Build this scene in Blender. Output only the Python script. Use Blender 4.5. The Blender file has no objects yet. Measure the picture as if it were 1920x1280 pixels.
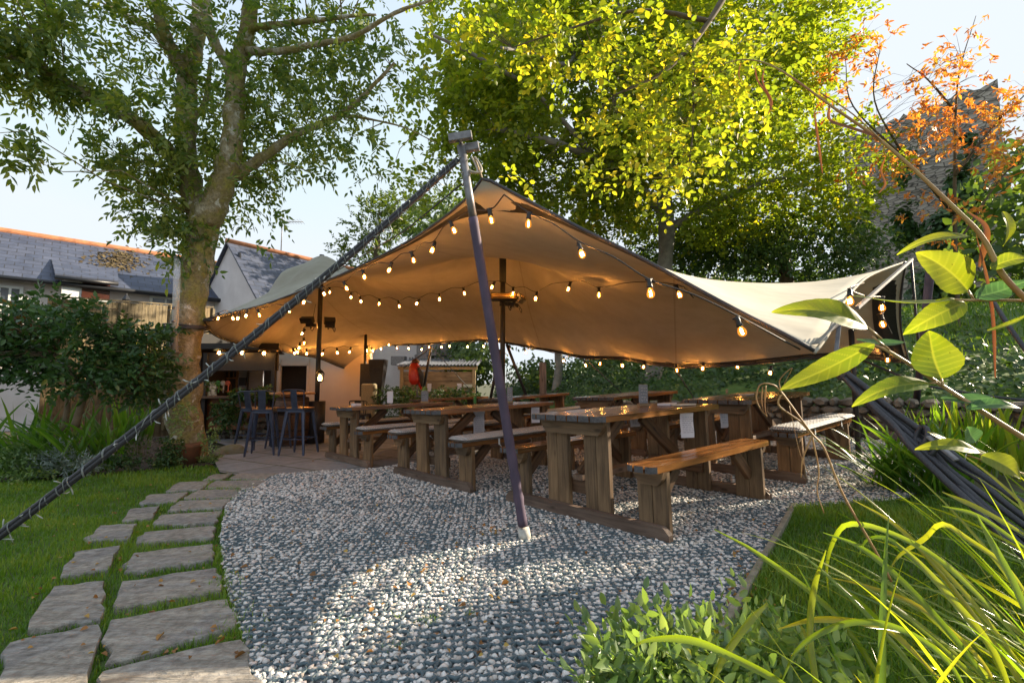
import bpy, math, random
import numpy as np
from mathutils import Vector, Matrix

# ------------------------------------------------------------------ camera, sky, sun, exposure
sc = bpy.context.scene
C = sc.collection
R = math.radians
F, PITCH = 890.0, R(4.8)
CAMH = 0.98
cam = bpy.data.objects.new('camera', bpy.data.cameras.new('camera'))
C.objects.link(cam)
cam.data.sensor_width = 36.0
cam.data.lens = F / 1920 * 36
cam.data.clip_start, cam.data.clip_end = 0.05, 600
cam.location = (0, 0, CAMH)
cam.rotation_euler = (math.pi / 2 + PITCH, 0, 0)
sc.camera = cam
SUN_EL, SUN_AZ = R(25), R(71)          # azimuth measured from the view direction (+Y) towards +X
w = bpy.data.worlds.new("World"); sc.world = w; w.use_nodes = True
nt = w.node_tree
sky = nt.nodes.new('ShaderNodeTexSky'); sky.sky_type = 'NISHITA'; sky.sun_disc = False
sky.sun_elevation = SUN_EL; sky.sun_rotation = SUN_AZ
sky.air_density = 1.0; sky.dust_density = 2.6; sky.ozone_density = 1.2
veil = nt.nodes.new('ShaderNodeMixRGB'); veil.inputs[0].default_value = 0.62      # thin bright haze veil over the blue sky
veil.inputs[2].default_value = (1.7, 1.85, 1.97, 1)
cl = nt.nodes.new('ShaderNodeVectorMath'); cl.operation = 'MINIMUM'; cl.inputs[1].default_value = (1.7, 1.85, 2.05)
nt.links.new(sky.outputs[0], cl.inputs[0]); nt.links.new(cl.outputs[0], veil.inputs[1])
nt.links.new(veil.outputs[0], nt.nodes['Background'].inputs[0])
nt.nodes['Background'].inputs[1].default_value = 0.15
sl = bpy.data.lights.new('sun', 'SUN'); sl.energy = 4.0; sl.angle = R(0.5); sl.color = (1.0, 0.84, 0.62)
so = bpy.data.objects.new('sun', sl); C.objects.link(so)
SD = Vector((math.sin(SUN_AZ) * math.cos(SUN_EL), math.cos(SUN_AZ) * math.cos(SUN_EL), math.sin(SUN_EL)))
so.rotation_euler = SD.to_track_quat('Z', 'Y').to_euler()
so.location = (20, 10, 20)
sc.view_settings.view_transform = 'Standard'; sc.view_settings.look = 'None'
sc.view_settings.gamma = 1.0; sc.view_settings.use_curve_mapping = False
sc.view_settings.exposure = 1.8
sc.cycles.use_denoising = True
sc.cycles.max_bounces = 6; sc.cycles.diffuse_bounces = 3; sc.cycles.transmission_bounces = 4
sc.cycles.transparent_max_bounces = 8; sc.cycles.sample_clamp_indirect = 4
sc.cycles.use_light_tree = True

rng = np.random.default_rng(7)
random.seed(7)

# ------------------------------------------------------------------ placing helpers
cp, sp_ = math.cos(PITCH), math.sin(PITCH)
def ray(px, py):
    u, v = (px - 960) / F, (640 - py) / F
    return np.array([u, cp - v * sp_, sp_ + v * cp])
def P(px, py, d):
    r = ray(px, py); r = r * (d / r[1]); return np.array([r[0], r[1], r[2] + CAMH])
def gz(x, y):
    x = np.clip(x, -7.0, 5.0); y = np.clip(y, 0.0, 13.0)
    return 0.030 * x - 0.010 * y + 0.006 * np.maximum(0, x + 1) * np.maximum(0, y - 4)
def G(px, py, dz=0.0):
    r = ray(px, py); t = 3.0
    for _ in range(30):
        x, y = r[0] * t, r[1] * t
        t = (gz(x, y) + dz - CAMH) / r[2]
        t = min(max(t, 0.1), 200)
    return np.array([r[0] * t, r[1] * t, CAMH + r[2] * t])
def PX(n, d): return n * d / F      # length of n photo pixels at distance d
def lerp(a, b, t): return a + (b - a) * t
def smooth(pts, per=8, closed=False):
    pts = [np.array(p, float) for p in pts]
    n = len(pts); out = []
    for i in range(n if closed else n - 1):
        p0 = pts[(i - 1) % n] if closed or i > 0 else 2 * pts[0] - pts[1]
        p1, p2 = pts[i], pts[(i + 1) % n]
        p3 = pts[(i + 2) % n] if closed or i + 2 < n else 2 * pts[-1] - pts[-2]
        for k in range(per):
            t = k / per
            out.append(0.5 * ((2 * p1) + (p2 - p0) * t + (2 * p0 - 5 * p1 + 4 * p2 - p3) * t * t + (3 * p1 - p0 - 3 * p2 + p3) * t ** 3))
    if not closed: out.append(pts[-1])
    return out
def resample(pts, n):
    p = np.array(pts, float); s = np.concatenate([[0], np.cumsum(np.linalg.norm(np.diff(p, axis=0), axis=1))])
    q = np.linspace(0, s[-1], n)
    return np.stack([np.interp(q, s, p[:, k]) for k in range(p.shape[1])], 1)

# ------------------------------------------------------------------ materials
MATS = {}
def new_mat(name):
    m = bpy.data.materials.new(name); m.use_nodes = True
    MATS[name] = m
    return m, m.node_tree, m.node_tree.nodes['Principled BSDF']
def ramp(t, stops):
    n = t.nodes.new('ShaderNodeValToRGB'); e = n.color_ramp.elements
    while len(e) > 1: e.remove(e[-1])
    e[0].position = stops[0][0]; e[0].color = (*stops[0][1], 1)
    for p, c in stops[1:]:
        q = e.new(p); q.color = (*c, 1)
    return n
def noise(t, scale, detail=4, rough=0.55, coord=None, dist=0.0):
    n = t.nodes.new('ShaderNodeTexNoise'); n.inputs['Scale'].default_value = scale
    n.inputs['Detail'].default_value = detail; n.inputs['Roughness'].default_value = rough
    n.inputs['Distortion'].default_value = dist
    if coord is not None: t.links.new(coord, n.inputs['Vector'])
    return n
def objco(t, scale=(1, 1, 1)):
    tc = t.nodes.new('ShaderNodeTexCoord'); mp = t.nodes.new('ShaderNodeMapping')
    mp.inputs['Scale'].default_value = scale
    t.links.new(tc.outputs['Object'], mp.inputs['Vector']); return mp.outputs[0]
def bump(t, b, h, strength=0.3, dist=0.01):
    n = t.nodes.new('ShaderNodeBump'); n.inputs['Strength'].default_value = strength
    n.inputs['Distance'].default_value = dist
    t.links.new(h, n.inputs['Height']); t.links.new(n.outputs[0], b.inputs['Normal'])
def simple(name, c1, c2=None, scale=6, rough=0.6, metal=0.0, bs=0.15, bd=0.005, stretch=(1, 1, 1), detail=5, spec=0.5, mid=(0.35, 0.65)):
    m, t, b = new_mat(name)
    c2 = c2 or tuple(x * 0.75 for x in c1)
    co = objco(t, stretch)
    n = noise(t, scale, detail, 0.6, co)
    r = ramp(t, [(mid[0], c1), (mid[1], c2)])
    t.links.new(n.outputs[0], r.inputs[0]); t.links.new(r.outputs[0], b.inputs['Base Color'])
    b.inputs['Roughness'].default_value = rough; b.inputs['Metallic'].default_value = metal
    b.inputs['Specular IOR Level'].default_value = spec
    if bs: bump(t, b, n.outputs[0], bs, bd)
    return m
def leafmat(name, stops, trans=0.45, rough=0.45, tcol=1.6, spec=0.4):
    """leaf: colour varies per leaf through the 'lv' attribute, light passes through"""
    m, t, b = new_mat(name)
    a = t.nodes.new('ShaderNodeAttribute'); a.attribute_name = 'lv'
    r = ramp(t, stops); t.links.new(a.outputs['Fac'], r.inputs[0])
    t.links.new(r.outputs[0], b.inputs['Base Color']); b.inputs['Roughness'].default_value = rough
    b.inputs['Specular IOR Level'].default_value = spec
    tr = t.nodes.new('ShaderNodeBsdfTranslucent')
    mul = t.nodes.new('ShaderNodeVectorMath'); mul.operation = 'MULTIPLY'
    mul.inputs[1].default_value = (1.30 * tcol, 1.25 * tcol, 0.40 * tcol)
    t.links.new(r.outputs[0], mul.inputs[0]); t.links.new(mul.outputs[0], tr.inputs[0])
    mx = t.nodes.new('ShaderNodeMixShader'); mx.inputs[0].default_value = trans
    t.links.new(b.outputs[0], mx.inputs[1]); t.links.new(tr.outputs[0], mx.inputs[2])
    t.links.new(mx.outputs[0], t.nodes['Material Output'].inputs[0])
    return m
def wood(name, c1, c2, c3, rough=0.6, scale=1.0, spec=0.4, end=None):
    """grain runs along the 'gc' attribute's x"""
    m, t, b = new_mat(name)
    a = t.nodes.new('ShaderNodeAttribute'); a.attribute_name = 'gc'
    mp = t.nodes.new('ShaderNodeMapping'); mp.inputs['Scale'].default_value = (1.6 * scale, 26 * scale, 26 * scale)
    t.links.new(a.outputs['Vector'], mp.inputs[0])
    n = noise(t, 1.4, 6, 0.65, mp.outputs[0], 0.6)
    mp2 = t.nodes.new('ShaderNodeMapping'); mp2.inputs['Scale'].default_value = (2.0, 4, 4)
    t.links.new(a.outputs['Vector'], mp2.inputs[0])
    n2 = noise(t, 1.5, 3, 0.5, mp2.outputs[0])
    r = ramp(t, [(0.28, c3), (0.45, c1), (0.62, c2), (0.8, tuple(x * 0.8 for x in c1))])
    t.links.new(n.outputs[0], r.inputs[0])
    mx = t.nodes.new('ShaderNodeMixRGB'); mx.blend_type = 'MULTIPLY'; mx.inputs[0].default_value = 0.75
    r2 = ramp(t, [(0.3, (0.45, 0.42, 0.4)), (0.6, (1.1, 1.05, 1.0))])
    t.links.new(n2.outputs[0], r2.inputs[0]); t.links.new(r.outputs[0], mx.inputs[1]); t.links.new(r2.outputs[0], mx.inputs[2])
    # knots
    mp3 = t.nodes.new('ShaderNodeMapping'); mp3.inputs['Scale'].default_value = (3.2, 9, 9)
    t.links.new(a.outputs['Vector'], mp3.inputs[0])
    v = t.nodes.new('ShaderNodeTexVoronoi'); v.inputs['Scale'].default_value = 1.0; t.links.new(mp3.outputs[0], v.inputs['Vector'])
    r3 = ramp(t, [(0.06, (0.25, 0.2, 0.17)), (0.14, (1, 1, 1))]); t.links.new(v.outputs['Distance'], r3.inputs[0])
    mx3 = t.nodes.new('ShaderNodeMixRGB'); mx3.blend_type = 'MULTIPLY'; mx3.inputs[0].default_value = 0.8
    t.links.new(mx.outputs[0], mx3.inputs[1]); t.links.new(r3.outputs[0], mx3.inputs[2])
    oi = t.nodes.new('ShaderNodeObjectInfo'); orr = ramp(t, [(0, (.72, .74, .78)), (.5, (1, 1, 1)), (1, (1.18, 1.08, .95))]); t.links.new(oi.outputs['Random'], orr.inputs[0])
    mx4 = t.nodes.new('ShaderNodeMixRGB'); mx4.blend_type = 'MULTIPLY'; mx4.inputs[0].default_value = 1; t.links.new(mx3.outputs[0], mx4.inputs[1]); t.links.new(orr.outputs[0], mx4.inputs[2])
    t.links.new(mx4.outputs[0], b.inputs['Base Color'])
    rr = t.nodes.new('ShaderNodeMapRange'); rr.inputs['To Min'].default_value = rough - 0.1; rr.inputs['To Max'].default_value = rough + 0.12
    t.links.new(n2.outputs[0], rr.inputs['Value']); t.links.new(rr.outputs[0], b.inputs['Roughness'])
    b.inputs['Specular IOR Level'].default_value = spec
    bump(t, b, n.outputs[0], 0.35, 0.003)
    return m
def emis(name, col, strength):
    m, t, b = new_mat(name)
    b.inputs['Base Color'].default_value = (*col, 1)
    b.inputs['Emission Color'].default_value = (*col, 1); b.inputs['Emission Strength'].default_value = strength
    return m

M_wood = wood('weathered_wood', (0.155, 0.098, 0.052), (0.235, 0.155, 0.085), (0.065, 0.044, 0.028), 0.6)
M_woodd = wood('dark_wood', (0.10, 0.055, 0.028), (0.17, 0.095, 0.05), (0.045, 0.027, 0.018), 0.55)
M_top = wood('oiled_table_wood', (0.17, 0.075, 0.025), (0.25, 0.115, 0.036), (0.06, 0.030, 0.014), 0.22, spec=0.6)
M_sill = wood('grey_brown_wood', (0.14, 0.095, 0.070), (0.20, 0.145, 0.110), (0.07, 0.05, 0.04), 0.65)
M_endg = simple('end_grain', (0.10, 0.10, 0.105), (0.045, 0.045, 0.05), 60, 0.75)
M_fence = wood('fence_wood', (0.15, 0.12, 0.07), (0.22, 0.18, 0.11), (0.08, 0.065, 0.04), 0.75, 0.8)
M_shed = wood('shed_wood', (0.30, 0.24, 0.15), (0.40, 0.33, 0.21), (0.16, 0.125, 0.08), 0.75, 0.8)
M_black = simple('black_metal', (0.012, 0.012, 0.014), (0.02, 0.02, 0.022), 30, 0.45)
M_trim = simple('black_trim', (0.010, 0.011, 0.012), (0.02, 0.022, 0.022), 40, 0.6)
M_rope = simple('black_rope', (0.018, 0.018, 0.022), (0.045, 0.045, 0.055), 160, 0.55, bs=0.6, bd=0.002)
M_cable = simple('black_cable', (0.013, 0.012, 0.012), None, 30, 0.5)
M_sleeve = simple('purple_sleeve', (0.085, 0.06, 0.095), (0.055, 0.04, 0.068), 9, 0.75, bs=0.4, bd=0.01, stretch=(1, 1, .5))
M_steel = simple('galvanised_steel', (0.24, 0.235, 0.24), (0.15, 0.145, 0.155), 25, 0.5, 0.5)
M_conc = simple('concrete', (0.52, 0.51, 0.47), (0.36, 0.35, 0.32), 30, 0.85, bs=0.5)
M_kerb = simple('pale_kerb', (0.26, 0.235, 0.18), (0.15, 0.14, 0.10), 22, 0.85, bs=0.5)
M_cush = None
M_white = simple('white_render', (0.66, 0.61, 0.60), (0.56, 0.51, 0.50), 1.5, 0.85, bs=0.1)
M_frame = simple('window_frame_paint', (0.70, 0.72, 0.72), (0.6, 0.62, 0.62), 5, 0.5)
M_glassd = simple('dark_window_glass', (0.02, 0.025, 0.03), (0.04, 0.05, 0.06), 3, 0.08, spec=0.8, bs=0)
M_gut = simple('black_gutter', (0.015, 0.016, 0.02), None, 10, 0.4)
M_ridge = simple('terracotta_ridge', (0.50, 0.20, 0.09), (0.32, 0.13, 0.06), 6, 0.8)
M_bar = simple('black_boarding', (0.012, 0.011, 0.011), (0.02, 0.017, 0.015), 20, 0.7)
M_stool = simple('navy_metal', (0.055, 0.075, 0.13), (0.04, 0.05, 0.09), 15, 0.4, 0.3)
M_paper = simple('white_paper', (0.70, 0.70, 0.76), (0.62, 0.62, 0.70), 8, 0.6, bs=0)
M_slatebd = simple('chalkboard', (0.16, 0.19, 0.23), (0.22, 0.25, 0.30), 12, 0.6, bs=0)
M_chalk = simple('chalk', (0.75, 0.77, 0.8), None, 20, 0.9, bs=0)
M_ink = simple('faded_ink', (0.30, 0.31, 0.40), None, 20, 0.8, bs=0)
M_card = simple('pale_card', (0.62, 0.60, 0.52), (0.5, 0.48, 0.42), 9, 0.6, bs=0)
M_dstone = simple('rough_stone', (0.20, 0.17, 0.13), (0.06, 0.052, 0.042), 7, 0.9, bs=0.9, bd=0.04)
M_moss = simple('mossy_stone', (0.16, 0.15, 0.06), (0.20, 0.18, 0.13), 7, 0.95, bs=0.9, bd=0.03)
M_boulder = simple('grey_boulder', (0.22, 0.21, 0.19), (0.12, 0.12, 0.11), 9, 0.9, bs=0.7, bd=0.02)
M_soil = simple('soil', (0.035, 0.025, 0.016), (0.06, 0.045, 0.028), 14, 0.95, bs=0.8, bd=0.03)
M_gold = emis('lantern_glow', (1.0, 0.50, 0.14), 22)
M_white_p = simple('feeder_clear_tube', (0.75, 0.78, 0.8), None, 5, 0.1, bs=0)
M_seed = simple('bird_seed', (0.48, 0.34, 0.16), (0.2, 0.14, 0.07), 160, 0.8, bs=0.5)
M_red = simple('red_paint', (0.55, 0.035, 0.012), (0.42, 0.02, 0.01), 8, 0.3, bs=0.1)
M_dfeather = simple('dark_feathers', (0.03, 0.03, 0.035), (0.06, 0.05, 0.03), 18, 0.4)
M_dhead = simple('dark_brown_paint', (0.06, 0.022, 0.012), (0.09, 0.03, 0.02), 14, 0.4)
M_beak = simple('pale_beak', (0.55, 0.48, 0.36), None, 14, 0.4)
M_wicker = simple('black_planter', (0.012, 0.013, 0.016), (0.02, 0.02, 0.024), 14, 0.5)
M_barrel = wood('barrel_wood', (0.09, 0.05, 0.028), (0.15, 0.085, 0.05), (0.04, 0.025, 0.016), 0.6)
M_btop = wood('bar_top_wood', (0.42, 0.20, 0.07), (0.52, 0.28, 0.11), (0.22, 0.1, 0.04), 0.35)
M_can = simple('dried_stem', (0.40, 0.24, 0.09), (0.30, 0.14, 0.05), 30, 0.55)
M_green_p = simple('green_plastic', (0.05, 0.25, 0.03), None, 9, 0.4)
M_cur = simple('cream_plaster', (0.62, 0.53, 0.44), (0.55, 0.46, 0.38), 1.2, 0.85, bs=0.1)

def mk_canvas():
    m, t, b = new_mat('tent_canvas')
    co = objco(t)
    n = noise(t, 0.7, 4, 0.5, co); n2 = noise(t, 350, 2, 0.5, co)
    n3 = noise(t, 5.0, 5, 0.6, co)
    r = ramp(t, [(0.35, (0.43, 0.40, 0.34)), (0.7, (0.49, 0.465, 0.40))])
    t.links.new(n3.outputs[0], r.inputs[0])
    t.links.new(r.outputs[0], b.inputs['Base Color'])
    mp = t.nodes.new('ShaderNodeMapping'); mp.inputs['Rotation'].default_value = (0, 0, .87); mp.inputs['Scale'].default_value = (.62, .18, .3); t.links.new(co, mp.inputs[0])
    wv = t.nodes.new('ShaderNodeTexWave'); wv.wave_profile = 'SAW'; wv.inputs['Scale'].default_value = .31; wv.inputs['Distortion'].default_value = 0; wv.bands_direction = 'X'; t.links.new(mp.outputs[0], wv.inputs['Vector'])
    sm = ramp(t, [(0, (.78, .76, .74)), (.006, (.80, .78, .76)), (.010, (1, 1, 1))]); t.links.new(wv.outputs['Fac'], sm.inputs[0])
    st = ramp(t, [(.38, (.86, .84, .80)), (.55, (1, 1, 1))]); t.links.new(n.outputs[0], st.inputs[0])
    m1_ = t.nodes.new('ShaderNodeMixRGB'); m1_.blend_type = 'MULTIPLY'; m1_.inputs[0].default_value = 1; t.links.new(r.outputs[0], m1_.inputs[1]); t.links.new(sm.outputs[0], m1_.inputs[2])
    m2_ = t.nodes.new('ShaderNodeMixRGB'); m2_.blend_type = 'MULTIPLY'; m2_.inputs[0].default_value = 1; t.links.new(m1_.outputs[0], m2_.inputs[1]); t.links.new(st.outputs[0], m2_.inputs[2]); t.links.new(m2_.outputs[0], b.inputs['Base Color'])
    mp2 = t.nodes.new('ShaderNodeMapping'); mp2.inputs['Rotation'].default_value = (0, 0, .3); mp2.inputs['Scale'].default_value = (.5, 2.6, 1.2); t.links.new(co, mp2.inputs[0]); nw = noise(t, 1.2, 3, .5, mp2.outputs[0], .8)
    b.inputs['Roughness'].default_value = 0.85; b.inputs['Specular IOR Level'].default_value = 0.2
    bump(t, b, nw.outputs[0], 0.35, 0.06)
    return m
M_canvas = mk_canvas()
def mk_cush():
    m, t, b = new_mat('quilted_cushion')
    co = objco(t)
    w1 = t.nodes.new('ShaderNodeTexWave'); w1.bands_direction = 'X'; w1.inputs['Scale'].default_value = 14
    w2 = t.nodes.new('ShaderNodeTexWave'); w2.bands_direction = 'Y'; w2.inputs['Scale'].default_value = 14
    for q in (w1, w2):
        q.inputs['Distortion'].default_value = 0.6; t.links.new(co, q.inputs['Vector'])
    mu = t.nodes.new('ShaderNodeMath'); mu.operation = 'MULTIPLY'
    t.links.new(w1.outputs['Fac'], mu.inputs[0]); t.links.new(w2.outputs['Fac'], mu.inputs[1])
    r = ramp(t, [(0.0, (0.24, 0.25, 0.26)), (0.35, (0.50, 0.50, 0.50)), (1, (0.60, 0.59, 0.57))])
    t.links.new(mu.outputs[0], r.inputs[0]); t.links.new(r.outputs[0], b.inputs['Base Color'])
    b.inputs['Roughness'].default_value = 0.7
    bump(t, b, mu.outputs[0], 0.8, 0.008)
    return m
M_cush = mk_cush()
def mk_bark():
    m, t, b = new_mat('mossy_bark')
    co = objco(t)
    n = noise(t, 3.0, 6, 0.65, co, 0.4); n2 = noise(t, 26, 5, 0.7, co); n3 = noise(t, 5.5, 4, 0.6, co, 1.0)
    r = ramp(t, [(0.36, (0.32, 0.29, 0.07)), (0.5, (0.29, 0.235, 0.12)), (0.62, (0.46, 0.41, 0.31))])
    t.links.new(n.outputs[0], r.inputs[0])
    lich = ramp(t, [(0.60, (0, 0, 0)), (0.66, (1, 1, 1))]); t.links.new(n3.outputs[0], lich.inputs[0])
    mx = t.nodes.new('ShaderNodeMixRGB'); t.links.new(lich.outputs[0], mx.inputs[0])
    t.links.new(r.outputs[0], mx.inputs[1]); mx.inputs[2].default_value = (0.62, 0.60, 0.54, 1)
    mul = t.nodes.new('ShaderNodeMixRGB'); mul.blend_type = 'MULTIPLY'; mul.inputs[0].default_value = 0.8
    r2 = ramp(t, [(0.3, (0.4, 0.38, 0.35)), (0.6, (1.1, 1.1, 1.1))]); t.links.new(n2.outputs[0], r2.inputs[0])
    t.links.new(mx.outputs[0], mul.inputs[1]); t.links.new(r2.outputs[0], mul.inputs[2])
    t.links.new(mul.outputs[0], b.inputs['Base Color']); b.inputs['Roughness'].default_value = 0.95
    bump(t, b, n2.outputs[0], 0.9, 0.03)
    return m
M_bark = mk_bark()
M_gbark = simple('grey_beech_bark', (0.26, 0.245, 0.22), (0.14, 0.135, 0.12), 5, 0.9, bs=0.5, bd=0.02)
M_twig = simple('twig_bark', (0.13, 0.10, 0.06), (0.08, 0.06, 0.035), 12, 0.9)
def mk_slate(name, lit=False):
    m, t, b = new_mat(name)
    uv = t.nodes.new('ShaderNodeAttribute'); uv.attribute_name = 'gc'
    br = t.nodes.new('ShaderNodeTexBrick'); t.links.new(uv.outputs['Vector'], br.inputs['Vector'])
    br.inputs['Scale'].default_value = 1.0; br.inputs['Brick Width'].default_value = 0.36; br.inputs['Row Height'].default_value = 0.23
    br.inputs['Mortar Size'].default_value = 0.012; br.inputs['Bias'].default_value = -0.2
    br.inputs['Color1'].default_value = (0.042, 0.055, 0.095, 1); br.inputs['Color2'].default_value = (0.07, 0.084, 0.13, 1)
    br.inputs['Mortar'].default_value = (0.025, 0.027, 0.035, 1)
    n = noise(t, 2.2, 6, 0.7, uv.outputs['Vector'])
    r = ramp(t, [(0.35, (0.75, 0.72, 0.7)), (0.65, (1.25, 1.2, 1.15))]); t.links.new(n.outputs[0], r.inputs[0])
    mx = t.nodes.new('ShaderNodeMixRGB'); mx.blend_type = 'MULTIPLY'; mx.inputs[0].default_value = 1
    t.links.new(br.outputs[0], mx.inputs[1]); t.links.new(r.outputs[0], mx.inputs[2])
    t.links.new(mx.outputs[0], b.inputs['Base Color']); b.inputs['Roughness'].default_value = 0.55
    bump(t, b, br.outputs['Fac'], -0.8, 0.02)
    return m
M_slate = mk_slate('roof_slate')
def mk_tower():
    m, t, b = new_mat('tower_rubble_stone')
    uv = t.nodes.new('ShaderNodeAttribute'); uv.attribute_name = 'gc'
    mp = t.nodes.new('ShaderNodeMapping'); mp.inputs['Scale'].default_value = (1, 1, 2.6); t.links.new(uv.outputs['Vector'], mp.inputs[0])
    v = t.nodes.new('ShaderNodeTexVoronoi'); v.inputs['Scale'].default_value = 2.2; t.links.new(mp.outputs[0], v.inputs['Vector'])
    v2 = t.nodes.new('ShaderNodeTexVoronoi'); v2.feature = 'DISTANCE_TO_EDGE'; v2.inputs['Scale'].default_value = 2.2; t.links.new(mp.outputs[0], v2.inputs['Vector'])
    r = ramp(t, [(0, (0.20, 0.175, 0.145)), (0.5, (0.33, 0.29, 0.25)), (1, (0.44, 0.39, 0.33))])
    sep = t.nodes.new('ShaderNodeSeparateColor'); t.links.new(v.outputs['Color'], sep.inputs[0]); t.links.new(sep.outputs[0], r.inputs[0])
    rm = ramp(t, [(0.02, (0.25, 0.25, 0.25)), (0.09, (1, 1, 1))]); t.links.new(v2.outputs['Distance'], rm.inputs[0])
    mx = t.nodes.new('ShaderNodeMixRGB'); mx.blend_type = 'MULTIPLY'; mx.inputs[0].default_value = 1
    t.links.new(r.outputs[0], mx.inputs[1]); t.links.new(rm.outputs[0], mx.inputs[2])
    t.links.new(mx.outputs[0], b.inputs['Base Color']); b.inputs['Roughness'].default_value = 0.95
    bump(t, b, v2.outputs['Distance'], 0.9, 0.06)
    return m
M_tower = mk_tower()
def mk_slab():
    m, t, b = new_mat('sandstone_flag')
    co = objco(t)
    n = noise(t, 2.4, 6, 0.6, co, 0.8); n2 = noise(t, 24, 6, 0.7, co)
    mp = t.nodes.new('ShaderNodeMapping'); mp.inputs['Scale'].default_value = (1.5, 9, 1); mp.inputs['Rotation'].default_value = (0, 0, 0.15)
    t.links.new(co, mp.inputs[0]); n3 = noise(t, 2.0, 6, 0.6, mp.outputs[0], 1.5)
    r = ramp(t, [(0.3, (0.25, 0.23, 0.20)), (0.45, (0.36, 0.33, 0.285)), (0.55, (0.30, 0.285, 0.265)), (0.7, (0.23, 0.225, 0.22))])
    t.links.new(n.outputs[0], r.inputs[0])
    r2 = ramp(t, [(0.32, (0.5, 0.48, 0.46)), (0.6, (1.15, 1.15, 1.15))]); t.links.new(n2.outputs[0], r2.inputs[0])
    mx = t.nodes.new('ShaderNodeMixRGB'); mx.blend_type = 'MULTIPLY'; mx.inputs[0].default_value = 0.9
    t.links.new(r.outputs[0], mx.inputs[1]); t.links.new(r2.outputs[0], mx.inputs[2])
    r4 = ramp(t, [(0.46, (1, 1, 1)), (0.5, (0.62, 0.6, 0.57)), (0.54, (1, 1, 1))]); t.links.new(n3.outputs[0], r4.inputs[0])
    mx4 = t.nodes.new('ShaderNodeMixRGB'); mx4.blend_type = 'MULTIPLY'; mx4.inputs[0].default_value = 0.7; t.links.new(mx.outputs[0], mx4.inputs[1]); t.links.new(r4.outputs[0], mx4.inputs[2]); nm = noise(t, 1.1, 5, .7, co); rmx = ramp(t, [(.55, (0, 0, 0)), (.68, (.7, .7, .7))]); t.links.new(nm.outputs[0], rmx.inputs[0]); mx5 = t.nodes.new('ShaderNodeMixRGB'); t.links.new(rmx.outputs[0], mx5.inputs[0]); t.links.new(mx4.outputs[0], mx5.inputs[1]); mx5.inputs[2].default_value = (.13, .135, .075, 1); mx = mx5
    t.links.new(mx.outputs[0], b.inputs['Base Color']); b.inputs['Roughness'].default_value = 0.8
    ad = t.nodes.new('ShaderNodeMath'); ad.operation = 'MULTIPLY_ADD'; ad.inputs[1].default_value = 0.35
    t.links.new(n2.outputs[0], ad.inputs[0]); t.links.new(n3.outputs[0], ad.inputs[2])
    bump(t, b, ad.outputs[0], 1.0, 0.035)
    return m
M_slab = mk_slab()
def mk_patio():
    m, t, b = new_mat('patio_flags')
    co = objco(t)
    mp = t.nodes.new('ShaderNodeMapping'); mp.inputs['Rotation'].default_value = (0, 0, 0.62); t.links.new(co, mp.inputs[0])
    nd = noise(t, 1.2, 2, 0.5, mp.outputs[0])
    mxv = t.nodes.new('ShaderNodeMixRGB'); mxv.inputs[0].default_value = 0.06
    t.links.new(mp.outputs[0], mxv.inputs[1]); t.links.new(nd.outputs['Color'], mxv.inputs[2])
    br = t.nodes.new('ShaderNodeTexBrick'); t.links.new(mxv.outputs[0], br.inputs['Vector'])
    br.inputs['Scale'].default_value = 1.0; br.inputs['Brick Width'].default_value = 0.85; br.inputs['Row Height'].default_value = 0.55
    br.inputs['Mortar Size'].default_value = 0.014; br.offset = 0.37; br.squash = 1.3
    br.inputs['Color1'].default_value = (0.20, 0.21, 0.225, 1); br.inputs['Color2'].default_value = (0.27, 0.275, 0.285, 1)
    br.inputs['Mortar'].default_value = (0.06, 0.07, 0.03, 1)
    n = noise(t, 9, 6, 0.7, co)
    r = ramp(t, [(0.3, (0.7, 0.7, 0.7)), (0.65, (1.15, 1.15, 1.15))]); t.links.new(n.outputs[0], r.inputs[0])
    mx = t.nodes.new('ShaderNodeMixRGB'); mx.blend_type = 'MULTIPLY'; mx.inputs[0].default_value = 1
    t.links.new(br.outputs[0], mx.inputs[1]); t.links.new(r.outputs[0], mx.inputs[2])
    t.links.new(mx.outputs[0], b.inputs['Base Color']); b.inputs['Roughness'].default_value = 0.7
    bump(t, b, br.outputs['Fac'], -0.6, 0.015)
    return m
M_patio = mk_patio()
def mk_gravelbed():
    m, t, b = new_mat('gravel_bed')
    co = objco(t)
    v = t.nodes.new('ShaderNodeTexVoronoi'); v.inputs['Scale'].default_value = 46; t.links.new(co, v.inputs['Vector'])
    sep = t.nodes.new('ShaderNodeSeparateColor'); t.links.new(v.outputs['Color'], sep.inputs[0])
    r = ramp(t, [(0, (0.22, 0.205, 0.19)), (0.4, (0.38, 0.365, 0.35)), (1, (0.55, 0.53, 0.51))]); t.links.new(sep.outputs[0], r.inputs[0])
    rd = ramp(t, [(0.2, (1, 1, 1)), (0.75, (0.3, 0.3, 0.32))]); t.links.new(v.outputs['Distance'], rd.inputs[0])
    mx = t.nodes.new('ShaderNodeMixRGB'); mx.blend_type = 'MULTIPLY'; mx.inputs[0].default_value = 1
    t.links.new(r.outputs[0], mx.inputs[1]); t.links.new(rd.outputs[0], mx.inputs[2])
    t.links.new(mx.outputs[0], b.inputs['Base Color']); b.inputs['Roughness'].default_value = 0.9
    bump(t, b, v.outputs['Distance'], -1.0, 0.012)
    return m
M_bed = mk_gravelbed()
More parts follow.
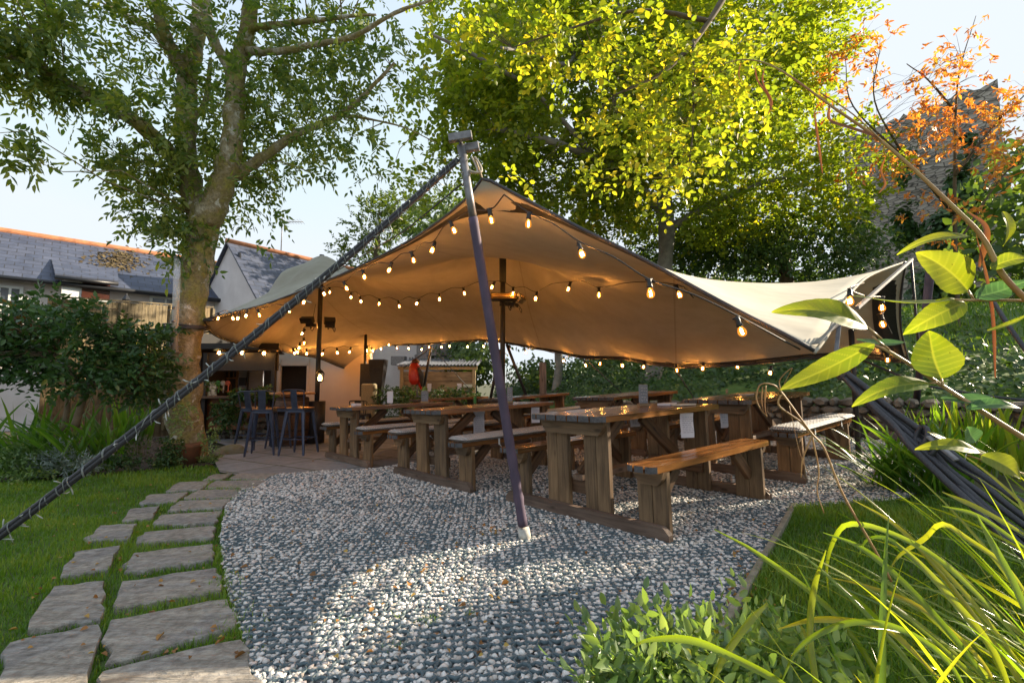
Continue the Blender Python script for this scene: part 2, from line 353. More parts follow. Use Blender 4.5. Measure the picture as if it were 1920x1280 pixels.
def mk_stonemat():
    m, t, b = new_mat('gravel_stone')
    a = t.nodes.new('ShaderNodeAttribute'); a.attribute_name = 'lv'
    r = ramp(t, [(0, (0.34, 0.29, 0.25)), (0.2, (0.50, 0.465, 0.43)), (0.6, (0.63, 0.60, 0.57)), (0.9, (0.74, 0.715, 0.68)), (1, (0.58, 0.47, 0.42))])
    t.links.new(a.outputs['Fac'], r.inputs[0]); t.links.new(r.outputs[0], b.inputs['Base Color'])
    b.inputs['Roughness'].default_value = 0.75
    return m
M_stone = mk_stonemat()
M_grid = simple('blue_green_plastic', (0.10, 0.145, 0.165), (0.075, 0.11, 0.13), 20, 0.5, bs=0)
M_lawn = simple('lawn_soil', (0.08, 0.14, 0.025), (0.065, 0.09, 0.025), 9, 0.95, bs=0.6, bd=0.02)
M_lawnd = simple('earth', (0.07, 0.075, 0.03), (0.045, 0.05, 0.02), 3, 0.95, bs=0.5)

L_ash = leafmat('ash_leaves', [(0, (0.042, 0.085, 0.032)), (0.5, (0.085, 0.145, 0.042)), (0.85, (0.16, 0.21, 0.05)), (1, (0.24, 0.27, 0.07))], 0.45, tcol=1.8)
L_beech = leafmat('beech_leaves', [(0, (0.085, 0.135, 0.020)), (0.5, (0.150, 0.200, 0.022)), (0.85, (0.23, 0.255, 0.025)), (1, (0.34, 0.29, 0.03))], 0.52, tcol=1.95)
L_dark = leafmat('dark_evergreen_leaves', [(0, (0.032, 0.075, 0.026)), (0.6, (0.062, 0.135, 0.045)), (0.95, (0.10, 0.18, 0.06)), (1, (0.18, 0.20, 0.055))], 0.3, 0.32, tcol=1.2)
L_ivy = leafmat('ivy_leaves', [(0, (0.028, 0.062, 0.020)), (0.6, (0.058, 0.115, 0.035)), (0.93, (0.10, 0.165, 0.045)), (1, (0.17, 0.20, 0.05))], 0.3, 0.4, tcol=1.3)
L_hedge = leafmat('hedge_leaves', [(0, (0.040, 0.080, 0.022)), (0.6, (0.085, 0.14, 0.035)), (1, (0.16, 0.21, 0.05))], 0.4, 0.5, tcol=1.4)
L_red = leafmat('autumn_leaves', [(0, (0.42, 0.11, 0.045)), (0.5, (0.52, 0.19, 0.06)), (0.85, (0.55, 0.32, 0.09)), (1, (0.30, 0.26, 0.05))], 0.5, tcol=1.4)
L_grass = leafmat('grass_blades', [(0, (0.06, 0.135, 0.016)), (0.6, (0.115, 0.225, 0.026)), (1, (0.22, 0.28, 0.045))], 0.4, 0.45, tcol=1.6)
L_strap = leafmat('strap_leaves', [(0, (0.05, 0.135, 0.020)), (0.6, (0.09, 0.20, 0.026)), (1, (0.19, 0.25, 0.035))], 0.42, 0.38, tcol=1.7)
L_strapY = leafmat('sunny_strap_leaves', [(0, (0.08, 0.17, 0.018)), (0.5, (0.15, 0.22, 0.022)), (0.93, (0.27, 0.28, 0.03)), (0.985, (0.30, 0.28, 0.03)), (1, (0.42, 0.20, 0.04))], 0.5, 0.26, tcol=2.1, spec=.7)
L_small = leafmat('small_shrub_leaves', [(0, (0.09, 0.17, 0.06)), (0.5, (0.16, 0.25, 0.09)), (0.85, (0.27, 0.35, 0.16)), (1, (0.28, 0.30, 0.06))], 0.4, 0.34, tcol=1.6, spec=.6)
L_silver = leafmat('silver_leaves', [(0, (0.17, 0.23, 0.20)), (1, (0.32, 0.38, 0.35))], 0.15, 0.6, tcol=0.8)
L_heath = leafmat('faded_heather', [(0, (0.14, 0.11, 0.09)), (1, (0.28, 0.22, 0.20))], 0.15, 0.7, tcol=0.8)
L_fallen = leafmat('fallen_leaf', [(0, (0.18, 0.085, 0.03)), (0.6, (0.36, 0.17, 0.05)), (1, (0.50, 0.34, 0.08))], 0.2, 0.6, tcol=0.9)
L_con = leafmat('far_tree_leaves', [(0, (0.045, 0.095, 0.018)), (1, (0.13, 0.17, 0.03))], 0.35, 0.6, tcol=1.4)

# ------------------------------------------------------------------ mesh helpers
def tag(o, label=None, cat=None, group=None, kind=None):
    if label: o['label'] = label
    if cat: o['category'] = cat
    if group: o['group'] = group
    if kind: o['kind'] = kind
    return o
def empty(name, loc=(0, 0, 0), rz=0.0, label=None, cat=None, group=None):
    o = bpy.data.objects.new(name, None); C.objects.link(o)
    o.location = Vector([float(v) for v in loc]); o.rotation_euler = (0, 0, rz); o.empty_display_size = 0.1
    return tag(o, label, cat, group)
def link(o, parent=None, m=None):
    C.objects.link(o)
    if m is not None:
        for q in (m if isinstance(m, (list, tuple)) else [m]): o.data.materials.append(q)
    if parent is not None: o.parent = parent
    return o
def fast_mesh(name, V, faces_n, loops, lv=None, gc=None, mats=None, parent=None, smooth_=False, mi=None):
    """V (n,3); faces_n: int face size (all equal) ; loops flat index array"""
    V = np.ascontiguousarray(V, dtype=np.float32); loops = np.ascontiguousarray(loops, dtype=np.int32).ravel()
    me = bpy.data.meshes.new(name)
    me.vertices.add(len(V)); me.vertices.foreach_set('co', V.ravel())
    nf = len(loops) // faces_n
    me.loops.add(len(loops)); me.loops.foreach_set('vertex_index', loops)
    me.polygons.add(nf)
    me.polygons.foreach_set('loop_start', np.arange(nf, dtype=np.int32) * faces_n)
    try: me.polygons.foreach_set('loop_total', np.full(nf, faces_n, dtype=np.int32))
    except Exception: pass
    if mi is not None: me.polygons.foreach_set('material_index', np.ascontiguousarray(mi, dtype=np.int32))
    me.update(calc_edges=True)
    if smooth_: me.polygons.foreach_set('use_smooth', np.ones(nf, dtype=bool))
    if lv is not None:
        a = me.attributes.new('lv', 'FLOAT', 'POINT'); a.data.foreach_set('value', np.ascontiguousarray(lv, dtype=np.float32))
    if gc is not None:
        a = me.attributes.new('gc', 'FLOAT_VECTOR', 'POINT'); a.data.foreach_set('vector', np.ascontiguousarray(gc, dtype=np.float32).ravel())
    o = bpy.data.objects.new(name, me)
    return link(o, parent, mats)

class MB:
    """collects shapes into one mesh object"""
    def __init__(s): s.v = []; s.f = []; s.g = []; s.sm = []
    def add(s, vs, fs, gc=None, sm=False):
        b = len(s.v)
        s.v += [tuple(map(float, v)) for v in vs]
        off = np.array([random.uniform(-9, 9) for _ in range(3)])
        s.g += [tuple(np.array(g, float)) for g in gc] if gc is not None else [tuple(np.array(v, float) + off) for v in vs]
        s.f += [tuple(b + i for i in f) for f in fs]; s.sm += [sm] * len(fs)
        return s
    def box(s, c, size, rot=None, bev=0.0, grain=0, jit=0.0):
        """box centre c, full size; rot = 3x3; grain = axis index along which wood grain runs; chamfered edges when bev>0"""
        hx, hy, hz = [q / 2 for q in size]
        c = np.array(c, float); Rm = np.array(rot) if rot is not None else np.eye(3)
        vs = []; fs = []
        if bev <= 0:
            vs = [(x * hx, y * hy, z * hz) for x in (-1, 1) for y in (-1, 1) for z in (-1, 1)]
            fs = [(0, 1, 3, 2), (4, 6, 7, 5), (0, 4, 5, 1), (2, 3, 7, 6), (0, 2, 6, 4), (1, 5, 7, 3)]
        else:
            bev = min(bev, hx * .9, hy * .9, hz * .9)
            idx = {}
            for x in (-1, 1):
                for y in (-1, 1):
                    for z in (-1, 1):
                        for a in range(3):
                            h = [hx - bev, hy - bev, hz - bev]; h[a] += bev
                            idx[(x, y, z, a)] = len(vs); vs.append((x * h[0], y * h[1], z * h[2]))
            def q(*k): fs.append(tuple(idx[i] for i in k))
            for sgn in (-1, 1):
                o = [(-1, -1), (1, -1), (1, 1), (-1, 1)]
                if sgn < 0: o = o[::-1]
                q(*[(sgn, a, b, 0) for a, b in o]); q(*[(b, sgn, a, 1) for a, b in o]); q(*[(a, b, sgn, 2) for a, b in o])
            for a in (-1, 1):
                for b in (-1, 1):
                    e1 = [(-1, a, b, 1), (1, a, b, 1), (1, a, b, 2), (-1, a, b, 2)]
                    e2 = [(a, -1, b, 2), (a, 1, b, 2), (a, 1, b, 0), (a, -1, b, 0)]
                    e3 = [(a, b, -1, 0), (a, b, 1, 0), (a, b, 1, 1), (a, b, -1, 1)]
                    if a * b < 0: e1, e2, e3 = e1[::-1], e2[::-1], e3[::-1]
                    q(*e1); q(*e2); q(*e3)
            for x in (-1, 1):
                for y in (-1, 1):
                    for z in (-1, 1):
                        k = [(x, y, z, 0), (x, y, z, 1), (x, y, z, 2)]
                        if x * y * z < 0: k = k[::-1]
                        q(*k)
        vl = np.array(vs); order = [grain, (grain + 1) % 3, (grain + 2) % 3]
        gc = vl[:, order] + np.array([random.uniform(-9, 9) for _ in range(3)])
        return s.add(vl @ Rm.T + c, fs, gc)
    def beam(s, a, b, wd, th, up=(0, 0, 1), bev=0.0):
        a, b = np.array(a, float), np.array(b, float); x = b - a; L = np.linalg.norm(x); x /= L
        u = np.array(up, float); y = np.cross(u, x); y /= np.linalg.norm(y); z = np.cross(x, y)
        return s.box((a + b) / 2, (L, wd, th), np.stack([x, y, z], 1), bev, 0)
    def tube(s, pts, r, n=8, cap=True, sm=True):
        p = np.array(pts, float); k = len(p)
        r = np.full(k, r, float) if np.isscalar(r) else np.array(r, float)
        tg = np.gradient(p, axis=0); tg /= np.maximum(np.linalg.norm(tg, axis=1)[:, None], 1e-9)
        ref = np.array([0, 0, 1.0]) if abs(tg[0][2]) < 0.9 else np.array([1.0, 0, 0])
        nrm = np.cross(tg[0], ref); nrm /= np.linalg.norm(nrm)
        vs, gc = [], []; L = 0
        for i in range(k):
            if i: L += np.linalg.norm(p[i] - p[i - 1])
            nrm = nrm - tg[i] * nrm.dot(tg[i]); nrm /= max(np.linalg.norm(nrm), 1e-9)
            bn = np.cross(tg[i], nrm)
            for j in range(n):
                a = 2 * math.pi * j / n
                vs.append(p[i] + (nrm * math.cos(a) + bn * math.sin(a)) * r[i]); gc.append((L, a * r[i], 0))
        fs = [(i * n + j, i * n + (j + 1) % n, (i + 1) * n + (j + 1) % n, (i + 1) * n + j) for i in range(k - 1) for j in range(n)]
        if cap: fs += [tuple(range(n))[::-1], tuple((k - 1) * n + j for j in range(n))]
        off = np.array([random.uniform(-9, 9) for _ in range(3)])
        return s.add(vs, fs, [np.array(g) + off for g in gc], sm)
    def lathe(s, prof, c=(0, 0, 0), n=20, sm=True, M=None):
        vs = []; c = np.array(c, float)
        for r_, z in prof:
            for j in range(n):
                a = 2 * math.pi * j / n; v = np.array([r_ * math.cos(a), r_ * math.sin(a), z])
                if M is not None: v = np.array(M) @ v
                vs.append(v + c)
        k = len(prof)
        fs = [(i * n + j, i * n + (j + 1) % n, (i + 1) * n + (j + 1) % n, (i + 1) * n + j) for i in range(k - 1) for j in range(n)]
        fs += [tuple(range(n))[::-1], tuple((k - 1) * n + j for j in range(n))]
        return s.add(vs, fs, None, sm)
    def prism(s, poly, z0, z1, origin=(0, 0, 0), ax=None):
        """extrude 2-D polygon (a,b) along c; ax = 3x3 whose columns are a,b,c"""
        A = np.array(ax) if ax is not None else np.eye(3); o = np.array(origin, float); n = len(poly)
        vl = np.array([(a, b, z0) for a, b in poly] + [(a, b, z1) for a, b in poly], float)
        fs = [tuple(range(n))[::-1], tuple(range(n, 2 * n))] + [(i, (i + 1) % n, n + (i + 1) % n, n + i) for i in range(n)]
        return s.add(vl @ A.T + o, fs, vl + np.array([random.uniform(-9, 9) for _ in range(3)]))
    def build(s, name, m, parent=None, label=None):
        me = bpy.data.meshes.new(name); me.from_pydata(s.v, [], s.f)
        a = me.attributes.new('gc', 'FLOAT_VECTOR', 'POINT'); a.data.foreach_set('vector', np.array(s.g, dtype=np.float32).ravel())
        me.polygons.foreach_set('use_smooth', np.array(s.sm, dtype=bool)); me.update()
        o = bpy.data.objects.new(name, me); link(o, parent, m)
        if label: o['label'] = label
        return o
def sheet(name, poly, dz, m, step=0.4, kind='structure', parent=None):
    """ground-following sheet: polygon given as world xy, gridded through triangulated cells"""
    import bmesh
    bm = bmesh.new()
    vs = [bm.verts.new((p[0], p[1], 0)) for p in poly]
    bm.faces.new(vs)
    xs = [p[0] for p in poly]; ys = [p[1] for p in poly]
    for ax, lo, hi in ((0, min(xs), max(xs)), (1, min(ys), max(ys))):
        n = max(1, int((hi - lo) / step))
        for i in range(1, n):
            co = [0, 0, 0]; co[ax] = lo + (hi - lo) * i / n; no = [0, 0, 0]; no[ax] = 1
            bmesh.ops.bisect_plane(bm, geom=bm.verts[:] + bm.edges[:] + bm.faces[:], plane_co=co, plane_no=no)
    for v in bm.verts: v.co.z = float(gz(v.co.x, v.co.y)) + dz
    bm.normal_update()
    for f in bm.faces:
        if f.normal.z < 0: f.normal_flip()
    me = bpy.data.meshes.new(name); bm.to_mesh(me); bm.free()
    o = bpy.data.objects.new(name, me); link(o, parent, m)
    if kind: o['kind'] = kind
    return o
def inside(px, py, poly):
    x, y = np.asarray(px), np.asarray(py); c = np.zeros(x.shape, bool); n = len(poly)
    for i in range(n):
        x1, y1 = poly[i][:2]; x2, y2 = poly[(i + 1) % n][:2]
        if y1 == y2: continue
        c ^= ((y1 > y) != (y2 > y)) & (x < (x2 - x1) * (y - y1) / (y2 - y1) + x1)
    return c

def nrmz(a): return a / np.maximum(np.linalg.norm(a, axis=-1, keepdims=True), 1e-9)
def leaves(name, pos, dr, nr, L, W, lv, mats, parent=None, fold=0.18, shape='oval'):
    """one six-sided, slightly folded leaf per row"""
    n = len(pos); dr = nrmz(dr); sd = nrmz(np.cross(dr, nr)); up = np.cross(sd, dr)
    L = np.broadcast_to(L, (n,))[:, None]; W = np.broadcast_to(W, (n,))[:, None]
    droop = -0.12
    if shape == 'lance': ks = [(0, 0), (.28, .42), (.62, .34), (1, 0), (.62, -.34), (.28, -.42)]
    elif shape == 'round': ks = [(0, .06), (.3, .5), (.68, .46), (1, .05), (.68, -.46), (.3, -.5)]
    else: ks = [(0, 0), (.3, .48), (.66, .38), (1, 0), (.66, -.38), (.3, -.48)]
    V = np.stack([pos + dr * L * a + sd * W * b + up * (W * abs(b) * fold * 2 + L * droop * a * a) for a, b in ks], 1)
    V = V.reshape(-1, 3)
    idx = np.arange(n)[:, None] * 6
    lo = np.concatenate([idx + np.array([[0, 1, 2, 3]]), idx + np.array([[0, 3, 4, 5]])], 1).reshape(-1, 4)[:, ::-1]
    return fast_mesh(name, V, 4, lo, np.repeat(lv, 6), None, mats, parent)
def sprays(orig, dirs, Ls, K, leafL, leafW, spread=55, droop=0.3, pin=True, jitter=0.25, flat=0.5, r=rng):
    """leaflets in two rows along drooping stalks -> pos, dir, normal"""
    M = len(orig); t = (np.arange(K) + 0.8) / K
    d = nrmz(dirs); down = np.array([0, 0, -1.0])
    p = orig[:, None] + d[:, None] * (Ls[:, None, None] * t[None, :, None]) + down * (droop * Ls[:, None] * t[None] ** 2)[..., None]
    tan = nrmz(d[:, None] + down * (2 * droop * t[None, :, None]))
    up0 = nrmz(np.array([0, 0, 1.0]) * flat + r.normal(size=(M, 3)) * (1 - flat))
    side = nrmz(np.cross(tan, up0[:, None]))
    sg = np.where(np.arange(K) % 2 == 0, 1.0, -1.0)[None, :, None]
    a = math.radians(spread)
    ld = tan * math.cos(a) + side * sg * math.sin(a) + r.normal(size=(M, K, 3)) * jitter
    ld[:, -1] = tan[:, -1]
    nn = np.cross(side, tan) + r.normal(size=(M, K, 3)) * jitter
    return p.reshape(-1, 3), ld.reshape(-1, 3), nn.reshape(-1, 3)
def blob_points(blobs, r=rng):
    """blobs: (px, py, depth, rx px, ry px, rz m, n) -> points + blob centre"""
    out, cen = [], []
    for (px, py, d, rx, ry, rz, n) in blobs:
        c = P(px, py, d); q = nrmz(r.normal(size=(n, 3))) * (r.random((n, 1)) ** 0.45)
        q = q * np.array([PX(rx, d), rz, PX(ry, d)])
        out.append(c + q); cen.append(np.repeat(c[None], n, 0))
    return np.concatenate(out), np.concatenate(cen)
def lumpy(p, f=1.3, seed=1):
    """cheap 3-D noise in 0..1 used to open gaps in crowns"""
    r = np.random.default_rng(seed); v = np.zeros(len(p))
    for k in range(7):
        w_ = r.normal(size=3) * f * (1 + 0.35 * k); v += np.sin(p @ w_ + r.random() * 6.28) / (1 + 0.2 * k)
    return 0.5 + 0.5 * np.tanh(v * 0.8)
def twigs(mb, pts, limbs, r0=0.012, every=1, n=4):
    A = np.concatenate([np.array(l) for l in limbs])
    for p in pts[::every]:
        dd = np.linalg.norm(A - p, axis=1) + np.maximum(0, A[:, 2] - p[2]) * 0.6
        q = A[np.argmin(dd)]; L = np.linalg.norm(p - q)
        if L < 0.05: continue
        mid = (p + q) / 2 + np.array([0, 0, 0.10 * L]) + rng.normal(size=3) * 0.06 * L
        mid2 = q * .2 + p * .8 + rng.normal(size=3) * 0.03 * L + np.array([0, 0, 0.03 * L])
        mb.tube([q, mid, mid2, p], [r0 * (0.6 + 0.35 * L), r0 * (0.45 + .15 * L), r0 * 0.4, r0 * 0.22], n)
# ------------------------------------------------------------------ ground
UX, VY = np.array([.644, -.765]), np.array([.765, .644])
def gp(pts): return [tuple(G(a, b)[:2]) for a, b in pts]
GRAV = gp([(500, 1500), (470, 1270), (450, 1180), (424, 1100), (412, 1010), (424, 950), (455, 916), (520, 890), (600, 884), (700, 880), (790, 866), (900, 848)]) + \
    [(0.2, 9.9), (2.6, 9.3), (4.6, 7.2), (5.6, 5.6)] + gp([(1700, 935), (1590, 947), (1490, 955), (1425, 1072), (1360, 1190), (1270, 1500)])
PATIO = gp([(900, 848), (790, 866), (700, 880), (600, 884), (520, 890), (455, 893), (412, 886), (402, 866), (430, 838), (395, 826)]) + [(-7.5, 10.2), (-7.5, 15), (0.5, 15), (0.2, 9.9)]
def world_disc(rad, n=64): return [(rad * math.cos(2 * math.pi * i / n), rad * math.sin(2 * math.pi * i / n)) for i in range(n)]
def height_field(name, m):
    xs = np.concatenate([np.linspace(-200, -12, 14), np.linspace(-10, 12, 56), np.linspace(14, 200, 24)])
    ys = np.concatenate([np.linspace(-60, -2, 8), np.linspace(0, 18, 46), np.linspace(20, 300, 22)])
    X, Y = np.meshgrid(xs, ys, indexing='ij')
    Z = gz(X, Y) - 0.03
    V = np.stack([X, Y, Z], -1).reshape(-1, 3); n, k = X.shape
    i, j = np.meshgrid(np.arange(n - 1), np.arange(k - 1), indexing='ij'); a = (i * k + j).ravel()
    o = fast_mesh(name, V, 4, np.stack([a, a + k, a + k + 1, a + 1], 1), None, V, m); o['kind'] = 'structure'; return o
height_field('ground', M_lawnd)
sheet('gravel_bed', GRAV, 0.0, M_bed, 0.35)
sheet('patio', PATIO, 0.012, M_patio, 0.6)
LAWNL = gp([(560, 1700), (470, 1270), (450, 1180), (424, 1100), (412, 1010), (424, 950), (455, 916), (520, 890), (455, 893), (412, 886), (400, 872), (300, 880), (150, 893), (0, 905), (-300, 930), (-900, 1010)]) + [(-4.5, 1.2), (-2.5, 0.4)]
LAWNR = gp([(1270, 1500), (1360, 1190), (1490, 955), (1590, 947), (1700, 935), (1800, 925), (2000, 940)]) + [(4.6, 2.4), (3.5, 0.8), (1.5, 0.6)]
sheet('lawn', LAWNL, -0.012, M_lawn, 0.4); sheet('lawn', LAWNR, -0.008, M_lawn, 0.4)

def z4(pts): return [G(x / 2.667, 800 + y / 2.667)[:2] for x, y in pts]
SLABS = [z4(p) for p in [
    [(1140, 268), (1195, 240), (1400, 239), (1330, 268)], [(1020, 313), (1075, 278), (1330, 275), (1265, 316)], [(915, 370), (985, 325), (1210, 320), (1155, 368)],
    [(832, 430), (895, 380), (1155, 370), (1115, 415)], [(755, 503), (805, 450), (1115, 432), (1075, 490)], [(675, 598), (715, 540), (1070, 507), (1065, 568)],
    [(610, 743), (660, 645), (1070, 598), (1075, 680)], [(570, 933), (600, 790), (1090, 718), (1112, 840)], [(510, 1215), (540, 990), (1145, 880), (1185, 1020)],
    [(470, 1420), (495, 1250), (1215, 1085), (1310, 1400)],
    [(1010, 275), (1065, 245), (1165, 240), (1110, 270)], [(825, 330), (895, 285), (1065, 279), (1000, 322)], [(690, 396), (745, 348), (945, 335), (880, 385)],
    [(605, 483), (650, 420), (800, 405), (760, 470)], [(420, 583), (500, 505), (690, 495), (640, 578)], [(295, 766), (370, 640), (605, 605), (540, 733)],
    [(130, 1033), (265, 815), (525, 785), (505, 983)], [(-60, 1370), (40, 1100), (500, 1005), (440, 1350)]]]
mb = MB()
for q in SLABS:
    c = np.mean(q, 0); n0 = len(q); top = []; poly = []
    for i in range(n0):                      # slightly wavy riven edges
        a, b = q[i], q[(i + 1) % n0]
        for k in range(5):
            t = k / 5; p = a + (b - a) * t + (rng.normal(size=2) * 0.011 if k else 0)
            if k == 0: p = p + (c - p) * 0.03
            poly.append(p)
    n = len(poly); tilt = rng.normal(size=2) * 0.004
    zt = lambda p: float(gz(p[0], p[1])) + 0.022 + float((p - c) @ tilt)
    inner = [p + (c - p) * 0.02 for p in poly]
    vs = [(p[0], p[1], zt(p)) for p in inner] + [(p[0], p[1], zt(p) - 0.008) for p in poly] + [(p[0], p[1], zt(p) - 0.05) for p in poly]
    fs = [tuple(range(n))[::-1]] + [(i, (i + 1) % n, n + (i + 1) % n, n + i) for i in range(n)] + [(n + i, n + (i + 1) % n, 2 * n + (i + 1) % n, 2 * n + i) for i in range(n)]
    mb.add(vs, fs)
o = mb.build('path', M_slab); o['kind'] = 'structure'

# gravel stones and plastic cell grid
def stone_field():
    base = np.array([[0, 0, 1.0]] + [[math.cos(a), math.sin(a), .35] for a in np.arange(5) * 1.2566] + [[math.cos(a + .6), math.sin(a + .6), -.45] for a in np.arange(5) * 1.2566])
    tri = []
    for i in range(5):
        j = (i + 1) % 5
        tri += [(0, 1 + i, 1 + j), (1 + i, 6 + i, 1 + j), (1 + j, 6 + i, 6 + j)]
    tri = np.array(tri)
    P_, S_ = [], []
    for y0, y1, den, sz in ((1.3, 2.6, 4100, .0078), (2.6, 4.2, 3400, .0080), (4.2, 6.5, 2300, .0095), (6.5, 10, 900, .0145)):
        x0, x1 = -0.62 * y1 - .3, 1.0 * y1; n = int(den * (x1 - x0) * (y1 - y0))
        x = rng.uniform(x0, x1, n); y = rng.uniform(y0, y1, n); k = inside(x, y, GRAV) & (abs(x) < y * 1.12 + .1)
        x, y = x[k], y[k]; P_.append(np.stack([x, y], 1)); S_.append(sz * rng.uniform(.5, 1.6, len(x)))
    p = np.concatenate(P_); s = np.concatenate(S_); n = len(p)
    ca0, sa0 = math.cos(.05), math.sin(.05); lx, ly = p[:, 0] * ca0 + p[:, 1] * sa0, -p[:, 0] * sa0 + p[:, 1] * ca0; pc = .046     # stones settle inside the cells
    qx, qy = (lx + 4.5) / pc, (ly - 1.0) / pc; k = np.where(p[:, 1] < 5.2, .70, 1.0); kx = np.where(p[:, 1] < 5.2, .8, 1.0)
    lx = (np.floor(qx) + .5 + (qx % 1 - .5) * kx) * pc - 4.5; ly = (np.floor(qy) + .5 + (qy % 1 - .5) * k) * pc + 1.0; p = np.stack([lx * ca0 - ly * sa0, lx * sa0 + ly * ca0], 1)
    V = base[None] * (1 + rng.normal(size=(n, 11, 1)) * 0.22)
    V = V * np.stack([s * rng.uniform(.8, 1.3, n), s * rng.uniform(.75, 1.1, n), s * rng.uniform(.5, .75, n)], 1)[:, None]
    a = rng.uniform(0, 6.28, n); ca, sa = np.cos(a), np.sin(a); b = rng.normal(size=n) * .35; cb, sb = np.cos(b), np.sin(b)
    x, y, z = V[..., 0], V[..., 1], V[..., 2]
    y, z = y * cb[:, None] - z * sb[:, None], y * sb[:, None] + z * cb[:, None]
    V = np.stack([x * ca[:, None] - y * sa[:, None], x * sa[:, None] + y * ca[:, None], z], -1)
    zz = gz(p[:, 0], p[:, 1]) + s * rng.uniform(.35, 1.0, n) + 0.004
    V = V + np.concatenate([p, zz[:, None]], 1)[:, None]
    lo = (np.arange(n)[:, None, None] * 11 + tri[None]).reshape(-1, 3)
    o = fast_mesh('gravel', V.reshape(-1, 3), 3, lo, np.repeat(rng.random(n), 11), None, M_stone)
    tag(o, 'pale grey and white gravel chippings filling the plastic grid', 'gravel', kind='stuff')
stone_field()
def cell_grid():
    rot = 0.05; c_, s_ = math.cos(rot), math.sin(rot); pitch = 0.046; V, Fq = [], []; n = 0
    ys = np.arange(1.0, 7.4, pitch); xs = np.arange(-4.5, 6.0, pitch)
    for fam in (0, 1):
        for q in (ys if fam == 0 else xs):
            t = np.arange(-4.5, 6.0, pitch / 4) if fam == 0 else np.arange(1.0, 7.4, pitch / 4)
            wv = 0.0065 * np.sin(t / pitch * 2 * math.pi) * (1 if int(round(q / pitch)) % 2 else -1)
            x, y = (t, q + wv) if fam == 0 else (q + wv, t)
            x, y = x * c_ - y * s_, x * s_ + y * c_
            ok = inside(x, y, GRAV) & (abs(x) < 1.12 * y + .1) & (y < 6.6)
            if fam == 1: ok &= y < 5.2
            z = gz(x, y) + np.interp(y, [1.5, 3, 5], [.0200, .0175, .0165]) + 0.002 * np.sin(x * 3.1 + y * 2.3) * np.sin(x * 1.7 - y * 4.1)
            w_ = np.interp(y, [2.0, 3.2], [.0024, .0017])
            dx, dy = (0, 1) if fam == 0 else (1, 0)
            a = np.stack([x - dx * w_, y - dy * w_, z], 1); b = np.stack([x + dx * w_, y + dy * w_, z], 1)
            a0 = a - [0, 0, .012]; b0 = b - [0, 0, .012]
            k = len(t); V.append(np.stack([a0, a, b, b0], 1).reshape(-1, 3))
            i = np.where(ok[:-1] & ok[1:])[0] * 4 + n
            for e in range(3): Fq.append(np.stack([i + e, i + e + 1, i + e + 5, i + e + 4], 1)[:, ::-1])
            n += 4 * k
    Vv = np.concatenate(V); Ff = np.concatenate(Fq); used = np.zeros(len(Vv), int); used[Ff.ravel()] = 1
    mp = np.cumsum(used) - 1
    o = fast_mesh('gravel_grid', Vv[used > 0], 4, mp[Ff], None, None, M_grid)
    tag(o, 'blue green plastic cell grid holding the gravel', 'ground grid', kind='structure')
cell_grid()

# edging board between gravel and right-hand grass
mb = MB()
kb = [G(1268, 1400), G(1360, 1190), G(1425, 1072), G(1490, 955)]
for a, b in zip(kb[:-1], kb[1:]): mb.beam(a + [0, 0, .022], b + [0, 0, .022], 0.032, 0.06, bev=.004)
tag(mb.build('edging_board', M_kerb), 'pale weathered edging board between the gravel and the right-hand grass', 'edging')

# grass blades
def grass(name, poly, density, y_rng, h, wd, label, holes=(), xlim=None, extra=None, kind='stuff'):
    xs = [p[0] for p in poly]; P_ = []
    for y0, y1, k in y_rng:
        x0, x1 = max(min(xs), -1.2 * y1), min(max(xs), 1.2 * y1); n = int(density * k * (y1 - y0) * max(x1 - x0, .01))
        x = rng.uniform(x0, x1, n); y = rng.uniform(y0, y1, n); ok = inside(x, y, poly) & (abs(x) < y * 1.15)
        for q in holes: ok &= ~inside(x, y, q)
        q = np.stack([x, y, np.full(n, 1 / math.sqrt(k))], 1)[ok]; P_.append(q)
    if extra is not None: P_.append(extra)
    p = np.concatenate(P_); n = len(p); s = p[:, 2]; hh = h * rng.uniform(.5, 1.3, n) * (0.75 + 0.25 * s); ww = wd * s
    patch = lumpy(np.concatenate([p[:, :2], np.zeros((n, 1))], 1), 3.0, 5); hh = hh * (.7 + .6 * patch)
    a = rng.uniform(0, 6.28, n); side = np.stack([np.cos(a), np.sin(a), 0 * a], 1); ln = np.stack([np.cos(a + 1.57), np.sin(a + 1.57), 0 * a], 1) * (hh * rng.uniform(.1, .9, n))[:, None]
    b0 = np.stack([p[:, 0], p[:, 1], gz(p[:, 0], p[:, 1]) - .012], 1); up = np.array([0, 0, 1.0])
    m1 = b0 + ln * .3 + up * hh[:, None] * .6; m2 = b0 + ln + up * hh[:, None]
    w_ = (side * (ww[:, None] if hasattr(ww, '__len__') else ww))
    V = np.stack([b0 - w_, b0 + w_, m1 + w_ * .8, m1 - w_ * .8, m2 + w_ * .1, m2 - w_ * .1], 1).reshape(-1, 3)
    i = np.arange(n)[:, None] * 6
    lo = np.concatenate([i + [[0, 1, 2, 3]], i + [[3, 2, 4, 5]]], 1).reshape(-1, 4)
    lv = np.clip(patch * .5 + rng.random(n) * .5, 0, 1); dry = rng.random(n) < .04; lv[dry] = 1
    tag(fast_mesh(name, V, 4, lo, np.repeat(lv, 6), None, L_grass), label, 'grass', kind=kind)
holes = [[c + (p - c) * .97 for p in q] for q in SLABS for c in [np.mean(q, 0)]]
ex = []
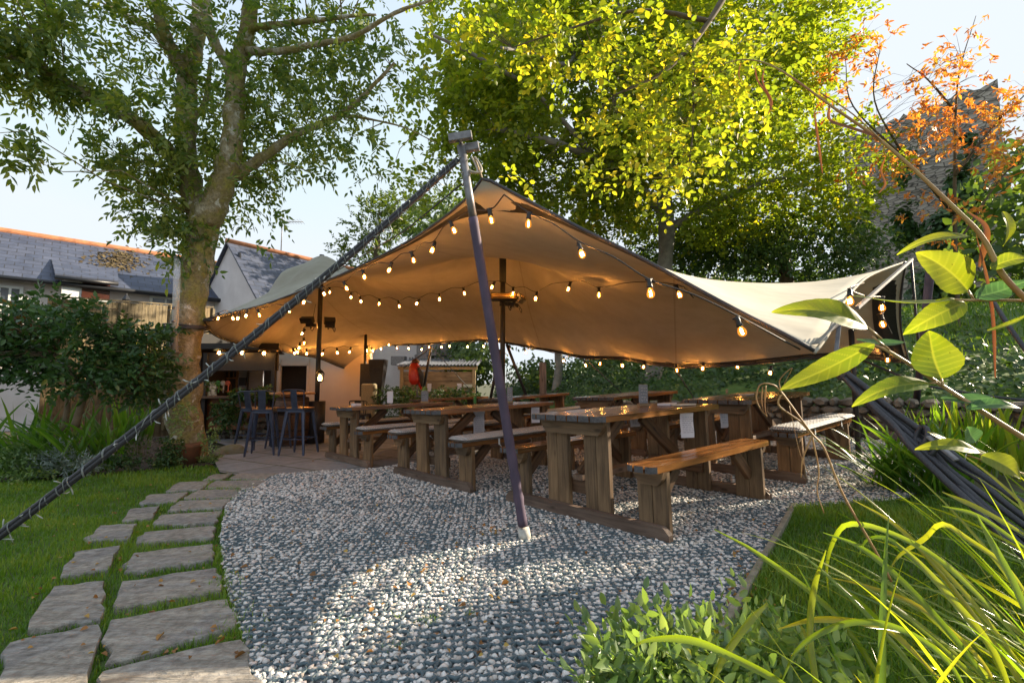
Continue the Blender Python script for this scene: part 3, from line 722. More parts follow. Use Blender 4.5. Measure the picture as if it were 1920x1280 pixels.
for q in SLABS:                                  # longer tufts creeping over the slab edges
    for i in range(4):
        a, b = q[i], q[(i + 1) % 4]
        if a[1] > 7: continue
        k = int(np.linalg.norm(b - a) * 130); t = rng.random(k)[:, None]; e = a + (b - a) * t + rng.normal(size=(k, 2)) * .018
        keep = inside(e[:, 0], e[:, 1], LAWNL) & (lumpy(np.c_[e, e[:, :1] * 0], 7, 3) > .35); ex.append(np.c_[e, np.full(k, .9)][keep])
edge = np.array(GRAV[1:8])
for a, b in zip(edge[:-1], edge[1:]):
    k = int(np.linalg.norm(b - a) * 420); t = rng.random(k)[:, None]; e = a + (b - a) * t + np.c_[rng.normal(size=k) * .05 - .02, rng.normal(size=k) * .03]
    keep = lumpy(np.c_[e, e[:, :1] * 0], 6, 9) > .4; ex.append(np.c_[e, np.full(k, 1.3)][keep])
grass('grass', LAWNL, 9000, ((.8, 2.4, 1), (2.4, 4, .6), (4, 6, .3), (6, 9, .15)), .032, .0022, 'short green lawn grass around the stone slabs on the left', holes, extra=np.concatenate(ex))
kx = []
for a, b in zip(kb[:-1], kb[1:]):
    k = int(np.linalg.norm((b - a)[:2]) * 500); t = rng.random(k)[:, None]; e = a[:2] + (b - a)[:2] * t + np.c_[rng.random(k) * .06 + .012, rng.normal(size=k) * .01]; kx.append(np.c_[e, np.full(k, 1.15)])
grass('grass', LAWNR, 9000, ((.8, 2.4, 1), (2.4, 4.5, .6)), .052, .0026, 'longer green grass right of the edging board', extra=np.concatenate(kx))
tufts = []
for px, py, k, r_ in ((745, 1165, 26, .03), (790, 1170, 10, .03), (812, 1172, 40, .035), (1225, 1125, 60, .05), (740, 1222, 30, .03), (1395, 1090, 120, .08), (880, 1160, 12, .03), (1120, 1222, 30, .03), (640, 1170, 20, .03)):
    g = G(px, py)[:2]; tufts.append(np.c_[g + rng.normal(size=(k, 2)) * r_ * .5, np.full(k, 1.1)])
tp = np.concatenate(tufts)
grass('weed_tufts', [(0, 0), (.001, 0), (0, .001)], 1, (), .035, .0022, 'small green weeds sprouting through the gravel', extra=tp)

# fallen leaves scattered on the gravel
n = 330; px_ = rng.uniform(430, 1650, n); py_ = 870 + 380 * rng.random(n) ** 1.5
pts = np.array([G(a, b) for a, b in zip(px_, py_)]); ok = inside(pts[:, 0], pts[:, 1], GRAV)
cl = np.array([G(1390 + rng.normal() * 30, 1120 + rng.normal() * 40) for _ in range(60)]); cl2 = np.array([G(910 + rng.normal() * 22, 1005 + rng.normal() * 7) for _ in range(16)])
lw = [G(rng.uniform(20, 440), rng.uniform(905, 1250)) for _ in range(90)]; cl2 = np.concatenate([cl2, np.array(lw)])
hand = np.array([G(a, b) for a, b in [(592, 1089), (790, 1085), (874, 1147), (765, 1110), (860, 1097), (954, 1101), (586, 869), (700, 1080), (307, 1201), (420, 1212), (465, 1072), (440, 1250)]])
pts = np.concatenate([pts[ok], cl, cl2, hand]); n = len(pts); sz = np.where(np.arange(n) >= n - 12, .042, rng.uniform(.014, .030, n))
pts = pts + [0, 0, .030]
a = rng.uniform(0, 6.28, n); d = np.stack([np.cos(a), np.sin(a), rng.normal(size=n) * .25], 1); nn = np.array([0, 0, 1]) + rng.normal(size=(n, 3)) * .35
tag(leaves('fallen_leaves', pts, d, nn, sz, sz * .75, rng.random(n), L_fallen, fold=.35), 'brown and yellow fallen leaves scattered over gravel and slabs', 'leaves', kind='stuff')

# ------------------------------------------------------------------ tent
def PL(pts, per=6): return smooth([P(*p) for p in pts], per)
E_BA = PL([(383, 600, 7.2), (455, 583, 6.8), (500, 571, 6.45), (570, 545, 5.9), (660, 508, 5.2), (757, 460, 4.5), (820, 420, 4.0), (875, 375, 3.6), (907, 335, 3.4)])
E_AC = PL([(907, 335, 3.4), (955, 361, 3.35), (1000, 385, 3.28), (1100, 437, 3.12), (1200, 486, 3.0), (1300, 541, 2.87), (1400, 595, 2.74), (1470, 630, 2.66), (1527, 661, 2.6)])
E_CD = PL([(1527, 661, 2.6), (1552, 628, 2.75), (1572, 585, 3.05), (1590, 555, 3.4), (1620, 524, 3.8), (1650, 508, 4.1), (1697, 491, 4.6)])
E_DE = PL([(1697, 491, 4.6), (1690, 530, 4.75), (1686, 570, 4.95), (1688, 620, 5.2), (1702, 678, 5.5)])
E_EF = PL([(1702, 678, 5.5), (1610, 667, 5.9), (1524, 668, 6.1), (1463, 675, 6.3), (1380, 683, 6.6), (1290, 687, 7.0), (1265, 686, 7.1), (1215, 680, 7.4), (1162, 671, 7.8), (1097, 670, 8.2), (1050, 660, 8.6), (1000, 651, 9.1), (950, 642, 9.7), (910, 637, 10.2), (882, 637, 10.6), (840, 640, 11.2), (800, 644, 11.8), (770, 645, 12.2), (702, 647, 13.0)], 3)
E_FG = PL([(702, 647, 13.0), (660, 690, 13.2), (600, 672, 12.2), (560, 664, 11.6), (512, 654, 11.0)])
E_GB = PL([(512, 654, 11.0), (470, 648, 9.8), (430, 638, 8.6), (400, 625, 7.8), (383, 600, 7.2)])
NU, NV = 97, 65
front = resample(E_BA[:-1] + E_AC, NU); right = resample(E_CD[:-1] + E_DE, NV)
back = resample((E_EF)[::-1], NU); left = resample((E_FG[:-1] + E_GB)[::-1], NV)
u = np.linspace(0, 1, NU)[:, None, None]; v = np.linspace(0, 1, NV)[None, :, None]
S_ = (1 - v) * front[:, None] + v * back[:, None] + (1 - u) * left[None] + u * right[None] - ((1 - u) * (1 - v) * front[0] + u * (1 - v) * front[-1] + (1 - u) * v * back[0] + u * v * back[-1])
POLES = [(P(941.5, 452, 7.3), .45, .30), (P(601, 476, 9.2), .20, 1.2), (P(684, 622, 12.4), .18, .8), (P(1597, 540, 5.6) + [0, 0, -.05], .25, .3)]
Z = S_[..., 2].copy(); fix = np.zeros(Z.shape, bool); fix[0] = fix[-1] = True; fix[:, 0] = fix[:, -1] = True
for c, r_, k in POLES[:3]:
    dd = np.hypot(S_[..., 0] - c[0], S_[..., 1] - c[1]); m_ = dd < r_
    if not m_.any(): m_ = dd == dd.min()
    Z[m_] = c[2] - k * dd[m_] ** 2; fix |= m_
# long straight ridge from the tree corner up to the rear peak, and a broad cone round that peak
pk = POLES[1][0]; bc = np.array(P(383, 600, 7.2)); ab = (bc - pk)[:2]; tt_ = np.clip(((S_[..., :2] - pk[:2]) @ ab) / (ab @ ab), 0, 1); off_ = np.linalg.norm(S_[..., :2] - (pk[:2] + tt_[..., None] * ab), axis=-1)
m_ = (off_ < .16) & (tt_ < .97) & ~fix; Z[m_] = (pk[2] + (bc[2] - pk[2]) * tt_ ** .72)[m_]; fix |= m_
dd = np.hypot(S_[..., 0] - pk[0], S_[..., 1] - pk[1]); m_ = (dd < .75) & ~fix; Z[m_] = pk[2] - .04 - .75 * (dd[m_] - .2); fix |= m_
hx = np.linalg.norm(np.diff(S_[..., :2], axis=0), axis=2); hy = np.linalg.norm(np.diff(S_[..., :2], axis=1), axis=2)
wx = 1 / np.maximum(hx, .01) ** 1.0; wy = 1 / np.maximum(hy, .01) ** 1.0
den = wx[:-1, 1:-1] + wx[1:, 1:-1] + wy[1:-1, :-1] + wy[1:-1, 1:]
fi = fix[1:-1, 1:-1]
for it in range(6000):
    N_ = (wx[:-1, 1:-1] * Z[:-2, 1:-1] + wx[1:, 1:-1] * Z[2:, 1:-1] + wy[1:-1, :-1] * Z[1:-1, :-2] + wy[1:-1, 1:] * Z[1:-1, 2:]) / den
    Z[1:-1, 1:-1] = np.where(fi, Z[1:-1, 1:-1], N_)
for it in range(5):
    N_ = (Z[:-2, 1:-1] + Z[2:, 1:-1] + Z[1:-1, :-2] + Z[1:-1, 2:]) / 4
    Z[1:-1, 1:-1] = .5 * Z[1:-1, 1:-1] + .5 * N_
S_[..., 2] = Z
tent = empty('stretch_tent', (0.0, 0.0, 0.0), 0, 'large cream stretch canopy tent with black trim over the picnic tables', 'tent')
def gridmesh(name, A, m, parent, sm=True):
    n, k = A.shape[:2]; i, j = np.meshgrid(np.arange(n - 1), np.arange(k - 1), indexing='ij'); a = (i * k + j).ravel()
    return fast_mesh(name, A.reshape(-1, 3), 4, np.stack([a, a + k, a + k + 1, a + 1], 1), None, A.reshape(-1, 3), m, parent, sm)
# canopy has real cloth thickness
canopy = gridmesh('canopy', S_, M_canvas, tent)
sol = canopy.modifiers.new('cloth', 'SOLIDIFY'); sol.thickness = 0.004; sol.offset = 0
# black reinforced bands under the front edges and the right flap
def band(idx_line, inward, width, name='edge_band', off=0.006):
    L0 = idx_line; t = (inward - L0); L = np.linalg.norm(t, axis=1, keepdims=True); t = t / np.maximum(L, 1e-6)
    wv = np.array(width)[:, None]
    rows = [L0 + [0, 0, off], L0 + t * wv * .5 - [0, 0, off], L0 + t * wv - [0, 0, off * 1.2]]
    g = gridmesh(name, np.stack(rows, 1), M_trim, tent); s = g.modifiers.new('cloth', 'SOLIDIFY'); s.thickness = .004; s.offset = 0
fr = S_[:, 0]; inn = S_[:, 4]
na = int(np.argmax(fr[:, 2])); sdist = np.linalg.norm(fr - fr[na], axis=1)
band(fr, inn, .042 + .18 * np.exp(-(sdist / .38) ** 2) + .06 * np.exp(-(sdist / 1.4) ** 2))
rt = S_[-1]; ri = S_[-8]; zi = np.linspace(0, 1, NV); nd = int(np.argmax(rt[:, 2]))
band(rt[nd - 2:], ri[nd - 2:], np.interp(np.arange(NV - nd + 2), [0, 6, NV], [.30, .24, .12]))
bk = S_[:, -1]; bi = S_[:, -4]
band(bk, bi, np.interp(np.arange(NU), [0, 60, 96], [.03, .05, .11]))
mb = MB()
mb.tube(fr + [0, 0, .012], .014, 6); mb.build('edge_rope', M_rope, tent)
mb = MB(); mb.tube(bk - [0, 0, .01], .022, 6); mb.tube(rt[nd - 1:] + [.01, 0, 0], .012, 6); mb.tube(S_[0] - [0, 0, .01], .016, 6); mb.build('edge_rope', M_rope, tent)
mb = MB(); hem = rt[:nd + 1]; mb.tube(hem, .010, 6); mb.build('hem', M_canvas, tent)
# corner webbing at the low right corner
mb = MB(); c0 = S_[-1, 0]
for k in range(3): mb.beam(c0 + [.02, .02 * k, .05], P(1572, 600 + 4 * k, 2.75), .02, .004)
mb.beam(P(1573, 610, 2.75), P(1565, 690, 2.62), .022, .004)
mb.build('webbing', M_steel, tent)

# poles
def pole(name, base, top, r_, m, label, group=None, foot=None, cat='pole'):
    o = empty(name, base, 0, label, cat, group); b = np.array(base, float); t = np.array(top, float) - b
    MB().tube([(0, 0, 0), t * .5, t], r_, 14).build('shaft', m, o)
    return o, t
pb = G(985, 1012); pt = P(863, 262, 3.0)
o = empty('tent_pole', pb, 0, 'purple sleeved front pole leaning to the left with a bare metal top', 'pole')
T = pt - pb; D_ = T / np.linalg.norm(T)
prof = [T * k for k in np.linspace(.035, .80, 46)]
rr = [.0310 + (.0025 * math.sin(i * 2.1) + .0018 * math.sin(i * 3.7) if i < 14 else .0003 * math.sin(i)) for i in range(46)]
rr = [a * (.97 if 0 else 1) for a in rr]
MB().tube(prof, rr, 16).build('sleeve', M_sleeve, o)
MB().tube([T * .80, T * .86, T * .985], [.028, .026, .026], 14).build('tube', M_steel, o)
MB().tube([D_ * .0, D_ * .03, D_ * .075], [.040, .040, .038], 14).build('foot', M_conc, o)
side = np.array([.93, .0, -.12]); side /= np.linalg.norm(side); fw = np.cross(D_, side); side = np.cross(fw, D_)
Rb = np.stack([side, fw, D_], 1)
h = MB(); h.box(T + side * .005 + fw * -.04, (.16, .045, .05), Rb, .004); h.box(T + side * .045 - D_ * .055 + fw * .02, (.15, .045, .05), Rb, .004); h.tube([T + fw * -.06 - D_ * .02, T + fw * .05 - D_ * .02], .012, 8)
h.build('head_bracket', M_steel, o)
# rope fixing the tent corner to the pole top
A0 = fr[na]; mb = MB()
for k in (0, 1): mb.tube(smooth([pt - D_ * (.20 + .02 * k), pt - D_ * .24 + side * (.08 + .03 * k) + [0, 0, .01], (pt + A0) / 2 + [.02 * k, 0, .03], A0 + [.0, 0, .015]], 5), .007, 6)
for k in range(4): mb.tube([pt - D_ * (.10 + .05 * k) + side * .03 + fw * .03 * (-1) ** k, pt - D_ * (.13 + .05 * k) - side * .03 - fw * .03 * (-1) ** k], .005, 5)
tag(mb.build('corner_rope', simple('pale_rope', (.42, .37, .30), (.3, .27, .22), 60, .8)), 'pale rope tying the tent corner to the front pole top', 'rope')

def gpole(px, py, d, ztop, r_, label, lean=(0, 0)):
    x = P(px, py, d)[0]; b = np.array([x, d, float(gz(x, d))]); t = np.array([x + lean[0], d + lean[1], ztop]); return pole('tent_pole', b, t, r_, M_black, label)
o, t = gpole(942.5, 640, 7.3, POLES[0][0][2] - .01, .040, 'tall black centre pole under the tent dome, two heaters on it')
MB().tube([t * .80, t * .90, t * .995], [.052, .054, .058], 12).build('collar', M_trim, o)
MB().lathe([(0.001, 0), (.12, -.005), (.16, -.02), (.12, -.03), (.001, -.03)], t + [0, 0, .01], 20).build('cap', M_trim, o)
o, t = gpole(598, 640, 9.2, POLES[1][0][2] - .02, .045, 'black pole behind the barrel carrying the lantern and heater')
MB().tube([t * .0, t * .22], [.16, .16], 12).build('wrap', M_black, o)
o, t = gpole(684, 700, 12.4, POLES[2][0][2] - .02, .038, 'slim black pole before the cream wall')
o, t = gpole(1597, 640, 5.5, 1.95, .028, 'black pole behind the low right tent corner')
bs = G(1712, 812); tp_ = P(1748, 525, 5.0); o, t = pole('tent_pole', bs, P(1745, 500, 4.9), .040, M_sleeve, 'dark purple pole at the far right side of the tent')
bs = np.array([*P(795, 700, 11.9)[:2], 0]); bs[2] = gz(*bs[:2]); pole('tent_pole', P(793, 735, 11.9), P(809, 648, 11.8), .035, M_black, 'thin leaning black pole before the timber shed')
g0 = G(982, 815)
pole('tent_pole', P(988, 745, 9.6), P(950, 645, 9.6), .030, M_black, 'slanting black strut behind the centre pole')
pole('tent_pole', P(917, 760, 9.5), P(938, 655, 9.5), .030, M_black, 'short black strut left of the centre pole')

# ropes
def rope(pts, r_, label, name='guy_rope', m=None, wrap=False, n=8):
    o = empty(name, pts[0], 0, label, 'rope') if wrap else None
    b0 = np.array(pts[0]) if wrap else 0
    mb = MB(); p = np.array(pts)
    if not wrap:
        mb.tube(pts, r_, n); return tag(mb.build(name, m or M_rope), label, 'rope')
    q = resample(p - b0, 160); tg = nrmz(np.gradient(q, axis=0)); s1 = nrmz(np.cross(tg, [0, 0, 1.0])); s2 = np.cross(s1, tg)
    for k in range(4):
        a = k * 1.57 + .6; mb.tube(q + s1 * r_ * .62 * math.cos(a) + s2 * r_ * .62 * math.sin(a), r_ * .55, 7)
    mb.build('rope_bundle', m or M_rope, o)
    return o, q, s1, s2, tg
pA = P(858, 300, 3.02); pZ = P(-110, 1085, 2.25)
rpts = [lerp(pA, pZ, t) - np.array([0, 0, .10 * 4 * t * (1 - t)]) * .6 for t in np.linspace(0, 1, 24)]
o, q, s1, s2, tg = rope(rpts, .019, 'thick black guy rope wound with fairy lights, running down to the left lawn', wrap=True)
w_ = MB(); L = np.linspace(0, 1, 1400); qi = np.stack([np.interp(L, np.linspace(0, 1, 160), q[:, k]) for k in range(3)], 1); i1 = (L * 159).astype(int)
th = 2 * math.pi * (L * 46 + .25 * np.sin(L * 60)); rad = .0212 + .003 * np.sin(L * 300)
hel = qi + s1[i1] * (rad * np.cos(th))[:, None] + s2[i1] * (rad * np.sin(th))[:, None]
w_.tube(hel, .0026, 4); th2 = 2 * math.pi * (L * 23 + .4 * np.sin(L * 31) + .3)
w_.tube(qi + s1[i1] * (rad * 1.08 * np.cos(th2))[:, None] + s2[i1] * (rad * 1.08 * np.sin(th2))[:, None], .0022, 4)
w_.build('fairy_wire', simple('green_grey_wire', (.16, .18, .17), (.26, .28, .27), 30, .5), o)
M_led = simple('clear_led', (.48, .52, .50), None, 30, .3)
for k in range(84):
    i = int(random.uniform(20, 1380)); a = random.uniform(0, 6.28); out = s1[i1[i]] * math.cos(a) + s2[i1[i]] * math.sin(a)
    b = qi[i] + out * .021; out = nrmz(out + tg[i1[i]] * random.uniform(-.9, .9)); Ln = random.uniform(.03, .05)
    fl = MB(); fl.tube([b, b + out * Ln * .6 + rng.normal(size=3) * .003, b + out * Ln], [.0022, .0036, .0026], 5); fl.build('fairy_bulb', M_led, o)
# thin rope beside it and ropes on the far side
rope([P(866, 345, 3.05), P(760, 432, 4.2), P(640, 503, 5.6), P(520, 563, 7.0), P(392, 603, 7.3)], .006, 'thin black line from the front pole towards the big tree', n=5)
# heavy rope bundle at the low right corner
cS = P(1565, 680, 2.62)
o = empty('guy_rope', cS, 0, 'heavy bundle of black ropes running down right from the low tent corner', 'rope')
mb = MB(); endp = [P(2080, 1105, 1.75), P(2080, 1135, 1.72), P(2080, 1080, 1.78), P(2080, 1050, 1.82), P(2080, 1160, 1.7), P(2080, 1185, 1.66)]
for k, e in enumerate(endp):
    a = cS + rng.normal(size=3) * .014; pts = [lerp(a, e, t) + np.array([0, 0, -.035 * 4 * t * (1 - t)]) + rng.normal(size=3) * .004 - 0 for t in np.linspace(0, 1, 14)]
    mb.tube(smooth([p - cS for p in pts], 3), .0135 + .002 * (k % 2), 8)
for t in (.02, .05, .42, .46):
    c = lerp(cS, np.mean(endp, 0), t) - cS; ring = [c + np.array([.035 * math.cos(a) * .5, .03 * math.sin(a), .045 * math.cos(a) + .0]) for a in np.linspace(0, 6.28, 14)]; mb.tube(ring, .011, 7, cap=False)
mb.build('rope_strands', M_rope, o)
mb = MB(); e0 = P(1545, 683, 2.6) - cS; mb.tube([e0, e0 + [.045, 0, -.008]], .010, 8)
mb.tube([e0 + np.array([.016 * math.cos(a), 0, .016 * math.sin(a)]) for a in np.linspace(0, 6.28, 14)], .006, 6, cap=False)
mb.build('shackle', M_steel, o); mb = MB(); c = lerp(cS, np.mean(endp, 0), .48) - cS; dq = nrmz(np.mean(endp, 0) - cS); mb.beam(c - dq * .07 + [0, -.03, .01], c + dq * .07 + [0, -.03, .01], .03, .014, bev=.003); mb.build('ratchet', M_steel, o)
mb = MB(); mb.beam(P(1607, 577, 3.2), P(1710, 486, 4.5), .022, .022); tag(mb.build('spreader_rod', M_steel), 'grey metal rod from the tent hem up to the high right corner', 'rod')
rope([P(1708, 486, 4.6), P(1718, 600, 4.7), P(1726, 690, 4.8)], .012, 'dark cord hanging straight down from the high right tent corner', n=6)
rope([P(1853, 550, 3.4), P(1890, 610, 3.2), P(2020, 790, 2.8)], .016, 'pair of black straps slanting down at the right edge before the grassy bank', n=6)
rope([P(1610, 672, 5.6), P(1730, 722, 5.3), P(1850, 742, 5.0), P(2050, 765, 4.6)], .014, 'black rope running right across the ivy bank', n=6)
for k, (a, b, lb) in enumerate([((1097, 672, 8.2), (1180, 750, 8.9), 'thin black line from the back edge down beside the grey trunk'), ((1265, 690, 7.2), (1305, 752, 7.6), 'thin black line dropping behind the right table'),
        ((1097, 690, 8.2), (1130, 692, 8.0), ''), ((809, 650, 11.8), (890, 740, 12.2), 'thin black line crossing the timber shed'), ((809, 650, 11.8), (757, 690, 12.4), 'thin black line left of the leaning pole')]):
    if lb: rope([P(*a), P(*b)], .010, lb, n=5)

# ------------------------------------------------------------------ string lights
M_fil = emis('bulb_filament', (1.0, 0.45, 0.11), 185)
M_bulb, t_, b_ = new_mat('bulb_glass')
e_ = t_.nodes.new('ShaderNodeEmission'); e_.inputs[0].default_value = (1.0, .30, .035, 1); e_.inputs[1].default_value = .62
tr_ = t_.nodes.new('ShaderNodeBsdfTransparent'); tr_.inputs[0].default_value = (1, .85, .6, 1); lw_ = t_.nodes.new('ShaderNodeLayerWeight'); lw_.inputs[0].default_value = .35; mx_ = t_.nodes.new('ShaderNodeMixShader')
mr_ = t_.nodes.new('ShaderNodeMapRange'); mr_.inputs['To Min'].default_value = .25; mr_.inputs['To Max'].default_value = 1.0; t_.links.new(lw_.outputs['Facing'], mr_.inputs['Value']); t_.links.new(mr_.outputs[0], mx_.inputs[0])
t_.links.new(tr_.outputs[0], mx_.inputs[1]); t_.links.new(e_.outputs[0], mx_.inputs[2]); t_.links.new(mx_.outputs[0], t_.nodes['Material Output'].inputs[0])
def bulb_proto():
    h = MB(); h.lathe([(.004, .062), (.012, .058), (.0155, .048), (.0155, .020), (.018, .016), (.018, .002), (.014, 0)], n=10)
    h.tube([(0, -.022, .055), (0, .022, .055)], .006, 6)
    g = MB(); g.lathe([(.011, .002), (.014, -.006), (.021, -.020), (.0235, -.032), (.020, -.046), (.010, -.055), (.001, -.057)], n=12)
    f = MB(); f.tube([(-.006, 0, -.012), (-.007, 0, -.044)], .0035, 6); f.tube([(.006, 0, -.012), (.007, 0, -.044)], .0035, 6)
    return h, g, f
hp, gbm, fp = bulb_proto()
fp_mesh = fp.build('filament', M_fil).data
me_h = hp.build('socket', M_cable).data; me_g = gbm.build('bulb', M_bulb).data
me_f = fp_mesh
for nm in ('socket', 'bulb', 'filament'): bpy.data.objects.remove(bpy.data.objects[nm])
def string(label, stations, bulbs, r_=.005, tilt=.25, drop=.03, cat='string lights', sc_=1.0, sag=None):
    """bulbs: list of (px,py,d) of glass centre; cable runs through the sockets with small sags"""
    B = [P(*b) for b in bulbs]; o = empty('string_lights', B[0], 0, label, cat, 'festoon lights strung around the tent'); b0 = B[0]
    path = [np.array(P(*s)) - b0 for s in stations[:1]] if stations else []
    for i, b in enumerate(B):
        s = sc_ * random.uniform(.95, 1.05)
        top = b + np.array([0, 0, .082 * s])
        path.append(top - b0)
        if i + 1 < len(B):
            nx = B[i + 1] + np.array([0, 0, .082]); mid = (top + nx) / 2 + np.array([0, 0, .035 if sag is None else sag]); path.append(mid - b0)
    if len(stations) > 1: path.append(np.array(P(*stations[-1])) - b0)
    MB().tube(smooth(path, 4), r_, 5).build('cable', M_cable, o)
    for b in B:
        s = sc_; rx, ry = random.gauss(0, tilt), random.gauss(0, tilt)
        hd = bpy.data.objects.new('bulb', me_g); C.objects.link(hd); hd.parent = o; hd.location = b - b0 + np.array([0, 0, .028 * s]); hd.rotation_euler = (rx, ry, random.random() * 3); hd.scale = (s,) * 3
        so_ = bpy.data.objects.new('socket', me_h); C.objects.link(so_); so_.parent = hd
        fi_ = bpy.data.objects.new('filament', me_f); C.objects.link(fi_); fi_.parent = hd
    return o
string('string of amber bulbs along the front left tent edge up to the tall corner', [(383, 600, 7.15), (945, 365, 3.3)],
    [(409, 597, 6.95), (436, 597, 6.8), (447, 597, 6.75), (462, 592, 6.6), (485, 591, 6.5), (541, 583, 6.1), (571, 567, 5.9), (606, 551, 5.6), (648, 541, 5.3), (682, 520, 5.0), (731, 507, 4.7), (774, 488, 4.4), (812, 470, 4.1), (849, 433, 3.75), (920, 413, 3.35)], sc_=1.0)
string('string of large amber bulbs down the front right tent edge', [(945, 365, 3.3), (1500, 655, 2.62)], [(991, 420, 3.25), (1089, 478, 3.0), (1219, 550, 2.75), (1388, 622, 2.62)], sc_=1.0, sag=.02)
string('long swag of small amber bulbs crossing under the canopy by the centre pole', [(612, 545, 8.8), (1300, 558, 4.0)],
    [(618, 548, 8.9), (658, 557, 8.6), (676, 565, 8.5), (711, 570, 8.2), (748, 574, 8.0), (783, 570, 7.8), (824, 561, 7.6), (870, 550, 7.4), (924, 539, 7.1), (962, 550, 7.1), (1005, 560, 6.6), (1067, 542, 6.0), (1123, 553, 5.4), (1272, 553, 4.3)], sc_=1.15, sag=.05)
bk_b = [(1664, 675, 5.5), (1445, 699, 6.3), (1380, 688, 6.6), (1318, 691, 6.8), (1269, 694, 7.0), (1207, 688, 7.4), (1166, 686, 7.7), (1126, 682, 8.0), (1097, 685, 8.2), (1057, 677, 8.5), (985, 661, 9.2), (955, 655, 9.6), (932, 650, 9.9), (907, 650, 10.2), (876, 650, 10.6), (843, 649, 11.1), (827, 651, 11.4), (804, 651, 11.7), (791, 655, 11.9), (766, 653, 12.2), (743, 653, 12.5), (729, 646, 12.6), (714, 654, 12.8)]
string('string of small amber bulbs hanging under the low back edge of the tent', [(1702, 680, 5.5), (702, 650, 13)], bk_b, sc_=1.12, sag=.03)
string('string of tiny amber bulbs across the cream back wall', [(702, 652, 13), (500, 650, 10.6)], [(698, 658, 12.9), (688, 657, 12.6), (656, 660, 11.9), (632, 661, 11.7), (605, 664, 11.5), (575, 663, 11.4), (551, 662, 11.3), (521, 655, 10.8)], sc_=1.45, sag=.06)
string('short string of amber bulbs dropping from the left pole towards the bar', [(592, 570, 9.1), (549, 664, 10.4)], [(585, 611, 9.2), (568, 626, 9.5), (570, 643, 9.8), (561, 652, 10.1), (557, 660, 10.3)], sc_=1.35, sag=0)
string('three amber bulbs on the fold at the right end of the tent', [(1620, 530, 3.9), (1672, 625, 4.2)], [(1594, 566, 3.3), (1654, 577, 3.9), (1654, 608, 3.95)], sc_=1.1, sag=-.02)
string('two amber bulbs hanging left of the tree trunk', [(286, 622, 8.6), (330, 612, 8)], [(291, 631, 8.5), (317, 628, 8.2)], sc_=1.3, sag=0)
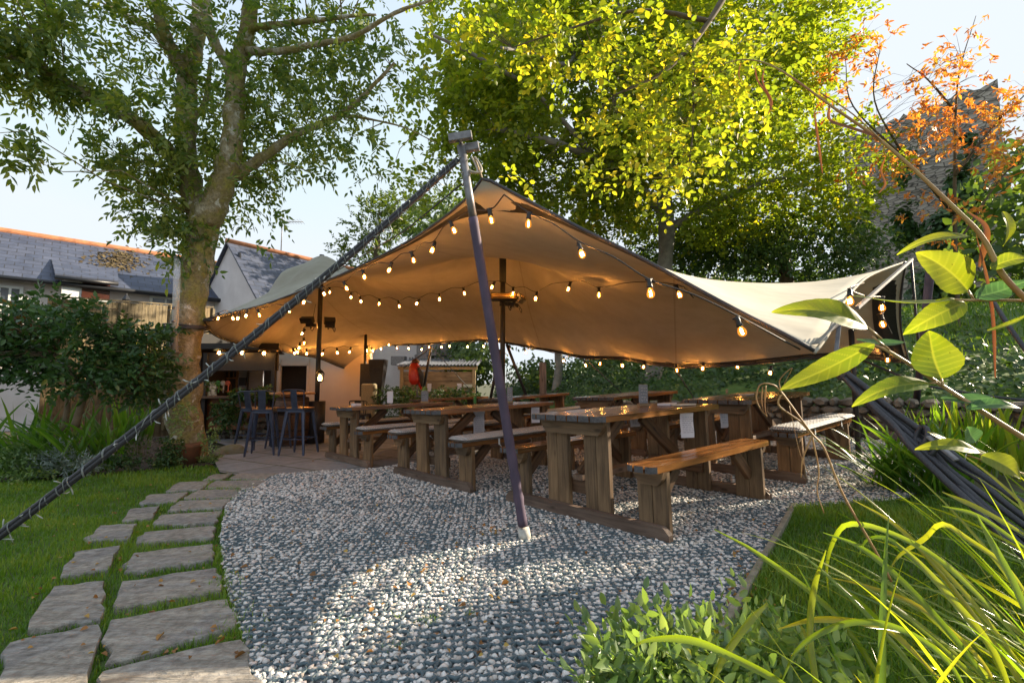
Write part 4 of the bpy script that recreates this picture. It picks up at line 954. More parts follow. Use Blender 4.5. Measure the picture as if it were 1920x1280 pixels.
#PART3
# ------------------------------------------------------------------ picnic tables
YAW = math.atan2(UX[1], UX[0])
def table_proto():
    root = empty('picnic_table', (0, 0, 0))
    D2, HT, HB = .68, .75, .46
    # table top: seven boards, outer ones with clipped corners
    top = MB(); n = 7; W = .735; gap = .012; bw = (W - gap * (n - 1)) / n; L = .84; z0, z1 = HT - .040, HT
    for i in range(n):
        x0 = -W / 2 + i * (bw + gap); x1 = x0 + bw; c = .055
        if i == 0: poly = [(x0 + .0, -L + c), (x0 + c, -L), (x1, -L), (x1, L), (x0 + c, L), (x0, L - c)]
        elif i == n - 1: poly = [(x0, -L), (x1 - c * .0, -L), (x1, -L), (x1, L - c), (x1 - c, L), (x0, L)][0:1] + [(x1 - c, -L), (x1, -L + c), (x1, L - c), (x1 - c, L), (x0, L)]
        else: poly = [(x0, -L), (x1, -L), (x1, L), (x0, L)]
        b = len(top.v); top.prism(poly, z0, z1 + random.uniform(-.0012, .0012))
        off = np.array([random.uniform(-9, 9) for _ in range(3)])
        for k in range(b, len(top.v)): v = top.v[k]; top.g[k] = tuple(np.array([v[1], v[0], v[2]]) + off)
    me = top.build('table_top', [M_top, M_endg], root)
    for p in me.data.polygons:
        if abs(p.normal.y) > .6: p.material_index = 1
    for s in (-1, 1):
        bt = MB(); bwid = .222; gp2 = .014; b3 = (bwid - 2 * gp2) / 3
        for i in range(3):
            x0 = s * .647 - bwid / 2 + i * (b3 + gp2); x1 = x0 + b3; c = .035
            poly = [(x0, -L), (x1, -L), (x1, L), (x0, L)]
            if i == 0: poly = [(x0, -L + c), (x0 + c, -L), (x1, -L), (x1, L), (x0 + c, L), (x0, L - c)]
            if i == 2: poly = [(x0, -L), (x1 - c, -L), (x1, -L + c), (x1, L - c), (x1 - c, L), (x0, L)]
            b = len(bt.v); bt.prism(poly, HB - .040, HB)
            off = np.array([random.uniform(-9, 9) for _ in range(3)])
            for k in range(b, len(bt.v)): v = bt.v[k]; bt.g[k] = tuple(np.array([v[1], v[0], v[2]]) + off)
        o = bt.build('bench_seat', [M_top, M_endg], root)
        for p in o.data.polygons:
            if abs(p.normal.y) > .6: p.material_index = 1
    for e in (-1, 1):
        y = e * D2; yo = e * (D2 + .022 + .019)
        for x in (-.1925, .1925):                    # each table leg is a pair of planks
            lg = MB()
            for k in (-1, 1): lg.box((x + k * .0565, y, (HT - .042) / 2 + .004), (.110, .040, HT - .050), None, .003, 2)
            lg.build('leg', M_wood, root)
        for s in (-1, 1):
            lg = MB()
            for k in (-1, 1): lg.box((s * .640 + k * .056, y, (HB - .042) / 2 + .004), (.109, .040, HB - .050), None, .003, 2)
            lg.build('bench_leg', M_wood, root)
            cl = MB(); w_, h = .115, .085; zt = HB - .042
            poly = [(-w_, zt), (-w_ + .012, zt - .03)] + [(-w_ + .05 + .0, zt - h)] + [(w_ - .05, zt - h), (w_ - .015, zt - .045), (w_, zt)]
            cl.prism([(s * .645 + a, b) for a, b in poly], -.0225, .0225, (0, yo + e * .0045, 0), np.stack([[1, 0, 0], [0, 0, 1], [0, -1, 0]], 1))
            o = cl.build('bench_bearer', M_wood, root)
        cl = MB(); w_, h, zt = .315, .100, HT - .042
        poly = [(-w_, zt), (-w_ + .015, zt - .045), (-w_ + .055, zt - h), (w_ - .055, zt - h), (w_ - .015, zt - .045), (w_, zt)]
        cl.prism(poly, -.0225, .0225, (0, yo + e * .0045, 0), np.stack([[1, 0, 0], [0, 0, 1], [0, -1, 0]], 1)); cl.build('table_bearer', M_wood, root)
        si = MB(); w_ = .775
        poly = [(-w_, .006), (-w_ + .0, .045), (-w_ + .045, .088), (w_ - .045, .088), (w_, .045), (w_, .006)]
        si.prism(poly, -.0225, .0225, (0, yo + e * .0045, 0), np.stack([[1, 0, 0], [0, 0, 1], [0, -1, 0]], 1)); si.build('foot_rail', M_sill, root)
        br = MB(); br.box((0, e * (D2 - .042), .215), (.52, .038, .10), None, .003, 0); br.build('cross_rail', M_woodd, root)
        for s in (0,):
            d = MB(); d.beam((.0, e * .14, HT - .075), (.0, e * (D2 - .03), .30), .095, .042, up=(1, 0, 0), bev=.003); d.build('table_brace', M_woodd, root)
        for s in (-1, 1):
            d = MB(); d.beam((s * .645, e * .42, HB - .06), (s * .645, e * (D2 - .025), .19), .085, .040, up=(1, 0, 0), bev=.003); d.build('bench_brace', M_woodd, root)
    st = MB(); st.box((0, 0, .285), (.095, 2 * D2 + .02, .040), None, .003, 1); st.build('stretcher', M_sill, root)
    return root
proto = table_proto()
def place_table(c, label, first=False, dyaw=0.0):
    if first: r = proto; kids = None
    else:
        r = proto.copy(); C.objects.link(r)
        for ch in list(proto.children):
            k = ch.copy(); C.objects.link(k); k.parent = r
    z = float(gz(c[0], c[1])); e = .4
    nx = -(float(gz(c[0] + e, c[1])) - float(gz(c[0] - e, c[1]))) / (2 * e); ny = -(float(gz(c[0], c[1] + e)) - float(gz(c[0], c[1] - e))) / (2 * e)
    q = Vector((nx, ny, 1)).normalized(); Z_ = q; X_ = Vector((math.cos(YAW + dyaw), math.sin(YAW + dyaw), 0)); X_ = (X_ - Z_ * X_.dot(Z_)).normalized(); Y_ = Z_.cross(X_)
    Mx = Matrix(((X_.x, Y_.x, Z_.x), (X_.y, Y_.y, Z_.y), (X_.z, Y_.z, Z_.z)))
    r.location = (c[0], c[1], z + .012); r.rotation_euler = Mx.to_euler()
    tag(r, label, 'picnic table', 'wooden picnic tables with benches under the tent')
    return np.array([c[0], c[1], z + .012]), np.array(Mx), r
TT = {}
for k, (c, lb) in enumerate([((1.02, 4.02), 'large front picnic table with bare glossy bench in the sun'), ((-.31, 5.51), 'picnic table left of the purple pole, cushions on both benches'),
        ((-1.72, 7.08), 'leftmost picnic table, half on the paving, with grey cushions'), ((2.72, 5.44), 'right-hand picnic table with one cushioned bench towards the grass'),
        ((1.74, 7.1), 'picnic table just behind the front table, near the grey trunk'), ((.28, 8.7), 'wet shiny-topped picnic table behind the centre pole'), ((-1.35, 10.6), 'rearmost picnic table before the timber shed')]):
    TT[k] = place_table(c, lb, k == 0)
def tl(k, x, y, z): o, Mx, r = TT[k]; return o + Mx @ np.array([x, y, z])
# seat cushions
def cushion(k, s, label, y0=-.80, y1=.80):
    mb = MB(); nx, ny = 9, 60; W = .155; vs = []
    for lay in (1, -1):
        for i in range(ny + 1):
            for j in range(nx + 1):
                a = j / nx * 2 - 1; b = i / ny * 2 - 1; sq = (1 - abs(a) ** 6) * (1 - abs(b) ** 60)
                wx = W * (1 - .10 * max(0, abs(b) - .93) / .07 * abs(a)) if abs(b) > .93 else W
                puff = .0035 * math.sin(i * 1.9) * math.sin(j * 2.1)
                z = .025 + lay * (.025 * sq ** .5 + puff * sq)
                vs.append((a * wx, lerp(y0, y1, (b + 1) / 2), z))
    n1 = (nx + 1) * (ny + 1); fs = []
    for i in range(ny):
        for j in range(nx):
            a = i * (nx + 1) + j; fs.append((a, a + 1, a + nx + 2, a + nx + 1)); a += n1; fs.append((a, a + nx + 1, a + nx + 2, a + 1))
    mb.add(vs, fs, None, True)
    o = mb.build('bench_cushion', M_cush); tb = TT[k][2]
    o.location = Vector(tl(k, s * .652, 0, .462)); o.rotation_euler = tb.rotation_euler
    tag(o, label, 'cushion', 'grey quilted bench cushions')
    for yy in (-.38, .42):
        t = MB(); t.box((s * .001 + .113, yy, -.022), (.003, .018, .075)); t.tube([(.114, yy, -.055), (.118, yy + .02, -.075), (.114, yy + .035, -.09)], .003, 4)
        t.build('tie', M_frame, o)
cushion(1, 1, 'grey quilted cushion on the near bench just left of the purple pole'); cushion(1, -1, 'grey quilted cushion on the left bench of the table left of the purple pole')
cushion(2, 1, 'grey quilted cushion on the right bench of the leftmost table'); cushion(2, -1, 'grey quilted cushion at far left, on the leftmost bench')
cushion(3, 1, 'grey woven cushion on the right-hand bench beside the strappy plants'); cushion(5, 1, 'grey cushion on the bench seen under the second table'); cushion(5, -1, 'far grey cushion glimpsed between the table legs')
# things on and under the tables
def stand_on(k, x, y, name, label, cat, w_, h, m, base=True, group=None, yaw=0.0, writing=True):
    p = tl(k, x, y, .752); o = empty(name, p, yaw, label, cat, group)
    if base: MB().box((0, 0, .012), (w_ * 1.15, .05, .024), None, .003, 0).build('foot', M_shed, o)
    b = MB().box((0, 0, .024 + h / 2), (w_, .010, h), None, .004); b.build('board', m, o)
    if writing:
        t = MB(); z = .024 + h * .82; r_ = random.Random(int(w_ * 1e4) + k)
        for row in range(5):
            x0 = -w_ * .33 + r_.uniform(0, .01)
            while x0 < w_ * .3:
                l = r_.uniform(.008, .02); t.tube([(x0, -.0062, z + r_.uniform(-.004, .004)), (x0 + l * .5, -.0062, z + r_.uniform(-.008, .008)), (x0 + l, -.0062, z + r_.uniform(-.004, .004))], .0018, 4); x0 += l + .008
            z -= h * .16
        t.build('handwriting', M_chalk if m is M_slatebd else M_ink, o)
    return o
stand_on(0, -.10, .33, 'table_sign', 'small chalkboard sign with handwriting on the front table', 'sign', .085, .17, M_slatebd, yaw=.15)
stand_on(1, -.05, .45, 'table_sign', 'small pale sign on the second table right of the purple pole', 'sign', .07, .17, M_slatebd, yaw=.1)
stand_on(2, .05, .48, 'table_sign', 'rounded chalkboard sign on the right part of the leftmost table', 'sign', .11, .16, M_slatebd, yaw=.1)
stand_on(2, .06, -.10, 'menu_card', 'white upright menu card on the leftmost table', 'menu', .085, .17, M_paper, base=False, writing=False)
stand_on(3, -.20, -.1, 'table_sign', 'small wooden sign block on the right-hand table', 'sign', .03, .05, M_shed, base=False, writing=False)
def flat(k, x, y, w_, l, h, name, label, cat, m, a=0.0):
    o = MB().box((0, 0, h / 2), (w_, l, h), None, min(.003, h * .3)).build(name, m); o.location = Vector(tl(k, x, y, .753)); e = TT[k][2].rotation_euler; o.rotation_euler = (e.x, e.y, e.z + a); tag(o, label, cat)
flat(0, .02, .52, .12, .17, .018, 'condiment_tray', 'white tray of papers on the front table beside the sign', 'tray', M_paper, .2)
flat(0, .20, .50, .10, .19, .014, 'menu_card', 'flat pale menu lying on the front table', 'menu', M_card, -.2)
flat(2, -.15, -.52, .15, .09, .035, 'napkin_box', 'small white box on the left end of the leftmost table', 'box', M_paper)
flat(3, -.05, .05, .1, .2, .012, 'menu_card', 'flat pale menu lying on the right-hand table', 'menu', M_card)
def sheetp(k, x, y, z, w_, h, label, yaw=0.0, name='notice'):
    o = empty(name, tl(k, x, y, z), yaw, label, 'notice', 'paper notices hanging from the tables')
    n = 6; vs = [(a * w_ / 2, .006 * math.sin(i * .9) , -h * i / n) for i in range(n + 1) for a in (-1, 1)]
    m_ = MB(); m_.add(vs, [(2 * i, 2 * i + 1, 2 * i + 3, 2 * i + 2) for i in range(n)]); q = m_.build('paper', M_paper, o); q.modifiers.new('thick', 'SOLIDIFY').thickness = .0012
    t = MB(); r_ = random.Random(3 + k)
    for row in range(9):
        x0 = -w_ * .36
        while x0 < w_ * .3:
            l = r_.uniform(.01, .03); t.box((x0 + l / 2, -.0085 + .006 * math.sin((row + 1.2) * .56), -h * (.18 + row * .075)), (l, .0012, .0035)); x0 += l + .007
    t.build('print', M_ink, o)
sheetp(0, .30, .36, .70, .125, .205, 'white printed sheet hanging from the front table edge', .25)
sheetp(0, -.22, .36, .69, .115, .13, 'white sheet half hidden behind the front table brace', .5)
sheetp(1, .30, .55, .70, .10, .18, 'white sheet hanging right of the purple pole', .25)
sheetp(1, -.10, .02, .68, .13, .30, 'white sheet hanging under the second table', .3)
sheetp(3, -.02, -.55, .66, .12, .22, 'white sheet hanging between the legs of the right-hand table', .3)
o = MB().box((0, 0, .055), (.045, .045, .11), None, .004).build('candle_jar', M_green_p); o.location = Vector(P(890.5, 756, 7.9)); tag(o, 'small bright green box behind the second table', 'box')

# ------------------------------------------------------------------ heaters and lantern on the poles
M_gold_off = simple('gold_reflector', (.55, .40, .16), (.35, .22, .08), 8, .25, .8, bs=0)
def heater(loc, rz, label, L=.46, tilt=.3, gold=True):
    o = empty('patio_heater', loc, rz, label, 'heater', 'electric heaters clamped to the tent poles')
    h = MB(); h.prism([(-.06, .055), (.06, .055), (.045, -.055), (-.045, -.055)], -L / 2, L / 2, (0, 0, 0), np.stack([[0, 1, 0], [0, 0, 1], [1, 0, 0]], 1)); q = h.build('casing', M_black, o); q.rotation_euler = (tilt, 0, 0)
    g = MB(); g.box((0, -.056, 0), (L * .93, .012, .085), None, .004); r = g.build('reflector', M_gold_off if gold else M_black, o); r.rotation_euler = (tilt, 0, 0)
    g = MB(); g.tube([(-L * .43, -.068, -.005), (L * .43, -.068, -.005)], .009, 8); r = g.build('heating_tube', simple('quartz', (.7, .45, .2), None, 9, .2, bs=0) if gold else M_black, o); r.rotation_euler = (tilt, 0, 0)
    g = MB(); g.tube([(0, .03, 0), (0, .12, -.06), (0, .16, -.14)], .016, 8); g.box((.02, .10, -.09), (.18, .07, .06), None, .005); g.build('bracket', M_black, o)
    g = MB(); g.tube(smooth([(.05, .05, -.08), (.07, .0, -.16), (.10, .02, -.20), (.12, .06, -.12)], 5), .006, 5); g.build('cable', M_cable, o)
heater(P(945, 557, 7.2), .05, 'silver-fronted heater on the centre pole behind the purple pole', .42, -.15)
heater(P(975, 560, 7.25), 1.2, 'small tilted heater at the right of the centre pole', .2, -.6)
heater(P(576, 600, 9.0), -.1, 'black heater on the left of the lantern pole', .24, .5, False)
heater(P(618, 602, 9.1), .5, 'black heater on the right of the lantern pole', .20, .7, False)
o = empty('wall_lantern', P(600, 707, 9.0), 0, 'lit black lantern fixed to the pole behind the barrel', 'lantern')
g = MB(); g.lathe([(.03, -.10), (.055, -.085), (.06, -.08)], n=6, sm=False); g.lathe([(.085, .075), (.05, .12), (.012, .15), (.005, .18)], n=6, sm=False)
for k in range(6): a = k * math.pi / 3; g.beam((.058 * math.cos(a), .058 * math.sin(a), -.08), (.08 * math.cos(a), .08 * math.sin(a), .075), .009, .009)
g.tube([(-.10, .02, .03), (-.05, 0, .10), (0, 0, .14)], .008, 6); g.build('cage', M_black, o)
g = MB(); g.lathe([(.012, -.07), (.030, -.05), (.034, -.01), (.022, .03), (.006, .05)], n=12); g.build('bulb', M_gold, o)

# ------------------------------------------------------------------ houses
def house_frame(p0, dirn): d = np.array([dirn[0], dirn[1], 0.0]); d /= np.linalg.norm(d); n = np.array([d[1], -d[0], 0]); return np.array(p0, float), d, n    # n points towards the camera
def quad(mb, a, b, c, d, gs=None):
    a, b, c, d = [np.array(q, float) for q in (a, b, c, d)]
    W = np.linalg.norm(b - a); H = np.linalg.norm(d - a)
    mb.add([a, b, c, d], [(0, 1, 2, 3)], [(0, 0, 0), (W, 0, 0), (W, H, 0), (0, H, 0)] if gs is None else gs)
# long cottage: ridge 5.5 m up, running from left towards the back
r0, r1 = P(-260, 383, 12.4), P(449, 497, 18.4); zr = (r0[2] + r1[2]) / 2
z_r = P(0, 437, 14.3)[2]; r0 = np.array([*P(-300, 400, 12.0)[:2], z_r]); r1 = np.array([*P(449, 497, 18.6)[:2], z_r])
dd = (r1 - r0); dd /= np.linalg.norm(dd); nn_ = np.array([dd[1], -dd[0], 0]);
Wd, z_e = 2.55, z_r - 1.75
hs = empty('cottage', [*(r0 + r1)[:2] / 2, -.3], 0, 'long low white cottage with a blue slate roof and orange ridge tiles behind the fence', 'house'); ho = np.array(hs.location)
def B_(p): return np.array(p, float) - ho
m1 = MB(); e0, e1 = r0 + nn_ * Wd, r1 + nn_ * Wd; e0[2] = e1[2] = z_e; f0, f1 = r0 - nn_ * Wd, r1 - nn_ * Wd; f0[2] = f1[2] = z_e
dz = np.array([0, 0, -.06])
quad(m1, B_(e0), B_(e1), B_(r1), B_(r0)); quad(m1, B_(f1), B_(f0), B_(r0), B_(r1)); quad(m1, B_(e1 + dz), B_(e0 + dz), B_(r0 + dz), B_(r1 + dz)); quad(m1, B_(e0 + dz), B_(e1 + dz), B_(e1), B_(e0)); quad(m1, B_(e1 + dz), B_(r1 + dz), B_(r1), B_(e1)); quad(m1, B_(r0 + dz), B_(e0 + dz), B_(e0), B_(r0))
rf = m1.build('roof', M_slate, hs)
m1 = MB(); nR = 52
for k in range(nR):
    a = lerp(r0, r1, k / nR); b = lerp(r0, r1, (k + .995) / nR); m1.tube([B_(a) + [0, 0, -.03], B_(b) + [0, 0, -.03]], .12, 12, sm=False)
m1.build('ridge_tiles', M_ridge, rf)
m1 = MB(); ins = .28; w0, w1 = r0 + nn_ * (Wd - ins), r1 + nn_ * (Wd - ins); L_ = np.linalg.norm(r1 - r0); thick = 4.5
c = (w0 + w1) / 2 - nn_ * 2.2; c[2] = (z_e + .12 - 1.0) / 2; m1.box(B_(c), (L_ - .2, 4.4, z_e + .12 + 1.0), np.stack([dd, nn_, [0, 0, 1]], 1)); m1.build('wall', M_white, hs)
m1 = MB(); m1.tube([B_(e0) + [0, 0, -.07] + nn_ * .05, B_(e1) + [0, 0, -.07] + nn_ * .05], .07, 8); m1.build('gutter', M_gut, hs)
def window(par, org, px, py, wpx, hpx, n, d, wplane, out=.0, split=1):
    """window on the plane through wplane with normal n; centre seen at px,py"""
    r = ray(px, py); o_ = np.array([0, 0, CAMH]); t = np.dot(wplane - o_, n) / np.dot(r, n); c = o_ + r * t + n * .03
    w_ = PX(wpx, c[1]) / max(.3, abs(d[0] - d[1] * c[0] / c[1])); h = PX(hpx, c[1]); A = np.stack([d, n, [0, 0, 1]], 1)
    f = MB()
    for s in (-1, 1): f.box(c - org + d * s * w_ / 2, (.07, .07, h + .07), A); f.box(c - org + np.array([0, 0, s * h / 2]), (w_ - .07, .065, .07), A)
    for k in range(1, split): f.box(c - org + d * w_ * (k / split - .5), (.05, .055, h - .07), A)
    q = f.build('window', M_frame, par); g = MB(); g.box(c - org - n * .012, (w_ - .07, .02, h - .07), A); g.build('pane', M_glassd, q)
wp = w1.copy()
window(hs, ho, 18, 556, 44, 36, nn_, dd, wp, split=2); window(hs, ho, 310, 566, 55, 14, nn_, dd, wp, split=2); window(hs, ho, 418, 578, 26, 16, nn_, dd, wp)
# dormer
dm = MB(); 
def on_roof(px, py):
    rn = np.cross(dd, (r0 - e0) / np.linalg.norm(r0 - e0)); r = ray(px, py); o_ = np.array([0, 0, CAMH]); return o_ + r * (np.dot(r0 - o_, rn) / np.dot(r, rn))
a0, a1 = on_roof(96, 487), on_roof(220, 505); q0, q1 = P(103, 515, a0[1] - .9), P(222, 528, a1[1] - .9)
up_ = np.array([0, 0, .03]); quad(dm, B_(q0 + up_), B_(q1 + up_), B_(a1 + up_), B_(a0 + up_)); quad(dm, B_(q1 - up_), B_(q0 - up_), B_(a0 - up_), B_(a1 - up_)); quad(dm, B_(q0 - up_), B_(q1 - up_), B_(q1 + up_), B_(q0 + up_)); quad(dm, B_(q1 - up_), B_(a1 - up_), B_(a1 + up_), B_(q1 + up_))
dmo = dm.build('dormer_roof', M_slate, hs); dw = MB(); dl = q1 - q0; dl[2] = 0; Ld = np.linalg.norm(dl); dl /= Ld; dn = np.array([dl[1], -dl[0], 0]); cc = (q0 + q1) / 2 - dn * .55; zt_ = min(q0[2], q1[2]) + .12; cc[2] = (zt_ + z_e - .6) / 2
dw.box(B_(cc), (Ld - .35, .7, zt_ - z_e + .6), np.stack([dl, dn, [0, 0, 1]], 1)); dw.build('dormer_front', M_frame, dmo)
gg = MB(); gg.box(B_(cc + dn * .36 + dl * .22 + [0, 0, .04]), (.62, .04, .52), np.stack([dl, dn, [0, 0, 1]], 1)); gg.build('dormer_pane', simple('brown_curtain_glass', (.09, .03, .02), (.05, .02, .015), 3, .15, bs=0), dmo)
gg = MB(); gg.tube([B_(q0 + [0, 0, -.07]), B_(q1 + [0, 0, -.07])], .06, 8); gg.build('dormer_gutter', M_gut, dmo)
# moss on the roof
ms = []
for _ in range(520):
    px, py = 222 + rng.normal() * 24, 484 + rng.normal() * 9 + (rng.random() < .3) * 12
    ms.append(on_roof(px, py))
ms = np.array(ms) + [0, 0, .03]; rN = np.cross(dd, (e0 - r0) / np.linalg.norm(e0 - r0)); rN = rN * np.sign(rN[2]); rn = nrmz(rng.normal(size=(len(ms), 3)) * .25 + rN); ms = ms - [0, 0, .025]; q = leaves('roof_moss', ms - ho, np.cross(rn, rng.normal(size=(len(ms), 3))), rn, .12, .10, rng.random(len(ms)), leafmat('roof_moss_mat', [(0, (.05, .035, .02)), (1, (.12, .09, .04))], 0, .9), hs); q['kind'] = 'stuff'

# gabled house
ga = empty('gabled_house', P(520, 640, 16.5) * [1, 1, 0], 0, 'white gabled house with a slate roof rising behind the small tent peak', 'house'); go = np.array(ga.location)
A_ = P(431, 457, 15.6); zE = P(415, 497, 15.2)[2]; rd = nrmz(P(672, 500, 19.8)[:2] - A_[:2]); rd = np.array([rd[0], rd[1], 0]); gnm = np.array([rd[1], -rd[0], 0]); Lr = 7.0
span = 2.1; zE2 = A_[2] - 2.0
fl_, fr_ = A_ - gnm * span, A_ + gnm * span; fl_[2] = fr_[2] = zE2; bkv = rd * Lr
m1 = MB(); G_ = lambda p: np.array(p) - go
m1.add([G_(A_), G_(fl_), G_([fl_[0], fl_[1], -1]), G_([fr_[0], fr_[1], -1]), G_(fr_)], [(0, 1, 2, 3, 4)])
A2, l2, r2 = A_ + bkv, fl_ + bkv, fr_ + bkv; m1.add([G_(A2), G_(l2), G_([l2[0], l2[1], -1]), G_([r2[0], r2[1], -1]), G_(r2)], [(4, 3, 2, 1, 0)])
for p in (fl_, fr_): m1.add([G_([p[0], p[1], -1]), G_(p), G_(p + bkv), G_([*(p + bkv)[:2], -1])], [(0, 1, 2, 3)])
m1.build('wall', M_white, ga)
m1 = MB(); ov = -rd * .12; up_ = np.array([0, 0, .07])
for s, p in ((-1, fl_), (1, fr_)):
    pe = p + s * gnm * .25 - np.array([0, 0, .25]); a, b, c_, d_ = pe + ov, pe + bkv, A_ + bkv + up_, A_ + ov + up_
    if s > 0: quad(m1, G_(a), G_(b), G_(c_), G_(d_))
    else: quad(m1, G_(b), G_(a), G_(d_), G_(c_))
    a, b, c_, d_ = [q - up_ for q in (a, b, c_, d_)]; quad(m1, G_(b), G_(a), G_(d_), G_(c_)); quad(m1, G_(pe + ov - up_), G_(A_ + ov), G_(A_ + ov + up_), G_(pe + ov))
q = m1.build('roof', M_slate, ga); m1 = MB(); m1.tube([G_(A_ + ov + up_), G_(A_ + bkv + up_)], .10, 8); m1.build('ridge_tiles', M_ridge, q)
m1 = MB(); fp0 = P(449, 474, 15.3); m1.tube([G_(fp0), G_(P(449.5, 515, 15.3)), G_(P(456, 521, 15.2))], .055, 8); m1.build('flue_pipe', M_gut, ga)
an = empty('tv_aerial', P(527, 470, 17.5), 0, 'thin television aerial on the roof of the gabled house', 'aerial'); m1 = MB(); hgt = PX(70, 17.5); m1.tube([(0, 0, -.2), (0, 0, hgt * 1.0)], .018, 6); m1.build('mast', M_steel, an)
m1 = MB(); m1.tube([(0, 0, hgt * .8), (.75, .1, hgt * .83)], .014, 5)
for k in range(7): x = .15 + k * .1; m1.tube([(x, -.22, hgt * .8 + .02 * k * .3), (x, .22, hgt * .8)], .007, 4)
m1.tube([(.1, 0, hgt * .72), (.1, 0, hgt * .92)], .01, 4); m1.build('antenna_rods', M_steel, an)
# white extension with kitchen vent seen under the back edge
ex_ = empty('white_extension', P(770, 700, 17.5) * [1, 1, 0], 0, 'white rendered wall with kitchen extractor ducting seen behind the timber shed', 'building'); xo = np.array(ex_.location)
m1 = MB(); c = (P(700, 700, 18.0) + P(843, 700, 18.0)) / 2; w_ = PX(150, 18); m1.box([c[0] - xo[0], c[1] + 2 - xo[1], 1.3], (w_, 4.0, 3.8)); m1.build('wall', M_white, ex_)
m1 = MB(); c = P(798, 658, 17.4) - xo; m1.box(c, (.55, .6, .75), None, .02); c2 = P(822, 652, 17.3) - xo; m1.box(c2, (.75, .6, .62), None, .02); m1.build('extractor_box', M_steel, ex_)
m1 = MB(); c = P(806, 679, 17.2) - xo; m1.prism([(-.7, -.08), (.7, -.08), (.45, .12), (-.45, .12)], -.3, .3, c, np.stack([[1, 0, 0], [0, 0, 1], [0, -1, 0]], 1)); m1.tube([c + [-.5, 0, .15], c + [-.1, 0, .42]], .12, 10); m1.build('cowl', M_steel, ex_)
m1 = MB(); c = P(748, 676, 17.4) - xo; m1.box(c, (.5, .4, .32), None, .01)
for k in range(5): m1.box(c + [.42 + k * .1, -.1, -.02], (.05, .1, .28))
m1.build('vent_grille', M_steel, ex_)
# timber fence before the cottage
fe = empty('timber_fence', P(250, 640, 10.6) * [1, 1, 0], 0, 'weathered close-boarded timber fence between the shrub and the cottage', 'fence'); fo = np.array(fe.location)
fa, fb = P(90, 558, 9.2), P(400, 578, 12.2); nb = 46
for sect in range(4):
    m1 = MB()
    for k in range(nb * sect // 4, nb * (sect + 1) // 4):
        a = lerp(fa, fb, (k + .5) / nb); d_ = nrmz((fb - fa) * [1, 1, 0]); h = a[2] + .3 + random.uniform(-.012, .012); m1.box(np.array([a[0], a[1], h / 2 - .3]) - fo, (np.linalg.norm((fb - fa)[:2]) / nb * .96, .022 + .006 * (k % 2), h), np.stack([d_, [d_[1], -d_[0], 0], [0, 0, 1]], 1), .002, 2)
    m1.build('boards', M_fence, fe)
m1 = MB(); m1.beam(fa - fo + [0, 0, .03], fb - fo + [0, 0, .03], .06, .03); m1.build('capping', M_fence, fe)
for k in range(4):
    a = lerp(fa, fb, .04 + k * .31); m1 = MB(); m1.box(np.array([a[0] + .03, a[1] + .07, (a[2] + .05) / 2 - .1]) - fo, (.09, .09, a[2] + .15)); m1.build('post', M_fence, fe)
ol = empty('wall_lamp', P(237, 562, 13), 0, 'black carriage lamp just above the fence', 'lamp'); g = MB(); g.lathe([(.05, -.12), (.10, 0), (.10, .02), (.02, .14), (.01, .18)], n=6, sm=False); g.build('housing', M_gut, ol)

# ------------------------------------------------------------------ outdoor bar hut
zf = lambda x, y: float(gz(x, y))
hut = empty('bar_hut', P(440, 760, 10.6) * [1, 1, 0], 0, 'dark open-fronted bar hut with shelves and pump clips behind the big tree', 'bar hut'); uo = np.array(hut.location)
def W_(px, py, d): return P(px, py, d) - uo
m1 = MB()
xL, xR, yF = P(340, 700, 10.4)[0], P(521, 700, 10.4)[0], 10.4
xB = -6.05; zR = P(0, 655, yF)[2]; m1.prism([(xL - uo[0], yF - .2 - uo[1]), (xR - uo[0] + .1, yF - .2 - uo[1]), (xB - uo[0] + .1, 12.4 - uo[1]), (xL - uo[0], 12.4 - uo[1])], zR, zR + .12)
m1.box([(xL + xR) / 2 - uo[0], yF - uo[1], P(0, 678, yF)[2]], (xR - xL, .06, PX(34, yF)), None, .005)
m1.box([(xL + xB) / 2 - uo[0], 12.2 - uo[1], .8], (xB - xL, .1, 2.6)); m1.box([xL - uo[0], yF + .9 - uo[1], .8], (.1, 1.8, 2.6))
m1.build('roof_and_walls', M_bar, hut)
for px in (372, 384, 512): m1 = MB(); c = P(px, 735, yF - .03); m1.box([c[0] - uo[0], c[1] - uo[1], .55], (.085, .085, 2.1), None, .004); m1.build('post', M_bar if px != 512 else M_bar, hut)
m1 = MB(); c = P(445, 742, yF - .1); m1.box([c[0] - uo[0], c[1] - uo[1] + .1, c[2] - .03], (xR - xL - .1, .42, .05), None, .005, 0); m1.build('counter', M_woodd, hut)
m1 = MB(); c = P(445, 765, yF); m1.box([c[0] - uo[0], c[1] - uo[1] + .08, c[2] - .1], (xR - xL - .1, .05, .72), None, .002, 0); m1.build('front_boards', wood('orange_brown_boards', (.14, .055, .02), (.2, .085, .03), (.05, .02, .01), .6), hut)
m1 = MB(); c = W_(424, 705, 12.0); m1.box(c, (.5, .03, .68)); m1.build('chalk_panel', simple('dark_panel', (.03, .025, .02), (.05, .04, .03), 9, .5), hut)
m1 = MB()
for s in (-1, 1): m1.box(c + [s * .30, -.02, 0], (.05, .05, .80)); 
for k in (-.38, -.05, .38): m1.box(c + [0, -.02, k], (.6, .05, .035))
m1.build('shelf_frame', M_btop, hut)
m1 = MB()
for k in range(8):
    b_ = c + [-.22 + .063 * k, -.06, -.03 if k % 2 else -.35]; m1.lathe([(.022, 0), (.024, .12), (.009, .17), (.009, .22)], b_, 8)
m1.build('bottles', simple('amber_bottles', (.12, .05, .02), (.03, .06, .03), 4, .15, bs=0), hut)
